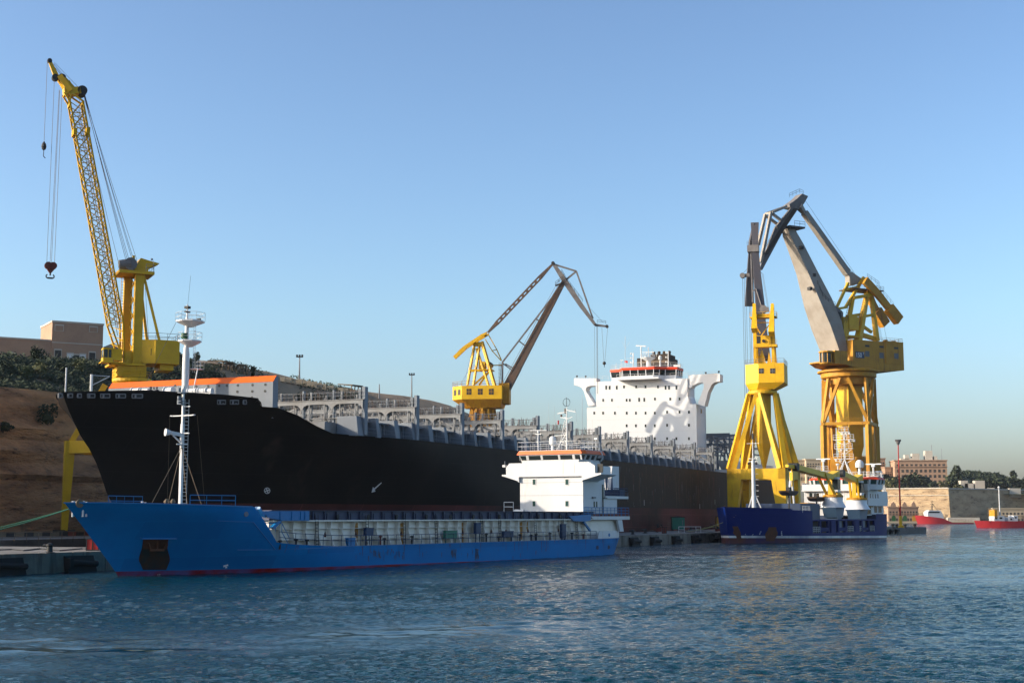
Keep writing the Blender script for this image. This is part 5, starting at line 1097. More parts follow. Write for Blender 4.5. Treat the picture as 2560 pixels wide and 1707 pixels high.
a = MB(); p_ = RX(985,355); a.ball(p_, .16, 8); p_ = RX(1042,280); a.tube(p_-Vector((0,0,.35)), p_+Vector((0,0,.3)), .1, n=8); obj('mast_lamp', a, M['rustbeam'], mm_)
for zy in (440, 470): 
    a = MB(); a.ball(RX(940,zy), .12, 8, 1.3); obj('red_light', a, M['red'], mm_)
a = MB(); A_ = RX(635,870); a.tube((A_.x,A_.y,zr),RX(635,590),.08,n=8); a.beam(RX(525,578)+Vector((-.3,0,0)),RX(745,574)+Vector((.3,0,0)),.14,.12); a.beam(RX(588,632),RX(680,632),.1); a.ball(RX(635,600),.18,8); obj('radar_scanner', a, M['white_plain'], hs)
a = MB(); A_ = RX(855,800); a.lathe((A_.x,A_.y,zr), [(.22,0),(.2,.7),(.42,.9),(.45,1.5),(.38,1.8),(.15,1.95)], 12); obj('satellite_dome', a, M['white_plain'], hs, True)
a = MB(); p_ = RX(1550,945,xf+4.5); ax_ = Vector((-.8,-.45,.3)).normalized(); e_ = ax_.orthogonal().normalized(); g_ = ax_.cross(e_); vs = []
for r_, o_ in ((.02,0),(.3,.04),(.52,.14)):
    for k in range(16): an = 2*math.pi*k/16; vs.append(p_+ax_*o_+e_*math.cos(an)*r_+g_*math.sin(an)*r_)
for r_, o_ in ((.52,.17),(.02,.03)):
    for k in range(16): an = 2*math.pi*k/16; vs.append(p_+ax_*(o_-.06)+e_*math.cos(an)*r_+g_*math.sin(an)*r_)
a.add(vs, [(j*16+k, j*16+(k+1)%16, (j+1)*16+(k+1)%16, (j+1)*16+k) for j in range(4) for k in range(16)]); dp = obj('dish_antenna', a, M['white_plain'], hs)
a = MB(); a.tube(p_-ax_*.1, p_-ax_*.3-Vector((0,0,.2)), .1, n=6); a.tube(p_-ax_*.3, (p_.x+.2, p_.y-.1, zb2_), .05, n=5); obj('dish_mount', a, M['dark'], dp)
a = MB()
for zx, z0, z1 in ((1300,870,40),(1450,870,420),(795,760,160),(880,760,200),(430,870,640),(1210,500,300)): a.tube(RX(zx,z0,xf+4), RX(zx,z1,xf+4), .028 if z1 < 100 else .015, n=4)
a.box(xf+3.9,xf+4.1,RX(1505,715,xf+4).y-.25,RX(1505,715,xf+4).y+.25,RX(1505,715,xf+4).z,RX(1505,690,xf+4).z); a.tube(RX(1500,870,xf+4),RX(1500,700,xf+4),.04,n=5); obj('whip_antenna', a, M['white_plain'], hs)
# funnel, aft decks, stern bulwark
def SX(px, py, y=-W_): x, z = BL.ony(px, py, y); return (x, z)
a = MB(); a.prism([SX(*p, -2.6) for p in ((1520,1242),(1525.5,1165),(1542.5,1166),(1542.5,1242))], -2.9, 2.9); fn = obj('funnel', a, M['white'], BS)
for p_ in (((1522,1165),(1516,1240),(1512,1165)),((1526,1240),(1530.5,1190),(1534,1240))): a = MB(); a.prism([SX(*q_, -2.95) for q_ in p_], -2.96, -2.91); obj('funnel_panel', a, M['blue_dk'], fn)
a = MB(); x0, z0_2 = SX(1514,1239,-4.8); x1, _ = SX(1571,1242,-4.8); a.box(x0, x1, -4.8, 4.8, z0_2, SX(1530,1246,-4.8)[1]); dk1 = obj('upper_aft_deck', a, M['white'], BS)
a = MB(); a.rail([(x0,-4.7,z0_2),(x1-.1,-4.7,z0_2),(x1-.1,4.7,z0_2)], 1.05, .035, 1.0, (1,.66,.33)); a.box(x1-1.8,x1-.2,-4.4,-2,z0_2+.01,z0_2+.9); obj('railing', a, M['blue_dk'], dk1)
a = MB(); x2_, zd_ = SX(1475,1291,-5.2); x3_, _ = SX(1573,1291,-5.2); zd2 = SX(1520,1298.5,-5.2)[1]; a.prism([(x2_+.8,zd2),(x3_,zd2),(x3_,zd_+.05),(x2_,zd_+.05)], -5.3, 5.3); dk2 = obj('boat_deck', a, M['white'], BS)
a = MB(); a.rail([(SX(1460,1270,-5.2)[0],-5.2,zd_+.06),(x3_-.1,-5.2,zd_+.06),(x3_-.1,5.2,zd_+.06)], 1.1, .035, 1.1, (1,.66,.33)); obj('railing', a, M['blue'], dk2)
a = MB(); a.prism([SX(*p, -5.0) for p in ((1540,1299),(1552,1299),(1556,1328),(1547,1328))], -5.2, -4.9); obj('deck_pillar', a, M['white'], BS)
a = MB(); a.box(x2_+1, SX(1545,1310,-4.6)[0], -4.6, 4.6, 2.0, zd2-.002); obj('aft_house', a, M['coaming'], BS)
zbw = SX(1540,1326,-5.8)[1]; xs1 = SX(1493,1346,-5.9)[0]; xs2 = SX(1497,1328,-5.9)[0]
a = MB(); pts_ = [xs1]+[77,79,81,83,84.3,85.3]; 
for sg in (-1,1):
    for p_, q_ in zip(pts_, pts_[1:]):
        y0, y1 = bhb(p_,2.0), bhb(q_,2.0); f0 = 0 if p_ == xs1 else 1
        xb = xs2 if not f0 else p_
        a.hexa([(p_,sg*y0,2.12),(q_,sg*y1,2.12),(q_,sg*(y1-.08),2.12),(p_,sg*(y0-.08),2.12)], [(xb,sg*y0,zbw),(q_,sg*y1,zbw),(q_,sg*(y1-.08),zbw),(xb,sg*(y0-.08),zbw)])
y1 = bhb(85.3,2.0); a.box(85.22,85.3,-y1,y1,2.12,zbw); obj('stern_bulwark', a, M['white'], BS)
a = MB(); x_, z_ = SX(1525,1336.5,-5.95); yq = bhb(x_,2.0); a.tube((x_,-yq-.06,z_),(x_,-yq+.05,z_),.22,n=12); obj('fairlead', a, M['blue'], BS)
a = MB(); a.box(SX(1505,1200)[0],SX(1505,1200)[0]+.0+.3,-W_-.08,-W_-.002,z0_,zs_+1.5); a.box(SX(1484,1258)[0],SX(1487,1258)[0],-W_-.03,-W_-.002,SX(1484,1267)[1],SX(1484,1253)[1]); a.box(SX(1490,1258)[0],SX(1493,1258)[0],-W_-.03,-W_-.002,SX(1484,1267)[1],SX(1484,1253)[1]); obj('side_window', a, M['glass_g'], hs)
a = MB(); a.box(SX(1479,1244)[0],SX(1486,1244)[0],-W_-.25,-W_-.002,SX(1484,1245)[1],SX(1484,1241.5)[1]); a.box(SX(1508,1244)[0],SX(1514,1244)[0],-W_-.25,-W_-.002,SX(1484,1245)[1],SX(1484,1242.5)[1]); a.tube((SX(1503,1275)[0],-W_-.2,zd_),(SX(1503,1250)[0],-W_-.2,SX(1503,1250)[1]),.04,n=5); obj('side_fitting', a, M['pole'], hs)
a = MB(); c = SX(1284,1277,-4.0); a.tube((72.3,2.9,c[1]-.1),(72.3,4.3,c[1]-.1),.35,n=12); a.box(72,72.6,3,4.2,5.5,c[1]-.3); obj('life_raft', a, M['white_plain'], BS)
a = MB(); a.rail([(72.8,4.8,5.5),(72.8,6.2,5.5)],1.2,.05,1.4); obj('stair_rail', a, M['white_plain'], BS)
# mooring lines from the blue bow
b0 = BL.w(-4.5, 0.3, 5.7)
for i, (e, s_) in enumerate((((-60,112,2.0),1.1),((-62,108,2.0),1.6))):
    a = MB(); a.wire(b0, e, .045, s_, 14); o = obj('mooring_line', a, M['rope_g']); tag(o, ('upper' if i == 0 else 'lower') + ' green mooring rope from the blue bow to the left', 'rope', 'green mooring ropes')

# ------------------------------------------------------------ navy blue cargo ship at the end of the quay
nst = [(-1,-4.6),(1,-5.0),(6.5,-6.7),(8,-7.1)]
def nstem(z): return lerp(nst, z)
def nhb(x, z):
    s = max(0.0, x-nstem(z)); f = max(0, min(1, z/6.0)); L_ = 20+(18-20)*f; p = 1.8-.25*f
    h = 8.0*(1-(1-min(1, s/L_))**p)
    if x > 60: h *= 1-.06*((x-60)/7.5)**2
    return h
n1 = NV.ony(2031,1278,-8)[0]; n2 = NV.ony(2190,1300,-8)[0]; zn1 = NV.ony(2031,1275,-8)[1]; zn2 = NV.ony(2100,1330,-8)[1]; zn3 = NV.ony(2200,1284,-8)[1]
def nz(x): return lerp([(-8,6.5),(n1-9,zn1+.2),(n1-8.9,zn1),(n1,zn1-.1),(n1+.05,zn2),(n2,zn2),(n2+.05,zn3),(80,zn3)], x)
xs_ = sorted(set([-6.7,-6.6,-6.3,-5.8,-5,-4,-3,-1.5,0,2,4,7,n1-8.9,n1-4,n1,n1+.05,n1+5,30,36,42,48,n2,n2+.05,60,63,65,67.3]))
xs_ = [x for x in xs_ if not (n2+.05 < x < n2+.2)]
hb_, dk_ = make_hull(nstem, nhb, nz, -1.0, xs_, [0,.12,.24,.36,.48,.6,.7,.8,.9,1], 67.3, 18, lambda x: .9 if x < n1 else .1, 1.5)
NS = fthing('supply_ship', 'dark navy blue cargo ship with two khaki deck cranes and white bridge', 'ship', NV)
obj('hull', hb_, M['nhull'], NS, True); obj('deck', dk_, M['blue_dk'], NS)
rim(NV, nz, nhb, -6.7, n1-9.2, 20, .16, M['nhull'], NS)
def NX(px, py, y=-8.0): x, z = NV.ony(px, py, y); return (x, y, z)
# side bays: pillars, panels and the deck above
ztp = NX(2100,1297)[2]
a = MB(); a.box(n1, n2, -7.95, 7.95, ztp-.35, ztp-.05); 
for p0, p1 in ((2029,2032),(2051,2054),(2071.5,2074),(2078.5,2090),(2096,2099),(2114,2119),(2135,2137),(2138.5,2149),(2155,2158),(2172,2174),(2187,2191)): a.box(NX(p0,1310)[0], NX(p1,1310)[0], -7.97, -7.5, zn2-.1, ztp-.06); a.box(NX(p0,1310)[0], NX(p1,1310)[0], 7.5, 7.97, zn2-.1, ztp-.06)
for p0, p1 in ((2054,2072),(2099,2115),(2158,2172)): a.box(NX(p0,1325)[0]+.02, NX(p1,1325)[0]-.02, -7.94, -7.8, zn2+.25, NX(p0,1318)[2])
obj('side_frame', a, M['nhull'], NS)
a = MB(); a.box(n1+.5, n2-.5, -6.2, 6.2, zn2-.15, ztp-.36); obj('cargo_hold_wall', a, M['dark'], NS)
for p0, p1 in ((2033,2050),(2120,2134),(2149,2154.5),(2176,2186)):
    a = MB(); A_ = NX(p0,1328,-7.9); B_ = NX(p1,1328,-7.9); a.rail([(A_[0],-7.9,zn2),(B_[0],-7.9,zn2)],1.15,.045,.9,(1,.66,.33)); obj('white_railing', a, M['white_plain'], NS)
a = MB(); A_ = NX(2008,1277); B_ = NX(2026,1278); a.rail([(A_[0],-7.9,A_[2]-.3),(B_[0],-7.9,A_[2]-.3)],1.25,.04,.8,(1,.5)); obj('white_railing', a, M['white_plain'], NS)
# hull marks and rust
a = patch(NV, nhb, 1912, 1944, [(1317,9,4),(1324,7,3),(1331,2,0),(1337,0,1),(1345,2,6),(1352,3,8)], .04); obj('anchor_rust', a, M['rust'], NS)
a = patch(NV, nhb, 1826, 1856, [(1315,4,12),(1324,8,8),(1332,6,4),(1340,14,4),(1348,16,2)], .04); obj('anchor_rust', a, M['rust'], NS)
c = Vector(surf(NV, nhb, 1954, 1332.5, .05)); e1 = Vector((1,0,0)); a = MB(); vs = []
for r_ in (.42,.30):
    for i in range(20): an = 2*math.pi*i/20; vs.append(c+e1*math.cos(an)*r_+Vector((0,0,1))*math.sin(an)*r_)
a.add(vs, [(i,(i+1)%20,20+(i+1)%20,20+i) for i in range(20)])
for an in (0, math.pi/2): d_ = e1*math.cos(an)+Vector((0,0,1))*math.sin(an); g_ = e1*-math.sin(an)+Vector((0,0,1))*math.cos(an); a.add([c-d_*.34-g_*.04,c+d_*.34-g_*.04,c+d_*.34+g_*.04,c-d_*.34+g_*.04],[(0,1,2,3)])
obj('thruster_mark', a, M['white_plain'], NS)
a = MB()
for (px_, py_) in ((1902,1328),(1900,1331),(1899,1334)): c = Vector(surf(NV,nhb,px_,py_,.05)); a.add([c+Vector((-.25,0,-.1)),c+Vector((.25,0,-.1)),c+Vector((.25,0,.05)),c+Vector((-.25,0,.05))],[(0,1,2,3)])
for k in range(4):
    for px_ in (1863+k*1.5, 1882-k*1.2): c = Vector(surf(NV,nhb,px_,1335+k*3 if px_ < 1872 else 1335+k*2,.05)); a.add([c+Vector((-.12,0,-.06)),c+Vector((.12,0,-.06)),c+Vector((.12,0,.06)),c+Vector((-.12,0,.06))],[(0,1,2,3)])
obj('draught_mark', a, M['white_plain'], NS)
# white foremast
mx_ = NX(1885,1270,0)[0]; a = MB(); zt_ = NX(1880,1150,0)[2]; a.tube((mx_,0,5.5),(mx_,0,zt_),.42,.30,12); a.tube((mx_,0,zt_),(mx_,0,NX(1880,1105,0)[2]),.12,.08,8); a.beam((mx_+.3,-1.6,5.6),(mx_,-.2,9),.2); a.beam((mx_-.3,1.2,5.6),(mx_,.2,9),.2); fmn = obj('foremast', a, M['white'], NS)
a = MB()
for py in (1146,1153): z_ = NX(1880,py,0)[2]; a.beam((mx_,-.9,z_),(mx_,.9,z_),.12)
z_ = NX(1880,1108,0)[2]; a.beam((mx_,-1.3,z_),(mx_,1.2,z_),.07); a.wire((mx_,0,z_),(mx_,0,z_+2.4),.04)
for k in range(9): z_ = 7.5+k*1.05; a.beam((mx_,-.3,z_),(mx_,-1.0,z_),.06)
obj('crosstree', a, M['white_plain'], fmn)
a = MB(); z_ = NX(1880,1098,0)[2]; a.box(mx_-.15,mx_+.15,-.15,.15,z_,z_+1.1); z_ = NX(1880,1158,0)[2]; a.ball((mx_,-.6,z_),.25,8); a.ball((mx_,.9,z_),.25,8); obj('navigation_light', a, M['dark'], fmn)
# A-frame derrick and grab buckets
a = MB(); tp = NX(1977,1178,-3); f1_ = NX(1970,1278,-3); f2_ = NX(1987,1280,-3); a.beam((f1_[0],-3,5.5),(tp[0],-3,tp[2]),.3); a.beam((f2_[0],-3,5.5),(tp[0]+.3,-3,tp[2]),.32); a.beam((f2_[0]-.6,-3.2,5.5),(tp[0]+.2,-2.9,tp[2]),.2); obj('boom_rest', a, M['white'], NS)
def bucket(px0, px1, py0, py1, y, label):
    A_ = NX(px0,py0,y); B_ = NX(px1,py0,y); zb__ = NX(px0,py1,y)[2]; cx_ = (A_[0]+B_[0])/2; rr_ = (B_[0]-A_[0])/2; hh = A_[2]-zb__
    a_ = MB(); P_ = [(cx_-rr_, A_[2])]+[(cx_-rr_*math.cos(k*math.pi/10), A_[2]-hh*math.sin(k*math.pi/10)) for k in range(1,10)]+[(cx_+rr_, A_[2])]
    a_.prism(P_, y-1.0, y+1.0)
    for k in range(6): a_.beam((cx_-rr_*.8+k*rr_*.32, y-1.05, A_[2]-.1),(cx_-rr_*.4+k*rr_*.16, y-1.05, A_[2]-hh*.85),.07)
    o = obj('grab_bucket', a_, M['rustbeam'], NS); b_ = MB(); b_.beam((cx_,y,zb__+.1),(cx_,y,5.6),.25); b_.box(cx_-.5,cx_+.5,y-.4,y+.4,A_[2],A_[2]+.7); obj('bucket_link', b_, M['dark'], o)
bucket(1959,1984,1226,1238,-4.5,''); bucket(2029,2053,1241,1253,-4.0,'')
# pedestals and cranes
def ped(px0, px1, pyt, pyb, pyc, y):
    A_ = NX(px0,pyt,y); B_ = NX(px1,pyt,y); cx_ = (A_[0]+B_[0])/2; r_ = (B_[0]-A_[0])/2*.50; zt_ = A_[2]; zb__ = NX(px0,pyb,y)[2]; zc__ = NX(px0,pyc,y)[2]
    a_ = MB(); a_.lathe((cx_,y,0), [(r_*1.35,zb__),(r_*1.12,zb__+(zt_-zb__)*.35),(r_*1.0,zb__+(zt_-zb__)*.6),(r_,zt_)], 20); p_ = obj('crane_pedestal', a_, M['house'], NS, True)
    a_ = MB(); a_.prism([(cx_-r_*.9,zc__),(cx_+r_*.9,zc__),(cx_+r_*1.55,zb__-.01),(cx_-r_*1.55,zb__-.01)], y-1.35, y+1.35); a_.box(cx_-r_*.7,cx_+r_*.7,y-1.2,y+1.2,zn2,zc__-.01); obj('pedestal_base', a_, M['blue'] if False else M['nbase'], p_)
    return cx_, zt_, r_
M['nbase'] = mat('slate_blue_paint', (0.06,0.12,0.20), .5, (0.05,0.09,0.15), .4, .5)
def deck_crane(px0, px1, pyt, pyb, pyc, y, jl, jr, lab):
    cx_, zt_, r_ = ped(px0, px1, pyt, pyb, pyc, y)
    c_ = obj('deck_crane', MB().lathe((cx_,y,zt_), [(r_*1.05,0),(r_*1.05,.35),(r_*.9,.5)], 20), M['yellow_old'], NS)
    L0 = NX(*jl[0], y); L1 = NX(*jr[0], y); zcol = L1[2]
    a_ = MB(); a_.hexa([(cx_-.2,y-1.0,zt_+.5),(cx_+r_*.95,y-1.0,zt_+.5),(cx_+r_*.95,y+1.0,zt_+.5),(cx_-.2,y+1.0,zt_+.5)],[(cx_+.1,y-.9,zcol),(cx_+r_*.95,y-.9,zcol),(cx_+r_*.95,y+.9,zcol),(cx_+.1,y+.9,zcol)])
    for yy in (-.85,.85): a_.beam((cx_-r_*.6,y+yy,zt_+.4),(L0[0]+(L1[0]-L0[0])*.64,y+yy,L0[2]+(L1[2]-L0[2])*.66-.5),.4,.45)
    obj('crane_column', a_, M['yellow_mid'], c_)
    a_ = MB(); kn_ = NX(*jr[1], y); kt = NX(jr[1][0], jr[1][1]-13, y)
    a_.prism([(L0[0],L0[2]+.45),(kt[0],kt[2]),(cx_+r_,zcol+.55),(cx_+r_,zcol-.8),(kn_[0],kn_[2]),(L0[0],L0[2]-.5)], y-.85, y+.85); obj('crane_jib', a_, M['khaki'], c_)
    a_ = MB(); a_.box(cx_-r_*.75,cx_+r_*.1,y-1.5,y-.4,zt_+1.0,zt_+4.0); o_ = obj('crane_cab', a_, M['white'], c_); a_ = MB(); a_.box(cx_-r_*.78,cx_+r_*.13,y-1.53,y-.38,zt_+1.5,zt_+3.6); obj('glass', a_, M['glass'], o_)
    a_ = MB(); a_.tube((L0[0],y-.9,L0[2]),(L0[0],y+.9,L0[2]),.75,n=14); obj('sheave', a_, M['dark'], c_)
    if lab: a_ = MB(); a_.beam((L0[0],y,L0[2]),(L0[0]-3.6,y,L0[2]+.1),1.0,.8,.6,.5); a_.wire((L0[0]-1,y,L0[2]),(L0[0]-1,y,NX(1972,1215,y)[2]),.12); a_.box(L0[0]-1.5,L0[0]-.5,y-.3,y+.3,NX(1972,1190,y)[2]-.8,NX(1972,1190,y)[2]+.8); obj('jib_head', a_, M['khaki'], c_)
deck_crane(2067,2098,1242,1268,1293,-6.4, [(1984,1167)], [(2088,1183),(2072,1198)], True)
deck_crane(2127,2157,1249,1273,1298,-6.4, [(2100,1183)], [(2150,1192),(2134,1206)], False)
# bridge house
xh = NV.ony(2172,1264,-8)[0]
def NF(px, py, x=None): return NV.onx(px, py, xh if x is None else x)
hy0, hy1 = NF(2010.5,1240)[0], -7.9; hz0, hz1 = NF(2100,1264)[1], NF(2100,1227)[1]
a = MB(); a.box(xh, 67.0, hy1, hy0, hz0, hz1)
for k in range(26): y_ = hy1+.3+(hy0-hy1-.6)*k/25; a.box(xh-.05,xh-.001,y_-.04,y_+.04,hz0+.1,hz1-.1)
hs = obj('bridge_house', a, M['white'], NS)
a = MB(); a.box(xh+1.2, 66.5, hy1+.8, hy0-2.5, 5.0, hz0-.002); obj('lower_house', a, M['white'], hs)
zw0_ = NF(2100,1210)[1]
a = MB(); a.box(xh-.8, xh+6, hy1-.3, hy0+.3, hz1+.003, hz1+.25); a.box(xh-.8,xh-.7,hy1-.2,hy0+.1,hz1+.25,zw0_); a.box(xh-.7,xh+3.5,hy1-.3,hy1-.2,hz1+.25,zw0_); a.box(xh-.7,xh+3.5,hy0+.1,hy0+.2,hz1+.25,zw0_+.3); obj('bridge_deck', a, M['white'], hs)
a = MB(); y_ = NF(2190,1222)[0]; a.box(xh-.5+2,xh+1.2+2,hy1-.34,hy1-.301,hz1+.5,zw0_-.2); obj('light_screen', a, M['dark'], hs)
wz0, wz1, wz2 = zw0_-.05, NF(2100,1199)[1], NF(2100,1193)[1]
wyS, wyP = NF(2022,1200)[0], NF(2190,1200)[0]
pl_ = [(xh+.2,wyP+1.5),(xh+.2,wyS-1.2),(xh+1.2,wyS),(xh+6,wyS),(xh+6,wyP+.2),(xh+1.4,wyP+.2)]
a = MB(); ring_solid(a, pl_, hz1+.26, wz0, -.2, -.1); wh = obj('wheelhouse', a, M['white'], hs)
a = MB(); ring_solid(a, pl_, wz0, wz1, -.25, .1); obj('glazing', a, M['glass_g'], wh)
a = MB(); 
for i in range(6):
    p, q_ = pl_[i], pl_[(i+1)%6]; L_ = math.hypot(p[0]-q_[0],p[1]-q_[1]); k = max(1,round(L_/2.1))
    for j in range(k): a.beam((p[0]+(q_[0]-p[0])*j/k-.02,p[1]+(q_[1]-p[1])*j/k,wz0-.05),(p[0]+(q_[0]-p[0])*j/k-.14,(p[1]+(q_[1]-p[1])*j/k)*1.02,wz1+.02),.38,.2)
obj('mullion', a, M['white'], wh)
a = MB(); ring_solid(a, pl_, wz1, wz2, .5, -.2); obj('orange_fascia', a, M['orange_red'], wh)
a = MB(); ring_solid(a, pl_, wz2+.001, wz2+.05, -.2, -.2); obj('roof', a, M['white'], wh)
a = MB(); a.rail([(p[0],p[1],wz2+.05) for p in pl_], 1.1, .04, 1.2, closed=True); a.rail([(xh,hy1,zw0_),(xh+5.8,hy1,zw0_)],.7,.04); obj('roof_railing', a, M['white_plain'], hs)
for px_, py_, x_ in ((2174,1239,0),):
    y_, z_ = NF(px_, py_); a = MB(); a.box(xh-.07,xh-.04,hy1+.5,hy1+1.2,z_-.45,z_+.45); obj('window', a, M['glass'], hs)
for px_, py_ in ((2027,1237),(2118,1271),(2100,1238)): y_, z_ = NF(px_, py_); a = MB(); a.box(xh-.07,xh-.04,y_-.35,y_+.35,z_-.45,z_+.45); obj('window', a, M['glass'], hs)
for k in range(4): x_ = xh+1.4+k*1.8; z_ = NX(2200,1240)[2]; a = MB(); a.box(x_,x_+.5,hy1-.04,hy1-.003,z_-.45,z_+.45); obj('window', a, M['glass'], hs)
a = MB()
for p0, p1 in ((2184,2188),(2196,2203),(2206,2214)): a.box(NX(p0,1275)[0],NX(p1,1275)[0],hy1+.76,hy1+.79,5.6,7.2)
obj('side_window', a, M['glass'], hs)
xr_ = xh+3
def NR(px, py): y, z = NV.onx(px, py, xr_); return Vector((xr_, y, z))
def zx2(zx, zy): return NR(1980+zx/4.9, 1060+zy/4.9)
a = MB(); top = zx2(640,50); ft = zx2(645,430)
a.tube((ft.x,ft.y,ft.z), top, .22, .10, 8)
for sx_, sy_ in ((-1,1.5),(1,1.5),(-1,-1.5),(1,-1.5)): a.tube((ft.x+sx_,ft.y+sy_,wz2), ft, .12, n=6)
mm_ = obj('lattice_mast', a, M['white_plain'], hs)
for zy, hw_ in ((95,60),(190,125),(300,110),(425,120)):
    p_ = zx2(640, zy); L_ = abs(zx2(640-hw_, zy).y-p_.y); a = MB(); a.box(p_.x-.5,p_.x+.5,p_.y-L_,p_.y+L_,p_.z-.05,p_.z+.06); a.rail([(p_.x-.5,p_.y-L_,p_.z+.06),(p_.x-.5,p_.y+L_,p_.z+.06)],1.0,.04,.8)
    for k in range(3): yy = p_.y+random.uniform(-L_,L_); a.box(p_.x-.2,p_.x+.2,yy-.2,yy+.2,p_.z-.5,p_.z)
    a.beam((p_.x,p_.y-L_,p_.z),(p_.x,p_.y,p_.z-1.2),.08); a.beam((p_.x,p_.y+L_,p_.z),(p_.x,p_.y,p_.z-1.2),.08); obj('mast_platform', a, M['white_plain'], mm_)
a = MB(); p_ = zx2(828,560); a.tube((p_.x,p_.y,wz2),(p_.x,p_.y,zx2(828,530).z),.3,n=10); q_ = zx2(828,530); a.lathe((q_.x,q_.y,q_.z),[(.85,0),(.9,.35),(.9,.85),(.7,1.35),(.35,1.6),(.05,1.68)],14); obj('satellite_dome', a, M['white_plain'], hs, True)
for zx, zt_, hw_ in ((383,428,90),(995,490,105)):
    a = MB(); p_ = zx2(zx,zt_+20); L_ = abs(zx2(zx+hw_,zt_).y-p_.y); a.tube((p_.x,p_.y,wz2),(p_.x,p_.y,zx2(zx,zt_).z),.18,n=8); q_ = zx2(zx,zt_); a.beam((q_.x-.3,q_.y-L_,q_.z),(q_.x+.3,q_.y+L_,q_.z+.03),.3,.22); a.box(q_.x-.3,q_.x+.3,q_.y-.35,q_.y+.35,q_.z-.6,q_.z-.1); a.box(q_.x-.8,q_.x+.8,q_.y-1.3,q_.y+1.3,q_.z-2.6,q_.z-2.5); a.rail([(q_.x-.8,q_.y-1.3,q_.z-2.5),(q_.x-.8,q_.y+1.3,q_.z-2.5)],.9,.04,.8); obj('radar_scanner', a, M['white_plain'], hs)
a = MB(); p_ = zx2(560,500); a.tube((p_.x,p_.y,wz2),p_,.12,n=6); a.lathe(p_,[(.1,-.3),(.45,.1),(.3,.3),(.05,.35)],10); obj('searchlight', a, M['white_plain'], hs)
a = MB(); A_ = NX(2207,1178,-4); a.beam((A_[0]+0,-4,hz1),(A_[0]-1.5,-4,A_[2]),.35); a.beam((A_[0]+3,-4,hz1-2),(A_[0]-1.3,-4,A_[2]),.25); a.beam((A_[0]-1.5,-4,A_[2]),(A_[0]-5,-4,A_[2]-.2),.25); obj('aft_gantry', a, M['white'], NS)
a = MB(); a.box(NX(2026,1260)[0], NX(2074,1260)[0], -6, 5, ztp-.04, NX(2040,1258)[2]); obj('winch_house', a, M['blue_dk'], NS)
for zx0, zx1, y_ in ((155,225,4),(880,935,-6.5)):
    A_ = NX(1980+zx0/4.9,1260,y_); B_ = NX(1980+zx1/4.9,1260,y_); a = MB(); a.box(A_[0],B_[0],y_-.6,y_+.6,5.2,A_[2]-.6); a.box(A_[0]-.6,B_[0]+.6,y_-.9,y_+.9,A_[2]-.6,A_[2]+.3); obj('gantry_post', a, M['yellow_old'], NS)
a = MB(); A_ = NX(2099,1259,2); B_ = NX(2128,1259,2); a.box(A_[0],B_[0],1.7,2.3,A_[2]-.4,A_[2]+.4); obj('gantry_beam', a, M['yellow_old'], NS)
for i, (e0, e1_) in enumerate((((1838,1300),(1742,1322)),((1834,1304),(1716,1328)),((1850,1310),(1752,1318)))):
    p_ = surf(NV, nhb, e0[0], e0[1]-12, .1); p_ = NV.w(*p_); e_ = onz(e1_[0], e1_[1], QZ+.3); a = MB(); a.wire(p_, (e_[0], e_[1], QZ+.3), .05, .5, 12); o = obj('mooring_line', a, M['rope_y'])
    tag(o, 'pale yellow mooring rope from the navy bow to the quay, ' + ('uppermost of three', 'lowest of three', 'middle one of three')[i], 'rope', 'yellow mooring ropes')

# ------------------------------------------------------------ crane C: narrow yellow crane on four-legged portal
_c0 = atd(1817, 1172, 352.0); QF = Frame(_c0[0], _c0[1], 28.5)            # portal corner frame: x along quay, y across
cw = QF.onx(1963, 1172, 0)[0]; cl = QF.ony(2000, 1172, cw)[0]              # cw < 0 (towards the water)
_cc = QF.w(cl/2, cw/2); FC = Frame(_cc[0], _cc[1], 106.0)
def PC(zx, zy, y=0.0): x, z = FC.ony(1780+zx*.3317, 860+zy*.3317, y); return (x, y, z)
def PC3(zx, zy, y=0.0): x, z = FC.ony(1780+zx*.2806, 460+zy*.2806, y); return (x, y, z)
t = fthing('portal_crane', 'narrow bright yellow crane on a splayed portal behind the navy ship bow', 'crane', FC)
def ql(x, y): p = QF.w(x, y); return FC.loc(p[0], p[1])
zt0, zt1 = QF.onx(1817, 1198, 0)[1], QF.onx(1817, 1172, 0)[1]
cor = [ql(.9, cw+.9), ql(.9, -.9), ql(cl-.9, -.9), ql(cl-.9, cw+.9)]      # front right, front left, back left, back right
names = []
for k, c in enumerate(cor):
    a = MB(); inn = Vector((sum(p[0] for p in cor)/4-c[0], sum(p[1] for p in cor)/4-c[1], 0)).normalized()*.0
    w_t = 3.6 if k in (0, 1) else 2.2; q_ = ql(.9 if k < 2 else cl-.9, (cw+.9) if k in (0, 3) else -.9)
    ax_ = Vector((cor[0][0]-cor[1][0], cor[0][1]-cor[1][1], 0)).normalized(); bx_ = Vector((cor[2][0]-cor[1][0], cor[2][1]-cor[1][1], 0)).normalized()
    sgn = -1 if k in (0, 3) else 1
    def quad(cx, cy, wa, wb, z, sh=0): c0_ = Vector((cx, cy, z)); s_ = ax_*sgn; return [tuple(c0_-s_*.9-bx_*wb/2), tuple(c0_+s_*(wa-.9)-bx_*wb/2), tuple(c0_+s_*(wa-.9)+bx_*wb/2), tuple(c0_-s_*.9+bx_*wb/2)]
    a.hexa(quad(c[0], c[1], 1.9, 1.5, QZ+1.0), quad(c[0], c[1], w_t, 1.8, zt0)); o = obj('leg', a, M['yellow'], t)
    a = MB(); a.beam(Vector((c[0],c[1],QZ+.6))-bx_*3, Vector((c[0],c[1],QZ+.6))+bx_*3, .9, .8)
    for j in range(6): p_ = Vector((c[0],c[1],QZ+.38))+bx_*(-2.5+j); a.tube(p_-ax_*.25, p_+ax_*.25, .36, n=10)
    obj('bogie', a, M['dark'], o)
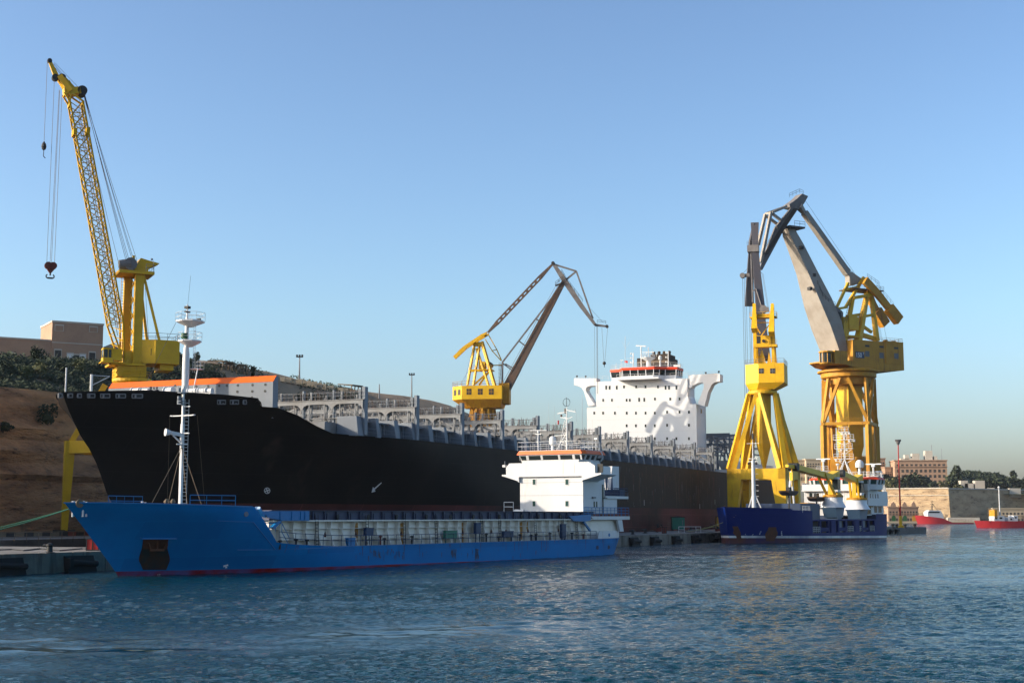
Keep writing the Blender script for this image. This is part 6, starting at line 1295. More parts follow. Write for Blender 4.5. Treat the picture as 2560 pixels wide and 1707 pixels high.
a = MB(); zc_g = (zt0+zt1)/2; hg = zt1-zt0
for k in range(4):
    p, q_ = Vector((*cor[k], zc_g-.02*(k % 2))), Vector((*cor[(k+1)%4], zc_g-.02*(k % 2))); d_ = (q_-p).normalized()*.9; a.beam(p-d_, q_+d_, 1.8, hg)
obj('portal_girder', a, M['yellow'], t)
for k, c in ((1, cor[2]), (0, cor[3])):
    a = MB(); s_ = ax_*(1 if k == 1 else -1); a.beam(Vector((c[0],c[1],zt0))-bx_*5+s_*.2, Vector((c[0],c[1],QZ+3)), .3); obj('leg_brace', a, M['yellow_mid'], t)
for zz in (5, 8.2, 11.4):
    for c in (cor[2], cor[3]): a = MB(); a.beam(Vector((c[0],c[1],zz))-ax_*.3, Vector((c[0],c[1],zz))+ax_*.3, 2.0, .2); obj('leg_band', a, M['yellow_old'], t)

ry0, ry1 = PC(272,355)[0], PC(492,355)[0]; rr = (ry1-ry0)/2; rc = (ry0+ry1)/2; zr = PC(380,360)[2]
a = MB()
up = [(285,1),(345,1),(375,0),(470,0)]
tops = {1: [(-.95,-.25),(-.35,-.85)], 0: [(-.1,-.9),(.85,-.4)], 3: [(.95,-.1),(.8,.55)], 2: [(-.85,.5),(-.3,.9)]}
for k, L_ in tops.items():
    for j, (tx, ty) in enumerate(L_):
        a = MB(); c = cor[k]; off = ax_*(.55 if j else -.55); a.beam((c[0]+off.x, c[1]+off.y, zt1-.02), (rc+tx*rr, ty*rr, zr-.5), 1.35, 1.3, .85, .8); obj('strut', a, M['yellow'] if k in (0,1) else M['yellow_mid'], t)
a = MB(); wcol = abs(PC(445,500)[0]-PC(330,500)[0])/2*.78; zk, zb_c = PC(380,750)[2], zt1
b1_ = [(rc-wcol*1.25,-wcol*.2),(rc-wcol*.1,-wcol*1.3),(rc+wcol*1.25,wcol*.2),(rc+wcol*.1,wcol*1.3)]
b0_ = [(rc+(p[0]-rc)*.16, p[1]*.16) for p in b1_]
a.hexa([(*p, zb_c) for p in b0_], [(*p, zk) for p in b1_]); a.hexa([(*p, zk) for p in b1_], [(rc+(p[0]-rc)*1.08, p[1]*1.08, zr-.4) for p in b1_]); obj('central_column', a, M['yellow'], t)
a = MB(); a.lathe((rc,0,zr), [(rr*.92,-.75),(rr,-.5),(rr,.1),(rr*.8,.35),(rr*.8,.9)], 24); obj('slewing_ring', a, M['yellow_mid'], t)
hy = -4.0
xA, xB_, xC_ = PC(253,200,-1)[0], PC(350,200,hy)[0], PC(543,200,hy)[0]; zT_, zB_ = PC(400,145,hy)[2], PC(400,290,hy)[2]; zU = PC(400,345,-2)[2]
pl_ = [(xA,-1.6),(xB_,hy),(xC_,hy),(xC_,5.5),(xA,5.5)]
a = MB(); a.prism(pl_, zB_, zT_, 'z'); ho = obj('machinery_house', a, M['yellow'], t)
q2 = [(rc-rr*.9,-1.2),(rc-rr*.3,-rr*.8),(rc+rr*.9,-rr*.8),(rc+rr*.9,rr*.8),(rc-rr*.9,rr*.8)]
a = MB(); a.add([(*p, zB_-.01) for p in pl_]+[(*p, zU+.1) for p in q2], [tuple(range(4,-1,-1)), tuple(range(5,10))]+[(i,(i+1)%5,5+(i+1)%5,5+i) for i in range(5)]); obj('house_underframe', a, M['yellow_mid'], t)
for zx in (371, 457):
    c = PC(zx,202,hy); a = MB(); a.box(c[0]-.62,c[0]+.62,hy-.05,hy-.002,c[2]-.62,c[2]+.62); ww = obj('window', a, M['winrec'], ho); a = MB(); a.box(c[0]-.05,c[0]+.05,hy-.09,hy-.053,c[2]-.62,c[2]+.62); a.box(c[0]-.62,c[0]+.62,hy-.09,hy-.053,c[2]-.05,c[2]+.05); obj('glazing_bar', a, M['pole'], ww)
a = MB(); a.rail([(*p, zT_) for p in pl_], 1.15, .035, closed=True); obj('roof_railing', a, M['pole'], ho)
yc = -2.6
for (zx0, zx1, tp, cwt) in ((368,395,1045,(1045,1290)),(530,556,1045,(1045,1320))):
    x0, x1 = PC3(zx0,1400,yc)[0], PC3(zx1,1400,yc)[0]; ztp_ = PC3(zx0,cwt[1]-90,yc)[2]
    a = MB(); a.box(x0, x1, yc-.4, yc+.4, zT_, ztp_); a.beam(((x0+x1)/2, yc+5.5, zT_), ((x0+x1)/2, yc+.2, ztp_), .7); obj('a_frame_post', a, M['yellow'], t)
    zt2, zb2 = PC3(zx0,cwt[0],yc-3)[2], PC3(zx0,cwt[1],yc-3)[2]; xm = (x0+x1)/2+(.35 if zx0 < 400 else 0)
    a = MB(); a.hexa([(xm-.7,yc-4.2,zb2),(xm+.75,yc-4.2,zb2),(xm+.75,yc-2.6,zb2-1),(xm-.7,yc-2.6,zb2-1)], [(xm-.75,yc+.5,zt2),(xm-.05,yc+.5,zt2),(xm-.05,yc+1.6,zt2-.6),(xm-.75,yc+1.6,zt2-.6)] if zx0 < 400 else [(xm-.35,yc+.5,zt2),(xm+.35,yc+.5,zt2),(xm+.35,yc+1.6,zt2-.6),(xm-.35,yc+1.6,zt2-.6)]); obj('counterweight', a, M['yellow'], t)
xl_, xr_ = PC3(345,1400,yc)[0], PC3(580,1400,yc)[0]
a = MB(); z0_, z1_ = PC3(400,1195,yc)[2], PC3(400,1160,yc)[2]; a.box(xl_, xr_, yc-.8, yc+2.2, z0_, z0_+.3); a.box(xl_+.8, xr_-.8, yc-.3, yc+.3, z0_+.31, z1_); a.rail([(xl_,yc-.8,z0_+.3),(xr_,yc-.8,z0_+.3),(xr_,yc+2,z0_+.3)],1.1,.035); z2_, z3_ = PC3(400,1450,yc)[2], PC3(400,1435,yc)[2]; a.box(xl_+.8, xr_, yc-1.0, yc+1.5, z2_-.2, z3_); a.rail([(xr_-2,yc-1,z3_),(xr_,yc-1,z3_)],1.1,.035); obj('cross_platform', a, M['yellow_mid'], t)
a = MB(); a.box(PC3(400,1400,yc)[0], PC3(525,1400,yc)[0], yc-.9, yc+2.4, z3_+.01, PC3(400,1355,yc)[2]); wo_ = obj('winch_house', a, M['yellow'], t)
a = MB(); a.box(PC3(402,1400,yc)[0], PC3(435,1400,yc)[0], yc-.95, yc-.905, z3_+.3, PC3(400,1360,yc)[2]); c = PC3(460,1398,yc-1); a.tube((c[0],yc-1.2,c[2]),(c[0],yc-.9,c[2]),.4,n=12); obj('winch_opening', a, M['dark'], wo_)
a = MB(); a.beam(PC3(405,1235,yc), PC3(525,1235,yc), .22); a.beam(PC3(520,1240,yc), PC3(440,1350,yc), .22); a.beam(PC3(400,1280,yc), PC3(430,1330,yc), .3)
z4_ = PC(400,20)[2]; a.prism([(PC(355,130,-2)[0],zT_),(PC(350,95,-2)[0],zT_+1.4),(PC(380,60,-2)[0],z4_-1),(PC(408,130,-2)[0],zT_)], -2.2, -1.8); a.prism([(PC(415,130,-2)[0],zT_),(PC(430,90,-2)[0],z4_-1.6),(PC(452,130,-2)[0],zT_)], -2.2, -1.8); a.ladder(PC(348,120,-2.4), PC(368,-10,-2.4), .8, .05, .5); obj('bracing', a, M['yellow_mid'], t)
# grey jib seen end-on, leaning away from the camera
def away(px, py, y): return PC3(px, py, y)
a = MB()
def jb(p0, p1, y0_, y1_, w0, w1, d0=1.0, d1=1.0): A_ = PC3(*p0, y0_); B_ = PC3(*p1, y1_); a.beam(A_, B_, w0, d0, w1, d1)
jb((462,1565),(425,1100),3,9,3.2,2.0,1.6,1.6); jb((425,1100),(385,600),9,16,2.0,1.7,1.6,1.2); jb((385,600),(381,352),16,19.5,1.4,2.1,1.2,1.0); mj = obj('main_jib', a, M['dark_jib'], t)
a = MB(); A_ = PC3(345,600,16); B_ = PC3(362,1060,10); a.beam(A_, B_, .3, .8); A_ = PC3(398,560,16.5); B_ = PC3(465,1100,9); a.beam(A_, B_, .3, .8); a.beam(PC3(375,590,15.5), PC3(400,860,12), .22); a.beam(PC3(358,965,10), PC3(392,930,10), .25); a.beam(PC3(392,930,10), PC3(450,1110,8), .25); obj('jib_flange', a, M['grey_jib'], mj)
a = MB(); A_ = PC3(343,610,21); B_ = PC3(332,1090,24); a.beam(A_, B_, 1.1, .8, 2.4, 1.0); a.beam(PC3(378,352,19), PC3(352,520,20.5), .8, .6, 1.4, .8); a.beam(PC3(352,520,20.5), A_, 1.4, .8, 1.1, .8); fj = obj('fly_jib', a, M['dark_jib'], t)
a = MB(); A_ = PC3(318,582,16); B_ = PC3(418,582,16); a.box(A_[0],B_[0],14.8,17.2,A_[2]-.9,A_[2]+.9); a.rail([(A_[0],14.8,A_[2]+.9),(B_[0],14.8,A_[2]+.9)],1,.04); obj('jib_collar', a, M['grey_jib'], fj); a = MB(); A_ = PC3(272,817,20); B_ = PC3(335,812,20); a.beam(B_, A_, .8, 1.0, .6, .8); a.tube((A_[0],19.4,A_[2]),(A_[0],20.6,A_[2]),.7,n=12); obj('rope_arm', a, M['grey_jib'], fj)
a = MB(); c = PC3(460,1115,2); a.tube((c[0],1.6,c[2]),(c[0],2.6,c[2]),1.0,n=14); c = PC3(495,1140,yc); a.box(c[0]-.3,c[0]+.3,yc-.3,yc+.3,c[2],c[2]+1.2); obj('luffing_wheel', a, M['grey_jib'], t)
a = MB(); zb__ = 3.0
for zx, y_ in ((272,20),(287,20),(302,20)): p_ = PC3(zx,830,y_); a.wire(p_, (p_[0],y_,13.0), .05)
for zx in (333,345): p_ = PC3(zx,1090,24); a.wire(p_, (p_[0],24,zt1+4), .05)
a.wire(PC3(272,800,20), PC3(335,735,20), .04); a.wire(PC3(445,790,9), PC3(500,1130,yc), .04); a.wire(PC3(455,800,9), PC3(520,1200,yc), .04); obj('hoist_rope', a, M['rope'], t)

# ------------------------------------------------------------ crane D: 150 tonne crane on a lattice tower
_d = atd(2121, 932, 425.0); FD = Frame(_d[0], _d[1], 61.0); DQ = Frame(_d[0], _d[1], 24.0)
def PD(zx, zy, y=0.0): x, z = FD.ony(1780+zx*.3317, 860+zy*.3317, y); return (x, y, z)
def PD3(zx, zy, y=0.0): x, z = FD.ony(1780+zx*.2806, 460+zy*.2806, y); return (x, y, z)
t = fthing('heavy_crane', 'huge ochre crane with folded grey jib and white capacity sign, tallest on the right', 'crane', FD)
def dq(x, y): p = DQ.w(x, y); return FD.loc(p[0], p[1])
sd_ = 108/3555.6*425/math.cos(R(24-13.3))/2
zm1 = PD(1000,605)[2]; zrg = PD(1000,228)[2]
crn = [dq(-sd_, sd_), dq(-sd_, -sd_), dq(sd_, -sd_), dq(sd_, sd_)]            # front left, front right, back right, back left
a = MB()
for k in range(4): p, q_ = Vector((*crn[k], zm1-.02*(k%2))), Vector((*crn[(k+1)%4], zm1-.02*(k%2))); d_ = (q_-p).normalized()*.6; a.beam(p-d_, q_+d_, .9, .9)
obj('tower_ring_beam', a, M['yellow_old'], t)
def V2(c, z): return Vector((c[0], c[1], z))
rD = abs(PD(1195,215)[0]-PD(860,215)[0])/2*.93
for k in range(4):
    c, cn = Vector(crn[k]), Vector(crn[(k+1)%4]); mid = (c+cn)/2; tdir = c.normalized() if c.length else c; t1 = c*(rD*.97/c.length); tm = mid*(rD*.97/mid.length)
    for (a_, b_, nm, w0) in ((V2(c, zm1+.3), V2(t1.lerp(tm,.15), zrg-1.6), 'strut', 1.15), (V2(c, zm1+.3), V2(tm.lerp(t1,.2), zrg-1.6), 'strut', 1.0), (V2(cn, zm1+.3), V2(tm.lerp(Vector(cn)*(rD*.97/cn.length),.2), zrg-1.6), 'strut', 1.0)):
        m_ = MB(); m_.beam(a_, b_, w0, w0, w0*.8, w0*.8); obj(nm, m_, M['yellow_old'], t)
    m_ = MB(); m_.beam(V2(c, QZ+.5), V2(c, zm1-.4), 1.35, 1.35); obj('leg', m_, M['yellow_old'], t)
    for (a_, b_) in ((V2(c.lerp(cn,.12), QZ+3), V2(mid, zm1-.6)), (V2(cn.lerp(c,.12), QZ+3), V2(mid, zm1-.6))):
        m_ = MB(); m_.beam(a_, b_, 1.1, 1.0); obj('diagonal_brace', m_, M['yellow_old'], t)
wD = 107/3.015/3555.6*425*.3317/.3317; lw = abs(107*.3317)/3555.6*425/math.cos(R(61-13.3-24))/1.0
lw = 2.75; a = MB(); ztD = zrg-1.0; zlo_ = PD(1000,930)[2]
a.box(-lw, lw, -lw, lw, PD(1000,770)[2], ztD); a.hexa([(-lw*.5,-lw*.5,zlo_-1),(lw*.5,-lw*.5,zlo_-1),(lw*.5,lw*.5,zlo_-1),(-lw*.5,lw*.5,zlo_-1)],[(-lw,-lw,PD(1000,770)[2]-.003),(lw,-lw,PD(1000,770)[2]-.003),(lw,lw,PD(1000,770)[2]-.003),(-lw,lw,PD(1000,770)[2]-.003)]); obj('central_column', a, M['yellow_mid'], t)
a = MB(); p4 = [dq(-sd_*.5, sd_*.82), dq(-sd_*.5, -sd_*.62), dq(sd_*.6, -sd_*.62), dq(sd_*.6, sd_*.82)]; a.prism(p4, QZ+1, PD(1000,850)[2], 'z'); obj('base_house', a, M['yellow_old'], t)
a = MB(); a.lathe((0,0,zrg), [(rD*.95,-1.3),(rD,-1.0),(rD*1.0,.1),(rD*1.12,.45),(rD*1.12,.9),(rD*.9,1.5)], 28); a.lathe((0,0,zrg), [(rD*.8,-3.4),(rD*.82,-3.2),(rD*.82,-1.3)], 24); obj('slewing_ring', a, M['yellow_old'], t)
yF = -6.5
xN, xM1, xE = PD(828,150,-3)[0], PD(1000,130,yF)[0], PD(1448,180,yF)[0]; zd0, zd1 = PD(1100,200,yF)[2], PD(1100,130,yF)[2]
a = MB(); a.add([(xN,-2.5,zd0+2.2),(xM1,yF,zd0+1.6),(xM1+11,yF,zd0),(xE,yF,zd0+1.0),(xE,6.5,zd0+1.0),(xM1+11,6.5,zd0),(xM1,6.5,zd0+1.6),(xN,2.5,zd0+2.2),
    (xN,-2.5,zd1-.2),(xM1,yF,zd1),(xM1+11,yF,zd1),(xE,yF,zd1),(xE,6.5,zd1),(xM1+11,6.5,zd1),(xM1,6.5,zd1),(xN,2.5,zd1-.2)],
    [tuple(range(7,-1,-1)), tuple(range(8,16))]+[(i,(i+1)%8,8+(i+1)%8,8+i) for i in range(8)]); obj('slewing_deck', a, M['yellow_old'], t)
xh0, zh1 = PD3(1255,1400,yF)[0], PD3(1500,1402,yF)[2]; xsp = PD3(1545,1450,yF)[0]
a = MB(); a.box(xh0, xsp-.01, yF+.1, 6.3, zd1+.002, zh1); a.box(xsp, xE-.1, yF-.1, 6.5, zd1+.002, zh1+.25); a.box(xM1+2, xh0-.01, -2.5, 6.3, zd1+.002, zh1-1); ho = obj('machinery_house', a, M['yellow_old'], t)
a = MB(); a.rail([(xh0,yF+.1,zh1),(xE-.2,yF+.1,zh1+.2),(xE-.2,6,zh1+.2)],1.1,.04); a.box(xsp+1,xsp+2,yF+1,yF+2,zh1+.26,zh1+.8); a.box(xE-3,xE-2,yF+1,yF+2,zh1+.26,zh1+.7); obj('roof_railing', a, M['yellow_old'], ho)
for zx, zy, m_ in ((1385,1512,'grey_jib'),(1512,1527,'grey_jib'),(1640,1532,'grey_jib'),(1385,1442,'winrec'),(1512,1450,'winrec'),(1638,1462,'winrec')):
    c = PD3(zx, zy, yF); h_ = .85 if m_ == 'grey_jib' else .3; yy = yF+.1 if zx < 1545 else yF-.1; a = MB(); a.box(c[0]-.85,c[0]+.85,yy-.05,yy-.002,c[2]-h_,c[2]+h_); obj('window', a, M[m_], ho)
# capacity sign: the word 150T in white on blue-black
c = PD(1116,80,yF); a = MB(); sw, sh_ = 1.75, 1.05; ys_ = yF+.1-.06; a.box(c[0]-sw,c[0]+sw,ys_,ys_+.05,c[2]-sh_*.95,c[2]+sh_*.85); sg_ = obj('sign_board', a, M['blue_dk'], ho)
fc = bpy.data.curves.new('sign_text', 'FONT'); fc.body = '150'; fc.size = 4.1; fc.extrude = .02; fc.offset = .045; fo_ = bpy.data.objects.new('sign_text', fc); C.objects.link(fo_)
def text_mesh(body, size, loc, name, m_, parent, off=.04, sx=1.0):
    cu = bpy.data.curves.new(name, 'FONT'); cu.body = body; cu.size = size; cu.extrude = .015; cu.offset = off
    o_ = bpy.data.objects.new(name, cu); C.objects.link(o_); dg = bpy.context.evaluated_depsgraph_get(); me = bpy.data.meshes.new_from_object(o_.evaluated_get(dg)); bpy.data.objects.remove(o_)
    n_ = bpy.data.objects.new(name, me); C.objects.link(n_); me.materials.clear(); me.materials.append(m_); n_.parent = parent; n_.location = loc; n_.rotation_euler = (R(90),0,0); n_.scale = (sx,1,1); return n_
bpy.data.objects.remove(fo_)
text_mesh('150', 1.95, (c[0]-sw+.08, ys_-.04, c[2]-.75), 'sign_lettering', M['white_plain'], sg_, .035, .82); text_mesh('T', .95, (c[0]+sw-.66, ys_-.04, c[2]+.08), 'sign_lettering', M['white_plain'], sg_, .025)
a = MB(); c = PD(860,98,-5.5); a.lathe((c[0],-5.5,c[2]-2.2), [(1.7,0),(2.1,.3),(2.1,.5)], 12); a.lathe((c[0],-5.5,c[2]-1.7), [(2.0,2.9),(2.2,3.0),(2.1,3.4)], 12); a.box(c[0]+1.6,c[0]+6.5,-7.5,-3.5,c[2]-2.0,c[2]+1.9)
for k in range(9): an = k*.7; a.beam((c[0]+1.9*math.cos(an),-5.5+1.9*math.sin(an),c[2]-1.8),(c[0]+1.9*math.cos(an),-5.5+1.9*math.sin(an),c[2]+1.3),.16)
cb_ = obj('cab', a, M['yellow_old'], t); a = MB(); a.lathe((c[0],-5.5,c[2]-1.7), [(1.8,.1),(1.8,2.8)], 12); obj('glass', a, M['glass'], cb_)
# A-frame tower
a = MB()
for yy in (-2.8, 2.8):
    a.beam(PD3(1180,1400,yy), PD3(1255,1020,yy*.6), 1.2, 1.5, .9, .9); a.beam(PD3(1300,1400,yy), PD3(1385,960,yy*.6), 2.0, 1.6, 1.2, 1.0); a.beam(PD3(1470,1400,yy), PD3(1415,975,yy*.6), 1.4, 1.2, .9, .9)
    for (p, q_, w_) in (((1200,1180),(1310,1165),.9),((1330,1185),(1430,1165),.8),((1260,1015),(1430,985),1.0),((1340,1345),(1470,1385),1.2),((1350,1270),(1420,1320),.8)): a.beam(PD3(*p,yy*.8), PD3(*q_,yy*.8), w_)
obj('tower_frame', a, M['yellow_mid'], t)
a = MB(); a.box(PD3(1215,1250,-3)[0], PD3(1300,1250,-3)[0], -3.4, 1, PD3(1250,1300,-3)[2], PD3(1250,1180,-3)[2]); a.box(PD3(1170,1250,-3)[0], PD3(1210,1250,-3)[0], -3.2, 1, PD3(1250,1350,-3)[2], PD3(1250,1190,-3)[2]); a.box(PD3(1180,1250,-3)[0]-.6, PD3(1310,1250,-3)[0], -3.8, 2, PD3(1250,1356,-3)[2]-.3, PD3(1250,1350,-3)[2]); obj('winch_house', a, M['yellow_mid'], t)
a = MB(); z_ = PD3(1380,955)[2]; a.box(PD3(1195,955)[0], PD3(1465,955)[0], -3.2, 3.2, z_-.2, z_+.1); a.rail([(PD3(1185,955)[0],-3.2,z_+.1),(PD3(1465,955)[0],-3.2,z_+.1)],1.1,.05); a.ladder(PD3(1370,1000,-3.3), PD3(1290,1290,-3.3), .9, .07, .7, side=(1,0,0)); a.ladder(PD3(1235,1020,-3.3), PD3(1190,1230,-3.3), .9, .07, .7, side=(1,0,0)); obj('tower_platform', a, M['rustbeam'], t)
a = MB()
for yy in (-2.2, 2.2):
    dx_ = 0 if yy < 0 else -14
    for (p, q_, w_) in (((1352,832),(1190,1100),.8),((1190,1100),(1112,1112),.7),((1212,882),(1108,1105),.7),((1176,942),(1310,916),.7),((1356,845),(1390,930),.7),((1215,880),(1200,925),.6)): a.beam(PD3(p[0],p[1],yy*.7), PD3(q_[0],q_[1],yy*.7), w_)
obj('luffing_frame', a, M['yellow_mid'], t)
def arm(tip0, knee, end, yy):
    a_ = MB(); a_.beam(PD3(*tip0,yy), PD3(*knee,yy), 1.0, 2.6, 1.0, 2.4); a_.beam(PD3(*knee,yy), PD3(*end,yy), 1.0, 2.4, 1.0, 2.0); o_ = obj('counterweight_arm', a_, M['yellow_old'], t)
    E_ = Vector(PD3(*end,yy)); K_ = Vector(PD3(*knee,yy)); d_ = (E_-K_).normalized(); b_ = MB(); b_.beam(E_-d_*1.0, E_+d_*4.4, 2.0, 3.2)
    for k in range(6): p_ = E_-d_*.4+d_*k*.8; b_.beam(p_, p_+d_*.12, 2.1, 3.3)
    obj('counterweight', b_, M['yellow_old'], o_)
arm((1362,858),(1480,985),(1590,1125),-3.4); arm((1385,960),(1430,1070),(1478,1150),3.4)
a = MB(); a.rail([PD3(1385,835,-3.4),PD3(1490,905,-3.4)],1.2,.05); a.rail([PD3(1470,920,-3.4),PD3(1620,1100,-3.4)],1.4,.04); obj('arm_railing', a, M['rustbeam'], t)
# big plated jib (pale), crank and rack
def jsec(c3, wd, dp):  # centre in plane, across width, depth along plane
    return c3, wd, dp
secs = [((1095,1505),8.0,3.2),((1020,1260),8.6,4.6),((945,1060),7.6,4.6),((840,780),5.2,3.4),((745,560),4.0,3.0),((690,445),3.2,2.8),((672,385),2.4,2.2)]
a = MB(); rings = []
for i, ((zx, zy), wd, dp) in enumerate(secs):
    c = Vector(PD3(zx, zy)); nb = secs[min(i+1, len(secs)-1)][0]; pb = secs[max(i-1, 0)][0]; d_ = (Vector(PD3(*nb))-Vector(PD3(*pb))).normalized(); n_ = Vector((-d_.z, 0, d_.x))
    if n_.x > 0: n_ = -n_
    rings.append([c+n_*dp/2+Vector((0,-wd/2,0)), c-n_*dp/2+Vector((0,-wd/2,0)), c-n_*dp/2+Vector((0,wd/2,0)), c+n_*dp/2+Vector((0,wd/2,0))])
vs = [v for r_ in rings for v in r_]; a.add(vs, [(3,2,1,0), tuple(4*(len(rings)-1)+k for k in range(4))]+[(4*i+k, 4*i+(k+1)%4, 4*i+4+(k+1)%4, 4*i+4+k) for i in range(len(rings)-1) for k in range(4)]); mj = obj('main_jib', a, M['conc_jib'], t)
a = MB(); a.beam(PD3(995,1040,0), PD3(1035,1085,0), .6); a.beam(PD3(1000,1035,-1.5), PD3(1150,1145,-1.5), .8,.9); a.beam(PD3(1150,1140,-1.5), PD3(1150,1410,-1.5), .9, .9); a.beam(PD3(1140,1150,1.5), PD3(1120,1400,1.5), .8,.8); obj('crank_arm', a, M['grey_jib'], t)
a = MB(); c0_ = PD3(1050,1235,-3); c1_ = PD3(1130,1145,-3); a.box(c0_[0],c1_[0],-4,-1,c0_[2],c1_[2]); a.rail([PD3(940,895,-3.6),PD3(985,1000,-3.8),PD3(1040,1060,-3.8),PD3(1100,1090,-3.8)],1.2,.05); obj('jib_walkway', a, M['dark'], mj)
a = MB()
for (zx, zy) in ((790,570),(900,815),(868,935)): c = PD3(zx,zy,-2.2); a.box(c[0]-.5,c[0]+.5,-3.0,-1.8,c[2]-.4,c[2]+.5)
obj('jib_lamp', a, M['dark'], mj)
a = MB()
A0, A1 = (812,110), (432,760)
for yy in (-1.7, 1.7): a.beam(PD3(*A0,yy*.6), PD3(590,410,yy), .6, 1.6, .8, 2.8); a.beam(PD3(590,410,yy), PD3(*A1,yy*.7), .8, 2.8, .6, 1.0)
for k in range(14): f_ = k/14; p_ = (A0[0]+(A1[0]-A0[0])*f_, A0[1]+(A1[1]-A0[1])*f_); a.beam(PD3(*p_,-1.6), PD3(*p_,1.6), .4, .4)
a.prism([(PD3(*p)[0],PD3(*p)[2]) for p in ((775,95),(828,118),(790,185),(745,235),(665,215),(660,190),(730,140))], -1.5, 1.5); fj = obj('fly_jib', a, M['grey_jib'], t)
a = MB()
for yy, s_ in ((-1.6,0),(1.6,1)):
    if not s_: a.beam(PD3(665,200,yy), PD3(535,255,yy), .7); a.beam(PD3(525,255,yy), PD3(435,700,yy), .8); a.beam(PD3(545,270,yy), PD3(645,350,yy), .7)
    else: a.beam(PD3(660,200,yy), PD3(480,265,yy), .7); a.beam(PD3(475,270,yy), PD3(412,545,yy), .8); a.beam(PD3(490,290,yy), PD3(590,365,yy), .7)
a.beam(PD3(530,255,-1.6), PD3(478,268,1.6), .6); obj('fly_jib_truss', a, M['conc_jib'], fj)
a = MB(); P0 = Vector(PD3(735,230,-2.4)); P1 = Vector(PD3(470,640,-2.4))
for k in range(46): p_ = P0.lerp(P1, k/46); a.beam(p_+Vector((-.7,0,.1)), p_+Vector((.7,-.5,.25)), .22)
a.rail([P0+Vector((-.9,0,.4)), P1+Vector((-.9,0,.4))], 1.1, .05, 1.4); a.rail([PD3(690,120,-1.5), PD3(780,80,-1.5), PD3(815,95,-1.5)], 1.2, .05); c = PD3(700,390,0); a.box(c[0]-2.8,c[0]+3.0,-3,3,c[2]-.5,c[2]); a.rail([(c[0]-1,-3,c[2]),(c[0]+3,-3,c[2])],1.5,.06); obj('jib_stair', a, M['dark'], fj)
a = MB()
a.beam(PD3(785,190,-1.4), PD3(822,262,0), .9, 1.6); a.beam(PD3(770,215,1.4), PD3(822,262,0), .9, 1.4); a.beam(PD3(822,255), PD3(1205,795), 1.7, 1.7, 1.9, 1.9)
a.prism([(PD3(*p)[0],PD3(*p)[2]) for p in ((1190,790),(1225,785),(1330,860),(1325,890),(1275,890),(1250,905),(1210,905),(1205,830))], -1.0, 1.0); obj('tie_arm', a, M['conc_jib'], t)
a = MB(); a.wire(PD3(825,140), PD3(1280,810), .05); a.wire(PD3(1040,540), PD3(1275,810), .04); a.wire(PD3(390,700,1.5), PD3(445,800), .05)
for zx in (1440,1450,1490): a.wire(PD3(zx,1070), PD3(zx+70,1400), .05)
obj('tie_rope', a, M['rope'], t)
a = MB(); a.rail([V2(c_, zm1+.45) for c_ in crn], 1.1, .04, 1.6, closed=True); obj('tower_railing', a, M['yellow_old'], t)

# ------------------------------------------------------------ things on the quay
def qbox(name, label, cat, px0, px1, pyt, pyb, dep, m_, extra=None, grp=None, z0=QZ):
    gx, gy = onz(px0, pyb, z0); f_ = Frame(gx, gy, 90+QQ.deg-28.5+0); x1_ = f_.ony(px1, pyb, 0)[0]; zt_ = f_.ony(px0, pyt, 0)[1]
    t_ = thing(name, label, cat, (gx, gy, z0), f_.deg, grp); w_ = x1_; h_ = zt_-z0
    extra(t_, w_, h_, dep, m_); return t_
def cabin(t_, w_, h_, d_, m_):
    a = MB(); a.box(0,w_,0,d_,.3,h_-.2); a.box(w_*.49,w_*.51,-.04,-.002,.4,h_-.3); obj('wall', a, M[m_], t_)
    a = MB(); a.add([(-.15,-.15,h_-.19),(w_+.15,-.15,h_-.19),(w_+.15,d_+.15,h_-.19),(-.15,d_+.15,h_-.19),(-.15,-.15,h_-.02),(w_*.45,-.15,h_+.12),(w_+.15,-.15,h_-.08),(-.15,d_+.15,h_-.02),(w_*.45,d_+.15,h_+.12),(w_+.15,d_+.15,h_-.08)],[(3,2,1,0),(0,1,6,5,4),(2,3,7,8,9),(4,5,8,7),(5,6,9,8),(0,4,7,3),(1,2,9,6)]); obj('roof', a, M['dark'], t_)
    a = MB(); a.box(w_*.8,w_*.86,-.03,-.002,h_*.4,h_*.75); obj('vent', a, M['pole'], t_)
    a = MB(); [a.box(x_,x_+.25,.1,d_-.1,0,.3) for x_ in (.1, w_*.5, w_-.35)]; obj('skid', a, M['dark'], t_)
def crate(t_, w_, h_, d_, m_):
    a = MB(); a.box(.05,w_-.05,.05,d_,0.05,h_-.05); obj('body', a, M[m_], t_); a = MB()
    for x_ in (0, w_*.5-.05, w_-.1): a.box(x_,x_+.1,0,.05,0,h_)
    for z_ in (0, h_-.1): a.box(.1,w_-.1,0,.05,z_,z_+.1)
    obj('frame', a, M['dark'], t_)
def machine(t_, w_, h_, d_, m_):
    a = MB(); a.box(0,w_,0,d_,.2,h_*.55); obj('body', a, M[m_], t_); a = MB(); a.tube((w_*.3,d_*.5,h_*.5),(w_*.3,d_*.5,h_),w_*.16,n=8); a.beam((0,0,h_*.5),(w_,0,h_*.9),.12); a.beam((w_,0,.2),(w_,0,h_*.9),.12); a.beam((w_*.55,d_,h_*.5),(w_*.55,d_,h_),.14); obj('frame', a, M['dark'], t_)
qbox('site_cabin', 'green metal cabin with dark arched roof standing on the quay', 'cabin', 1681, 1712, 1291, 1326, 2.4, 'green', cabin)
qbox('skip', 'small dark green skip on the quay near the blue stern', 'skip', 1590, 1612, 1304, 1322, 2.2, 'green_dk', crate)
qbox('tool_box', 'squat blue-grey box beside the dark green skip', 'box', 1613, 1623, 1312, 1323, 1.5, 'blue_dk', crate)
qbox('winch_unit', 'rusty red winch unit with raised frame left of the green cabin', 'machine', 1641, 1655, 1309, 1331, 1.8, 'redoxide', machine)
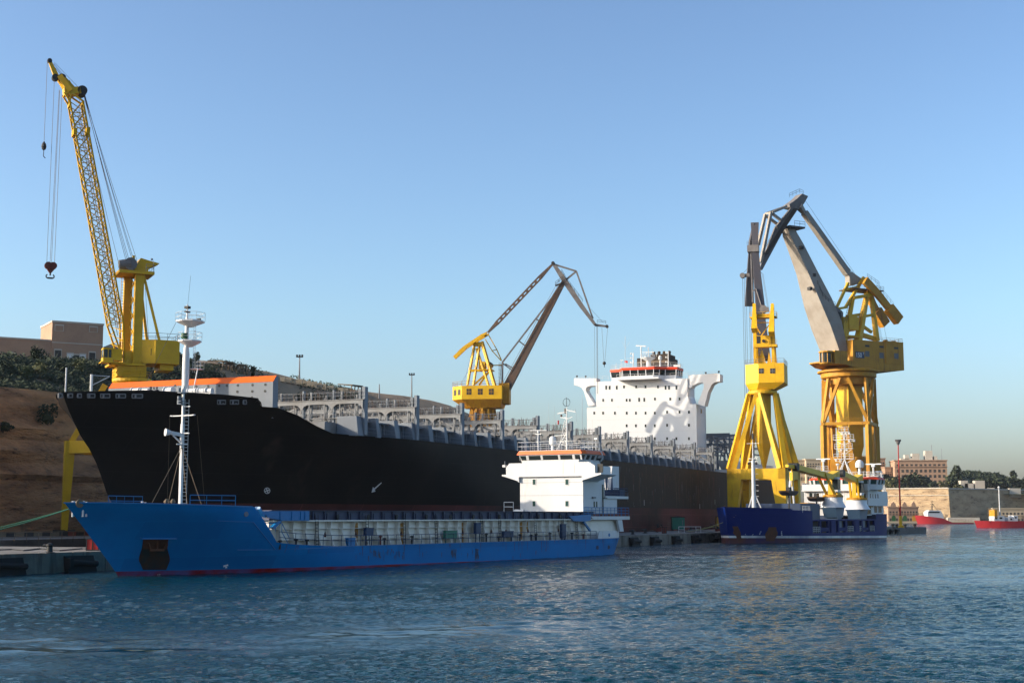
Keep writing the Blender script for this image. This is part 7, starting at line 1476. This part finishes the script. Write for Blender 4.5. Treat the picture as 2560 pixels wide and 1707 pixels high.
qbox('scrap_cage', 'rusty red cage at the quay edge left of the green cabin', 'cage', 1655, 1667, 1316, 1333, 1.4, 'redoxide', crate)
qbox('generator', 'yellow generator box beside the navy ship bow', 'machine', 1791, 1807, 1291, 1322, 2.4, 'yellow_old', crate)
qbox('winch_unit', 'dark red machine under the yellow generator by the navy bow', 'machine', 1790, 1806, 1315, 1330, 1.5, 'redoxide', machine)
qbox('pump_unit', 'grey pump set on the quay inside the white guard rail', 'machine', 1723, 1738, 1317, 1330, 1.4, 'grey_pale', machine)
qbox('junction_box', 'drab olive cabinet on the quay right of the green cabin', 'box', 1760, 1774, 1301, 1321, 1.2, 'khaki', crate)
qbox('red_container', 'red ribbed container on the quay behind the blue bow', 'container', 214, 247, 1345, 1376, 2.2, 'red', crate)
gx, gy = onz(1697, 1331, QZ); t = thing('guard_rail', 'white guard rail around the pump set on the quay', 'railing', (gx, gy, QZ), 90); fr_ = Frame(gx, gy, 90); w_ = fr_.ony(1752,1331,0)[0]
a = MB(); a.rail([(0,0,0),(w_*.25,0,0)],1.15,.05,1.6); a.rail([(w_*.78,0,0),(w_,0,0)],1.15,.05,1.6); a.tube((w_*.25,0,1.15),(w_*.78,0,1.15),.05,n=4); obj('rail', a, M['white_plain'], t)
gx, gy = onz(1740, 1318, QZ); pt = bpy.data.objects.new('person', None); C.objects.link(pt); pt.location = (gx, gy, QZ); tag(pt, 'worker in yellow vest and dark helmet standing on the quay', 'person')
a = MB(); a.lathe((0,0,0), [(.13,0),(.17,.5),(.21,.92)], 10); a.lathe((0,0,1.5), [(.06,0),(.065,.06),(.10,.12),(.115,.22),(.07,.33)], 10); obj('body', a, M['cloth'], pt, True); a = MB(); a.lathe((0,0,0), [(.22,.9),(.25,1.3),(.2,1.46),(.07,1.52)], 10)
for s_ in (-1,1): a.tube((s_*.26,0,1.42),(s_*.3,0,1.1),.06,.05,6); a.tube((s_*.3,0,1.1),(s_*.28,.1,.85),.05,.035,6)
obj('vest', a, M['yellow'], pt, True)
def bollard(px, py, lab):
    gx, gy = onz(px, py, QZ+.07); t_ = thing('bollard', lab, 'bollard', (gx, gy, QZ+.07), 90, 'mooring bollards on the quay edge'); a_ = MB(); a_.lathe((0,0,0), [(.5,0),(.48,.06),(.26,.12),(.24,.55),(.3,.62),(.3,.78),(.12,.86)], 14); obj('post', a_, M['dark'], t_, True)
    a_ = MB(); a_.tube((-.1,0,.62),(-.62,0,.66),.16,.12,8); obj('horn', a_, M['dark'], t_)
bollard(124, 1382, 'black hooked bollard at the left end of the quay'); bollard(1613, 1333, 'squat black bollard on the quay just right of the blue stern'); bollard(1582, 1336, 'low dark bollard half hidden by the blue stern')
for px in (20, 200, 1585, 1637, 1690, 1738, 1783):
    s_, z_ = QQ.ony(px, 1350 if px > 999 else 1400, -.3); f0 = QQ.w(s_, -.32); lab = 'black rubber fender block on the quay wall ' + {20:'at the left edge of the view',200:'left of the blue bow',1585:'next to the blue stern',1637:'second right of the blue stern',1690:'below the green cabin',1738:'below the white guard rail',1783:'nearest the navy bow'}[px]
    t_ = thing('fender', lab, 'fender', (f0[0], f0[1], 0), QQ.deg, 'black fenders along the quay wall'); a_ = MB(); a_.hexa([(-1.7,-.5,-.2),(1.7,-.5,-.2),(1.7,.1,-.2),(-1.7,.1,-.2)],[(-1.9,-.1,1.45),(1.5,-.1,1.45),(1.5,.1,1.45),(-1.9,.1,1.45)]); a_.box(-1.9,-1.5,-.75,-.1,.4,1.3); obj('rubber_block', a_, M['rubber'], t_)
    a_ = MB(); a_.tube((-1.8,-.4,.9),(1.6,-.45,.7),.26,n=10); obj('rubber_tube', a_, M['rubber'], t_)
def hose(name, lab, pts, r_, m_):
    a_ = MB(); P_ = [Vector((*onz(px, py, QZ), QZ+r_)) for px, py in pts]
    for p_, q_ in zip(P_, P_[1:]): a_.tube(p_, q_, r_, n=6)
    tag(obj(name, a_, M[m_]), lab, 'hose')
hose('hose', 'thin black hose lying along the left quay edge past the bollard', ((-20,1376),(30,1374),(60,1377),(100,1372),(150,1377),(205,1372),(250,1374)), .06, 'dark')
hose('hose', 'dark hose looped on the quay between the skip and the red cage', ((1586,1328),(1600,1325),(1618,1329),(1632,1326),(1645,1331)), .07, 'dark')
hose('hose', 'dark hose trailing from the green cabin towards the navy bow', ((1700,1326),(1725,1331),(1750,1327),(1772,1330),(1795,1328)), .06, 'dark')
qbox('pallet_stack', 'stack of weathered timber pallets just right of the blue-grey box', 'pallets', 1626, 1636, 1315, 1325, 1.3, 'timber', crate)
qbox('gas_bottle_rack', 'small red bottle rack beside the drab olive cabinet', 'rack', 1776, 1783, 1310, 1322, .9, 'redoxide', crate)
# left quay: yellow guard rail, striped kerb, shed wall under the cliff
x0, _y = KK.loc(*onz(-40, 1353, QZ)); kx0, ky0 = KK.loc(*onz(0, 1358, QZ)); kx1, ky1 = KK.loc(*onz(235, 1352, QZ))
t = thing('guard_rail', 'long pale yellow guard rail along the dock edge at the left', 'railing', (0,0,0), 90)
A_ = onz(-60,1360,QZ); B_ = onz(290,1352,QZ); a = MB(); a.rail([(A_[0],A_[1],QZ),(B_[0],B_[1],QZ)], 1.35, .035, 1.9, (1,.5)); obj('rail', a, M['timber'], t)
t = thing('striped_kerb', 'low barrier painted in dark, yellow and pink blocks behind the yellow rail', 'barrier', (0,0,0), 90); d_ = Vector((B_[0]-A_[0], B_[1]-A_[1]))
for k in range(16):
    p0 = Vector(A_)+d_*(k/16)+Vector((-.6,1.8)); p1 = Vector(A_)+d_*((k+.97)/16)+Vector((-.6,1.8)); a = MB(); a.beam((p0.x,p0.y,QZ+1.0),(p1.x,p1.y,QZ+1.0),.3,.5); obj('barrier_block', a, M['dark' if k % 2 else ('timber' if k < 9 else 'redoxide')], t)
A2 = onz(-80,1330,QZ); t = thing('dock_workshop', 'dark low workshop front with yellow posts at the foot of the cliff', 'building', (0,0,0), 90)
w0 = KK.w(-243, 20); w1 = KK.w(-243, 62)
a = MB(); wl = [KK.w(-243,26), KK.w(-243,70), KK.w(-247,70), KK.w(-247,26)]
P0 = Vector(onz(-160,1322,QZ)); P1 = Vector(onz(232,1318,QZ)); dd = (P1-P0).normalized(); nn_ = Vector((-dd.y, dd.x))
q4 = [P0, P1, P1+nn_*5, P0+nn_*5]; a.hexa([(p.x,p.y,QZ) for p in q4], [(p.x,p.y,QZ+3.4) for p in q4]); obj('wall', a, M['timber'], t)
a = MB(); q5 = [P0-nn_*.8, P1-nn_*.8, P1+nn_*5.5, P0+nn_*5.5]; a.hexa([(p.x,p.y,QZ+3.41) for p in q5], [(p.x,p.y,QZ+3.65) for p in q5]); obj('roof', a, M['rustbeam'], t)
for k in range(9): p = P0+(P1-P0)*(k/9+.05)-nn_*.4; a = MB(); a.box(p.x-.16,p.x+.16,p.y-.1,p.y+.1,QZ,QZ+3.4); obj('post', a, M['yellow_old'] if k in (3,6) else M['dark'], t)
for k in range(8): p = P0+(P1-P0)*(k/9+.105)-nn_*.05; q_ = p+dd*2.2; a = MB(); a.hexa([(p.x,p.y,QZ+.1),(q_.x,q_.y,QZ+.1),(q_.x-nn_.x*.05,q_.y-nn_.y*.05,QZ+.1),(p.x-nn_.x*.05,p.y-nn_.y*.05,QZ+.1)],[(p.x,p.y,QZ+2.7),(q_.x,q_.y,QZ+2.7),(q_.x-nn_.x*.05,q_.y-nn_.y*.05,QZ+2.7),(p.x-nn_.x*.05,p.y-nn_.y*.05,QZ+2.7)]); obj('door', a, M['dark' if k % 2 else 'redoxide'], t)
for px, py, m_, lab in ((121,1312,'blue','bright blue barrel standing in front of the dark workshop'),(92,1316,'grey_pale','grey barrel standing left of the blue barrel')):
    gx, gy = onz(px, py+14, QZ); a = MB(); a.lathe((0,0,0),[(.55,0),(.6,.1),(.6,.9),(.64,1.0),(.6,1.1),(.6,1.9),(.5,2.0)],14); o = obj('barrel', a, M[m_]); o.location = (gx, gy, QZ); tag(o, lab, 'barrel')
# pier end with the tall red lamp mast
t = thing('lamp_mast', 'very tall red floodlight mast on a yellow base at the end of the quay', 'lamp post', (0,0,0), 90)
c = atd(2252, 1312, 392.0); zt_ = atd(2244.5, 1104, 392.0)[2]; t.location = (c[0], c[1], QZ)
a = MB(); a.tube((0,0,0),(0,0,3.2),.5,.4,12); a.box(-.9,.9,-.9,.9,0,.5); obj('base', a, M['yellow_mid'], t); a = MB(); a.tube((0,0,2.6),(0,0,zt_-QZ),.24,.15,12); obj('post', a, M['red'], t)
a = MB(); a.lathe((0,0,zt_-QZ),[(.2,-.9),(.55,-.3),(.6,.0),(.6,.1)],12)
for k in range(8): an = k*math.pi/4; a.box(math.cos(an)*.6-.2,math.cos(an)*.6+.2,math.sin(an)*.6-.15,math.sin(an)*.6+.15,zt_-QZ+.1,zt_-QZ+.6)
obj('floodlight_head', a, M['grey_jib'], t)
for px, lab in ((2232,'first'),(2242,'second'),(2263,'third'),(2287,'fourth and rightmost')):
    gx, gy = onz(px, 1320, QZ); t_ = thing('bollard', lab + ' dark mooring post along the far quay end by the red mast', 'bollard', (gx, gy, QZ), 90, 'mooring posts at the quay end'); a_ = MB(); a_.lathe((0,0,0),[(.4,0),(.35,.1),(.28,.2),(.3,.75),(.5,.9),(.5,1.05),(.2,1.15)],12); obj('post', a_, M['dark'], t_, True)
for k in range(7):
    s_ = 262+k*6.0; f0 = QQ.w(s_, -.3); t_ = thing('fender', 'black fender on the quay wall between the navy ship and the quay end', 'fender', (f0[0], f0[1], 0), QQ.deg, 'black fenders along the far quay wall'); a_ = MB(); a_.box(-1.2,1.2,-.4,.1,.1,1.3); a_.tube((-1.1,-.45,.9),(1.1,-.45,.9),.3,n=8); obj('rubber_block', a_, M['rubber'], t_)

# ------------------------------------------------------------ far shore
FD_ = 960.0
FS = Frame(0, FD_, 90.0)                         # far shoreline: x to the right, y away
def FP(px, py, y=0.0): x, z = FS.ony(px, py, y); return (x, y, z)
a = MB(); a.add([(-200,FD_-6,1.2),(900,FD_-6,1.2),(900,1600,1.2),(-200,1600,1.2),(-200,FD_-6,-2),(900,FD_-6,-2)], [(0,1,2,3),(4,5,1,0)]); tag(obj('far_quay', a, M['stone2']), kind='structure')
x0 = FP(2150,1300,14)[0]; x1 = FP(2372,1300,4)[0]; zt_ = FP(2300,1221,8)[2]
t = thing('bastion_wall', 'sunlit pale bastion wall across the harbour left of its sharp corner', 'wall', (0,FD_,0), 90)
def wallmesh(p, q_, z0, z1, n, m_, batter=2.5):
    mb = MB(); vs = []; rows_ = 8
    for j in range(rows_+1):
        for i in range(n+1):
            f = i/n; zz = z0+(z1-z0)*j/rows_; k = .25*mn.noise(Vector((f*n*.35, j*.8, p[0]*.01)))
            vs.append((p[0]+(q_[0]-p[0])*f, p[1]+(q_[1]-p[1])*f+batter*j/rows_+(k if 0 < i < n else 0), zz))
    mb.add(vs, [(j*(n+1)+i, j*(n+1)+i+1, (j+1)*(n+1)+i+1, (j+1)*(n+1)+i) for j in range(rows_) for i in range(n)])
    mb.add([(p[0],p[1]+batter,z1),(q_[0],q_[1]+batter,z1),(q_[0],q_[1]+batter+40,z1),(p[0],p[1]+batter+40,z1)], [(0,1,2,3)]); return mb
xc, xfar = x1, FP(2620,1300,30)[0]
obj('masonry', wallmesh((x0,34),(xc,0),1.2,zt_,60,None), M['bastion'], t)
a = MB(); a.beam((x0,36.0,zt_+.3),(xc,2.2,zt_+.3),.9,.8); a.beam((x0,35.2,zt_-4.5),(xc,1.6,zt_-4.5),.4,.4); obj('coping', a, M['stone3'], t)
t = thing('bastion_wall', 'shaded brown bastion wall running right from the corner across the harbour', 'wall', (0,FD_,0), 90)
obj('masonry', wallmesh((xc+.01,0),(xfar,60),1.2,zt_-.4,80,None), M['bastion'], t)
a = MB(); a.beam((xc,2.2,zt_),(xfar,62.4,zt_),.9,.8); obj('coping', a, M['stone3'], t)
# hill and gardens behind the walls
a = MB(); P_ = [(2080,1232,1225),(2205,1212,1205),(2300,1216,1195),(2370,1222,1192),(2380,1205,1178),(2420,1200,1178),(2480,1205,1186),(2520,1214,1196),(2540,1218,1205),(2640,1218,1190)]
vs = []
for px, pm, pt_ in P_: vs += [FP(px,1236,40), FP(px,pm+8,70), FP(px,pt_+8,150), (FP(px,pt_,150)[0],300,FP(px,pt_+12,150)[2])]
a.add([(v[0],v[1]+FD_,v[2]) for v in vs], [(4*i+k, 4*i+4+k, 4*i+5+k, 4*i+1+k) for i in range(len(P_)-1) for k in range(3)]); tag(obj('garden_hill', a, M['leaf3'], smooth=True), kind='structure')
def far_building(label, px0, px1, pyt, pyb, y, dep, m_='stone2', rows=0, cols=0, ang=90.0, extra=None, grp=None):
    p0 = FP(px0, pyb, y); f_ = Frame(p0[0], FD_+y, ang); w_ = f_.ony(px1, pyb, 0)[0]; zt__ = f_.ony(px0, pyt, 0)[1]; z0 = p0[2]-4
    t_ = fthing('stone_building', label, 'building', f_, grp); a = MB(); a.box(0,w_,0,dep,z0,zt__); obj('wall', a, M[m_], t_)
    if rows:
        a = MB(); a.box(-.5,w_+.5,-.6,dep+.5,zt__-.01,zt__+.7); a.box(-.4,w_+.4,-.7,-.001,zt__-4.4,zt__-3.8); obj('cornice', a, M[m_], t_)
        hh = (zt__-z0-4)
        for r_ in range(rows):
            for c_ in range(cols):
                wx = w_*(c_+.7)/(cols+.4); wz = zt__-1.2-hh*(r_+.55)/rows*1.0; ws = w_/cols*.26; a = MB(); a.box(wx-ws,wx+ws,-.08,-.003,wz-hh/rows*.27,wz+hh/rows*.27); obj('window', a, M['winrec'], t_)
    if extra: extra(t_, w_, dep, z0, zt__)
    return t_
def roofstuff(t_, w_, dep, z0, zt__):
    for (f0, f1, h_) in ((.13,.36,2.2),(.22,.30,4.6),(.36,.50,5.6),(.61,.75,7.5),(.78,.84,3.6)): a = MB(); a.box(w_*f0,w_*f1,4,12,zt__+.71,zt__+h_); obj('roof_block', a, M['stone3'], t_)
    a = MB(); a.tube((w_*.74,5,zt__),(w_*.74,5,zt__+12),.2,n=5); a.tube((w_*.93,5,zt__),(w_*.93,5,zt__+9),.15,n=5); obj('aerial', a, M['pole'], t_)
far_building('large many-windowed stone building with white roof blocks above the bastion', 2238, 2369, 1152, 1206, 90, 26, 'stone', 4, 11, 97.0, roofstuff)
far_building('tall plain stone building left of the large windowed one', 2192, 2214, 1147, 1192, 110, 14, 'stone', 3, 3)
far_building('low stone building stepping down beside the large windowed one', 2213, 2229, 1169, 1192, 100, 12, 'stone', 1, 3)
far_building('dark brown building seen through the ochre crane legs', 2150, 2190, 1141, 1196, 130, 14, 'stone2', 3, 5)
far_building('long tan building behind the navy ship wheelhouse', 2016, 2066, 1149, 1200, 120, 14, 'stone2', 3, 7)
far_building('brown building between the two right-hand cranes', 1990, 2014, 1151, 1200, 125, 14, 'stone2', 3, 4)
far_building('tan building just left of the ochre crane tower', 2067, 2098, 1148, 1200, 122, 14, 'stone2', 3, 4)
for p0, p1, pt_, lab in ((2402,2420,1201,'leftmost cream pavilion among the far trees'),(2412,2434,1208,'long low cream pavilion under the leftmost one'),(2438,2462,1201,'cream pavilion in the middle of the far garden'),(2470,2487,1219,'small cream hut near the wall top'),(2524,2552,1220,'cream terrace block on the bastion at the right')): far_building(lab, p0, p1, pt_, pt_+8, 45, 6, 'stone3')
# warehouses at the foot of the sunlit wall
for i, (p0, p1) in enumerate(((2221,2248),(2251,2297))):
    def gables(t_, w_, dep, z0, zt__):
        n_ = 1 if w_ < 8 else 2
        for k in range(n_):
            c_ = w_*(k+.5)/n_; a = MB(); a.prism([(c_-w_/n_*.3,zt__),(c_-w_/n_*.2,zt__+2.4),(c_,zt__+4.0),(c_+w_/n_*.2,zt__+2.4),(c_+w_/n_*.3,zt__)], -.3, .6); obj('gable', a, M['stone'], t_)
            a = MB(); a.prism([(c_-1.3,z0+4),(c_-1.3,z0+7),(c_-.6,z0+8),(c_+.6,z0+8),(c_+1.3,z0+7),(c_+1.3,z0+4)], -.1, -.003); obj('door', a, M['green_dk' if k == 0 else 'yellow_old'], t_)
    far_building(('narrow' if i == 0 else 'wide') + ' gabled warehouse at the foot of the sunlit bastion wall', p0, p1, 1268, 1303, -2 if i else -1, 9, 'stone', 2, 3 if i == 0 else 6, 90.0, gables)
far_building('long low brown warehouse behind the second red boat', 2484, 2600, 1272, 1303, 5, 12, 'stone2', 2, 12)
far_building('low pale quay shed between the two red boats', 2370, 2450, 1293, 1304, -3, 6, 'stone3')
# far trees
def far_tree(px, py, r_, h_, y, lab, m_='leaf2', palm=False):
    c = FP(px, py, y); t_ = thing('tree', lab, 'tree', (c[0], FD_+y, c[2]-h_*.5), 90, 'trees above the far bastion'); a = MB(); a.tube((0,0,-3),(0,0,h_*.45),.5,.25,6); obj('trunk', a, M['bark'], t_)
    a = MB(); core(a,(0,0,h_*.5),r_*.9,r_*.9,h_*.5); leaves(a, (0,0,h_*.5), r_, r_, h_*.55, 420, max(.8, r_*.17)); obj('crown', a, M[m_], t_)
random.seed(21)
TR = [(2215,1200,9,9,70,'dark tree left of the green one below the windowed building'),(2230,1207,5,7,50,'bright olive round tree left of the red mast'),(2243,1212,4,5,48,'small green tree right behind the red mast'),(2262,1206,7,10,60,'dark tree in front of the windowed building, left one'),(2285,1204,8,11,62,'dark tree in front of the windowed building, second one'),(2308,1206,8,10,62,'dark tree in front of the windowed building, third one'),(2330,1211,6,8,55,'low dark tree at the right part of the windowed building'),(2361,1214,5,6,48,'olive tree above the bastion corner'),(2383,1210,9,10,56,'dark tree just right of the bastion corner'),(2391,1183,6,12,80,'tallest dark tree on the wooded hill'),(2405,1218,6,6,46,'small olive tree under the cream pavilion'),(2447,1212,8,8,52,'dark tree between the cream pavilions'),(2490,1208,9,9,56,'dark tree right of the cream pavilions'),(2512,1212,8,8,56,'dark tree at the right end of the wooded hill'),(2548,1206,7,9,60,'green tree near the right edge above the wall'),(2535,1190,3,9,70,'thin tree top against the sky near the right edge')]
for px, py, r_, h_, y, lab in TR: far_tree(px, py, r_, h_, y, lab, 'leaf3' if ('olive' in lab or 'bright' in lab) else 'leaf2')
g = MB()
for i in range(5200):
    px = random.uniform(2376, 2535) if i % 3 else random.uniform(2120, 2600); y = random.uniform(60, 150); top = lerp([(2100,1212),(2376,1196),(2395,1180),(2440,1180),(2490,1186),(2530,1200),(2600,1200)], px)
    py = 1226+(top-1226)*(y-60)/90; c = FP(px, py, y); leaves(g, (c[0], FD_+y, c[2]), 2.8, 2.8, 2.0, 5, 1.1)
tag(obj('far_wood', g, M['leaf2']), 'dark wood covering the far hill behind the bastion', 'wood', kind='stuff')
# red boats
def boat(label, px0, px1, pyw, sheer, house_px, extra):
    gx, gy = onz(px0, pyw, 0); f_ = Frame(gx, gy, 84.0); L_ = f_.ony(px1, pyw, 0)[0]; t_ = fthing('tugboat', label, 'boat', f_)
    st = lambda z: -.35*z if z < 4.5 else -1.6
    def hb(x, z): s = max(0, x-st(z)); h = 4.5*(1-(1-min(1, s/12.0))**2.0); return h*(1-.15*max(0,(x-L_+5)/5)**2)
    zt__ = lambda x: f_.ony(px0, pyw-sheer[0], 0)[1] if x < 1 else lerp([(1, f_.ony(px0, pyw-sheer[0], 0)[1]), (L_*.42, f_.ony(px0, pyw-sheer[1], 0)[1]), (L_*.6, f_.ony(px0, pyw-sheer[2], 0)[1]), (L_, f_.ony(px0, pyw-sheer[2], 0)[1])], x)
    m_, d_ = make_hull(st, hb, zt__, -.8, [st(zt__(0))+k for k in (0,.2,.6,1.2,2,3.5,5,7,9)]+[L_*k for k in (.3,.42,.5,.6,.75,.9,1)], [0,.25,.5,.75,1], L_, 8, lambda x: .4)
    obj('hull', m_, M['rhull'], t_, True); obj('deck', d_, M['redoxide'], t_); extra(t_, f_, L_); return t_
def e1_(t_, f_, L_):
    def BP(px, py): x, z = f_.ony(px, py, 0); return (x, z)
    x0, z0 = BP(2316,1296); x1, z1 = BP(2352,1275); a = MB(); a.prism([(x0,z0),(x0-.5,z1-1.2),(x0+1,z1),(x1-1.5,z1),(x1,z1-2.5),(x1+.5,z0)], -3, 3); hs_ = obj('wheelhouse', a, M['white'], t_); a = MB(); a.box(x0+.4,x1-2,-3.05,-3.003,z1-1.6,z1-.7); a.box(x0-.2,x0+.0,-2.4,2.4,z1-1.7,z1-.8); obj('windows', a, M['glass'], hs_)
    a = MB(); m_ = BP(2330,1250); a.tube((m_[0],0,z1),(m_[0],0,m_[1]),.18,n=6)
    for zz in (.35,.6,.85): a.beam((m_[0]-1.2,0,z1+(m_[1]-z1)*zz),(m_[0]+1.2,0,z1+(m_[1]-z1)*zz),.2)
    a.beam((x0+3,0,z1),(m_[0],0,z1+4),.2); a.beam((x1-2,0,z1),(m_[0],0,z1+4),.2); obj('mast', a, M['dark'], t_); a = MB(); a.rail([(x1+1,-3.5,BP(2360,1300)[1]),(L_-1,-3.5,BP(2360,1304)[1])],1,.05,2); obj('railing', a, M['redoxide'], t_)
def e2_(t_, f_, L_):
    def BP(px, py): x, z = f_.ony(px, py, 0); return (x, z)
    for (p0,p1,pt_,pb,m_,nm) in ((2479,2488,1290,1301,'white','deck_house'),(2486,2505,1289,1301,'white','deck_house'),(2515,2527,1292,1301,'white','deck_house'),(2527,2538,1288,1301,'white','wheelhouse'),(2479,2487,1274,1289.9,'yellow_old','funnel')):
        x0, z1 = BP(p0, pt_); x1, z0 = BP(p1, pb); a = MB(); a.box(x0,x1-.02,-2.5,2.5,z0-1,z1); o_ = obj(nm, a, M[m_], t_)
        if m_ == 'white': a = MB(); a.box(x0+(x1-x0)*.3,x0+(x1-x0)*.7,-2.55,-2.503,z1-1.2,z1-.5); obj('window', a, M['glass'], o_)
    a = MB(); m_ = BP(2497,1218); a.tube((m_[0],0,BP(2497,1300)[1]),(m_[0],0,m_[1]),.28,.2,8); a.ball((m_[0],0,m_[1]),.5,8); obj('mast', a, M['white_plain'], t_); a = MB(); a.rail([BP(2445,1300)[0:1]+(-3.2,BP(2445,1303)[1]),(BP(2478,1300)[0],-3.2,BP(2478,1303)[1])],1,.05,1.5); a.rail([(BP(2540,1300)[0],-3.2,BP(2540,1304)[1]),(L_-.5,-3.2,BP(2540,1304)[1])],1,.06,2); obj('railing', a, M['dark'], t_)
boat('red tug with white wheelhouse moored below the bastion corner', 2294, 2428, 1309, (21,14,3), 0, e1_)
boat('red work boat with yellow funnel and tall white mast at the right edge', 2442, 2600, 1319, (18,17,17), 0, e2_)

# ------------------------------------------------------------ haze in the air
hz_m = bpy.data.materials.new('haze_air'); hz_m.use_nodes = True; hn = hz_m.node_tree; hn.nodes.remove(hn.nodes['Principled BSDF'])
pv = hn.nodes.new('ShaderNodeVolumePrincipled'); pv.inputs['Color'].default_value = (0.80, 0.88, 1.0, 1); pv.inputs['Density'].default_value = 0.00003; pv.inputs['Anisotropy'].default_value = 0.0
hn.links.new(pv.outputs[0], hn.nodes['Material Output'].inputs['Volume'])
a = MB(); a.box(-900, 1100, -120, 1400, -3.5, 125); tag(obj('haze', a, hz_m), 'thin bluish haze over the harbour', 'haze', kind='stuff')
scene.cycles.volume_bounces = 0
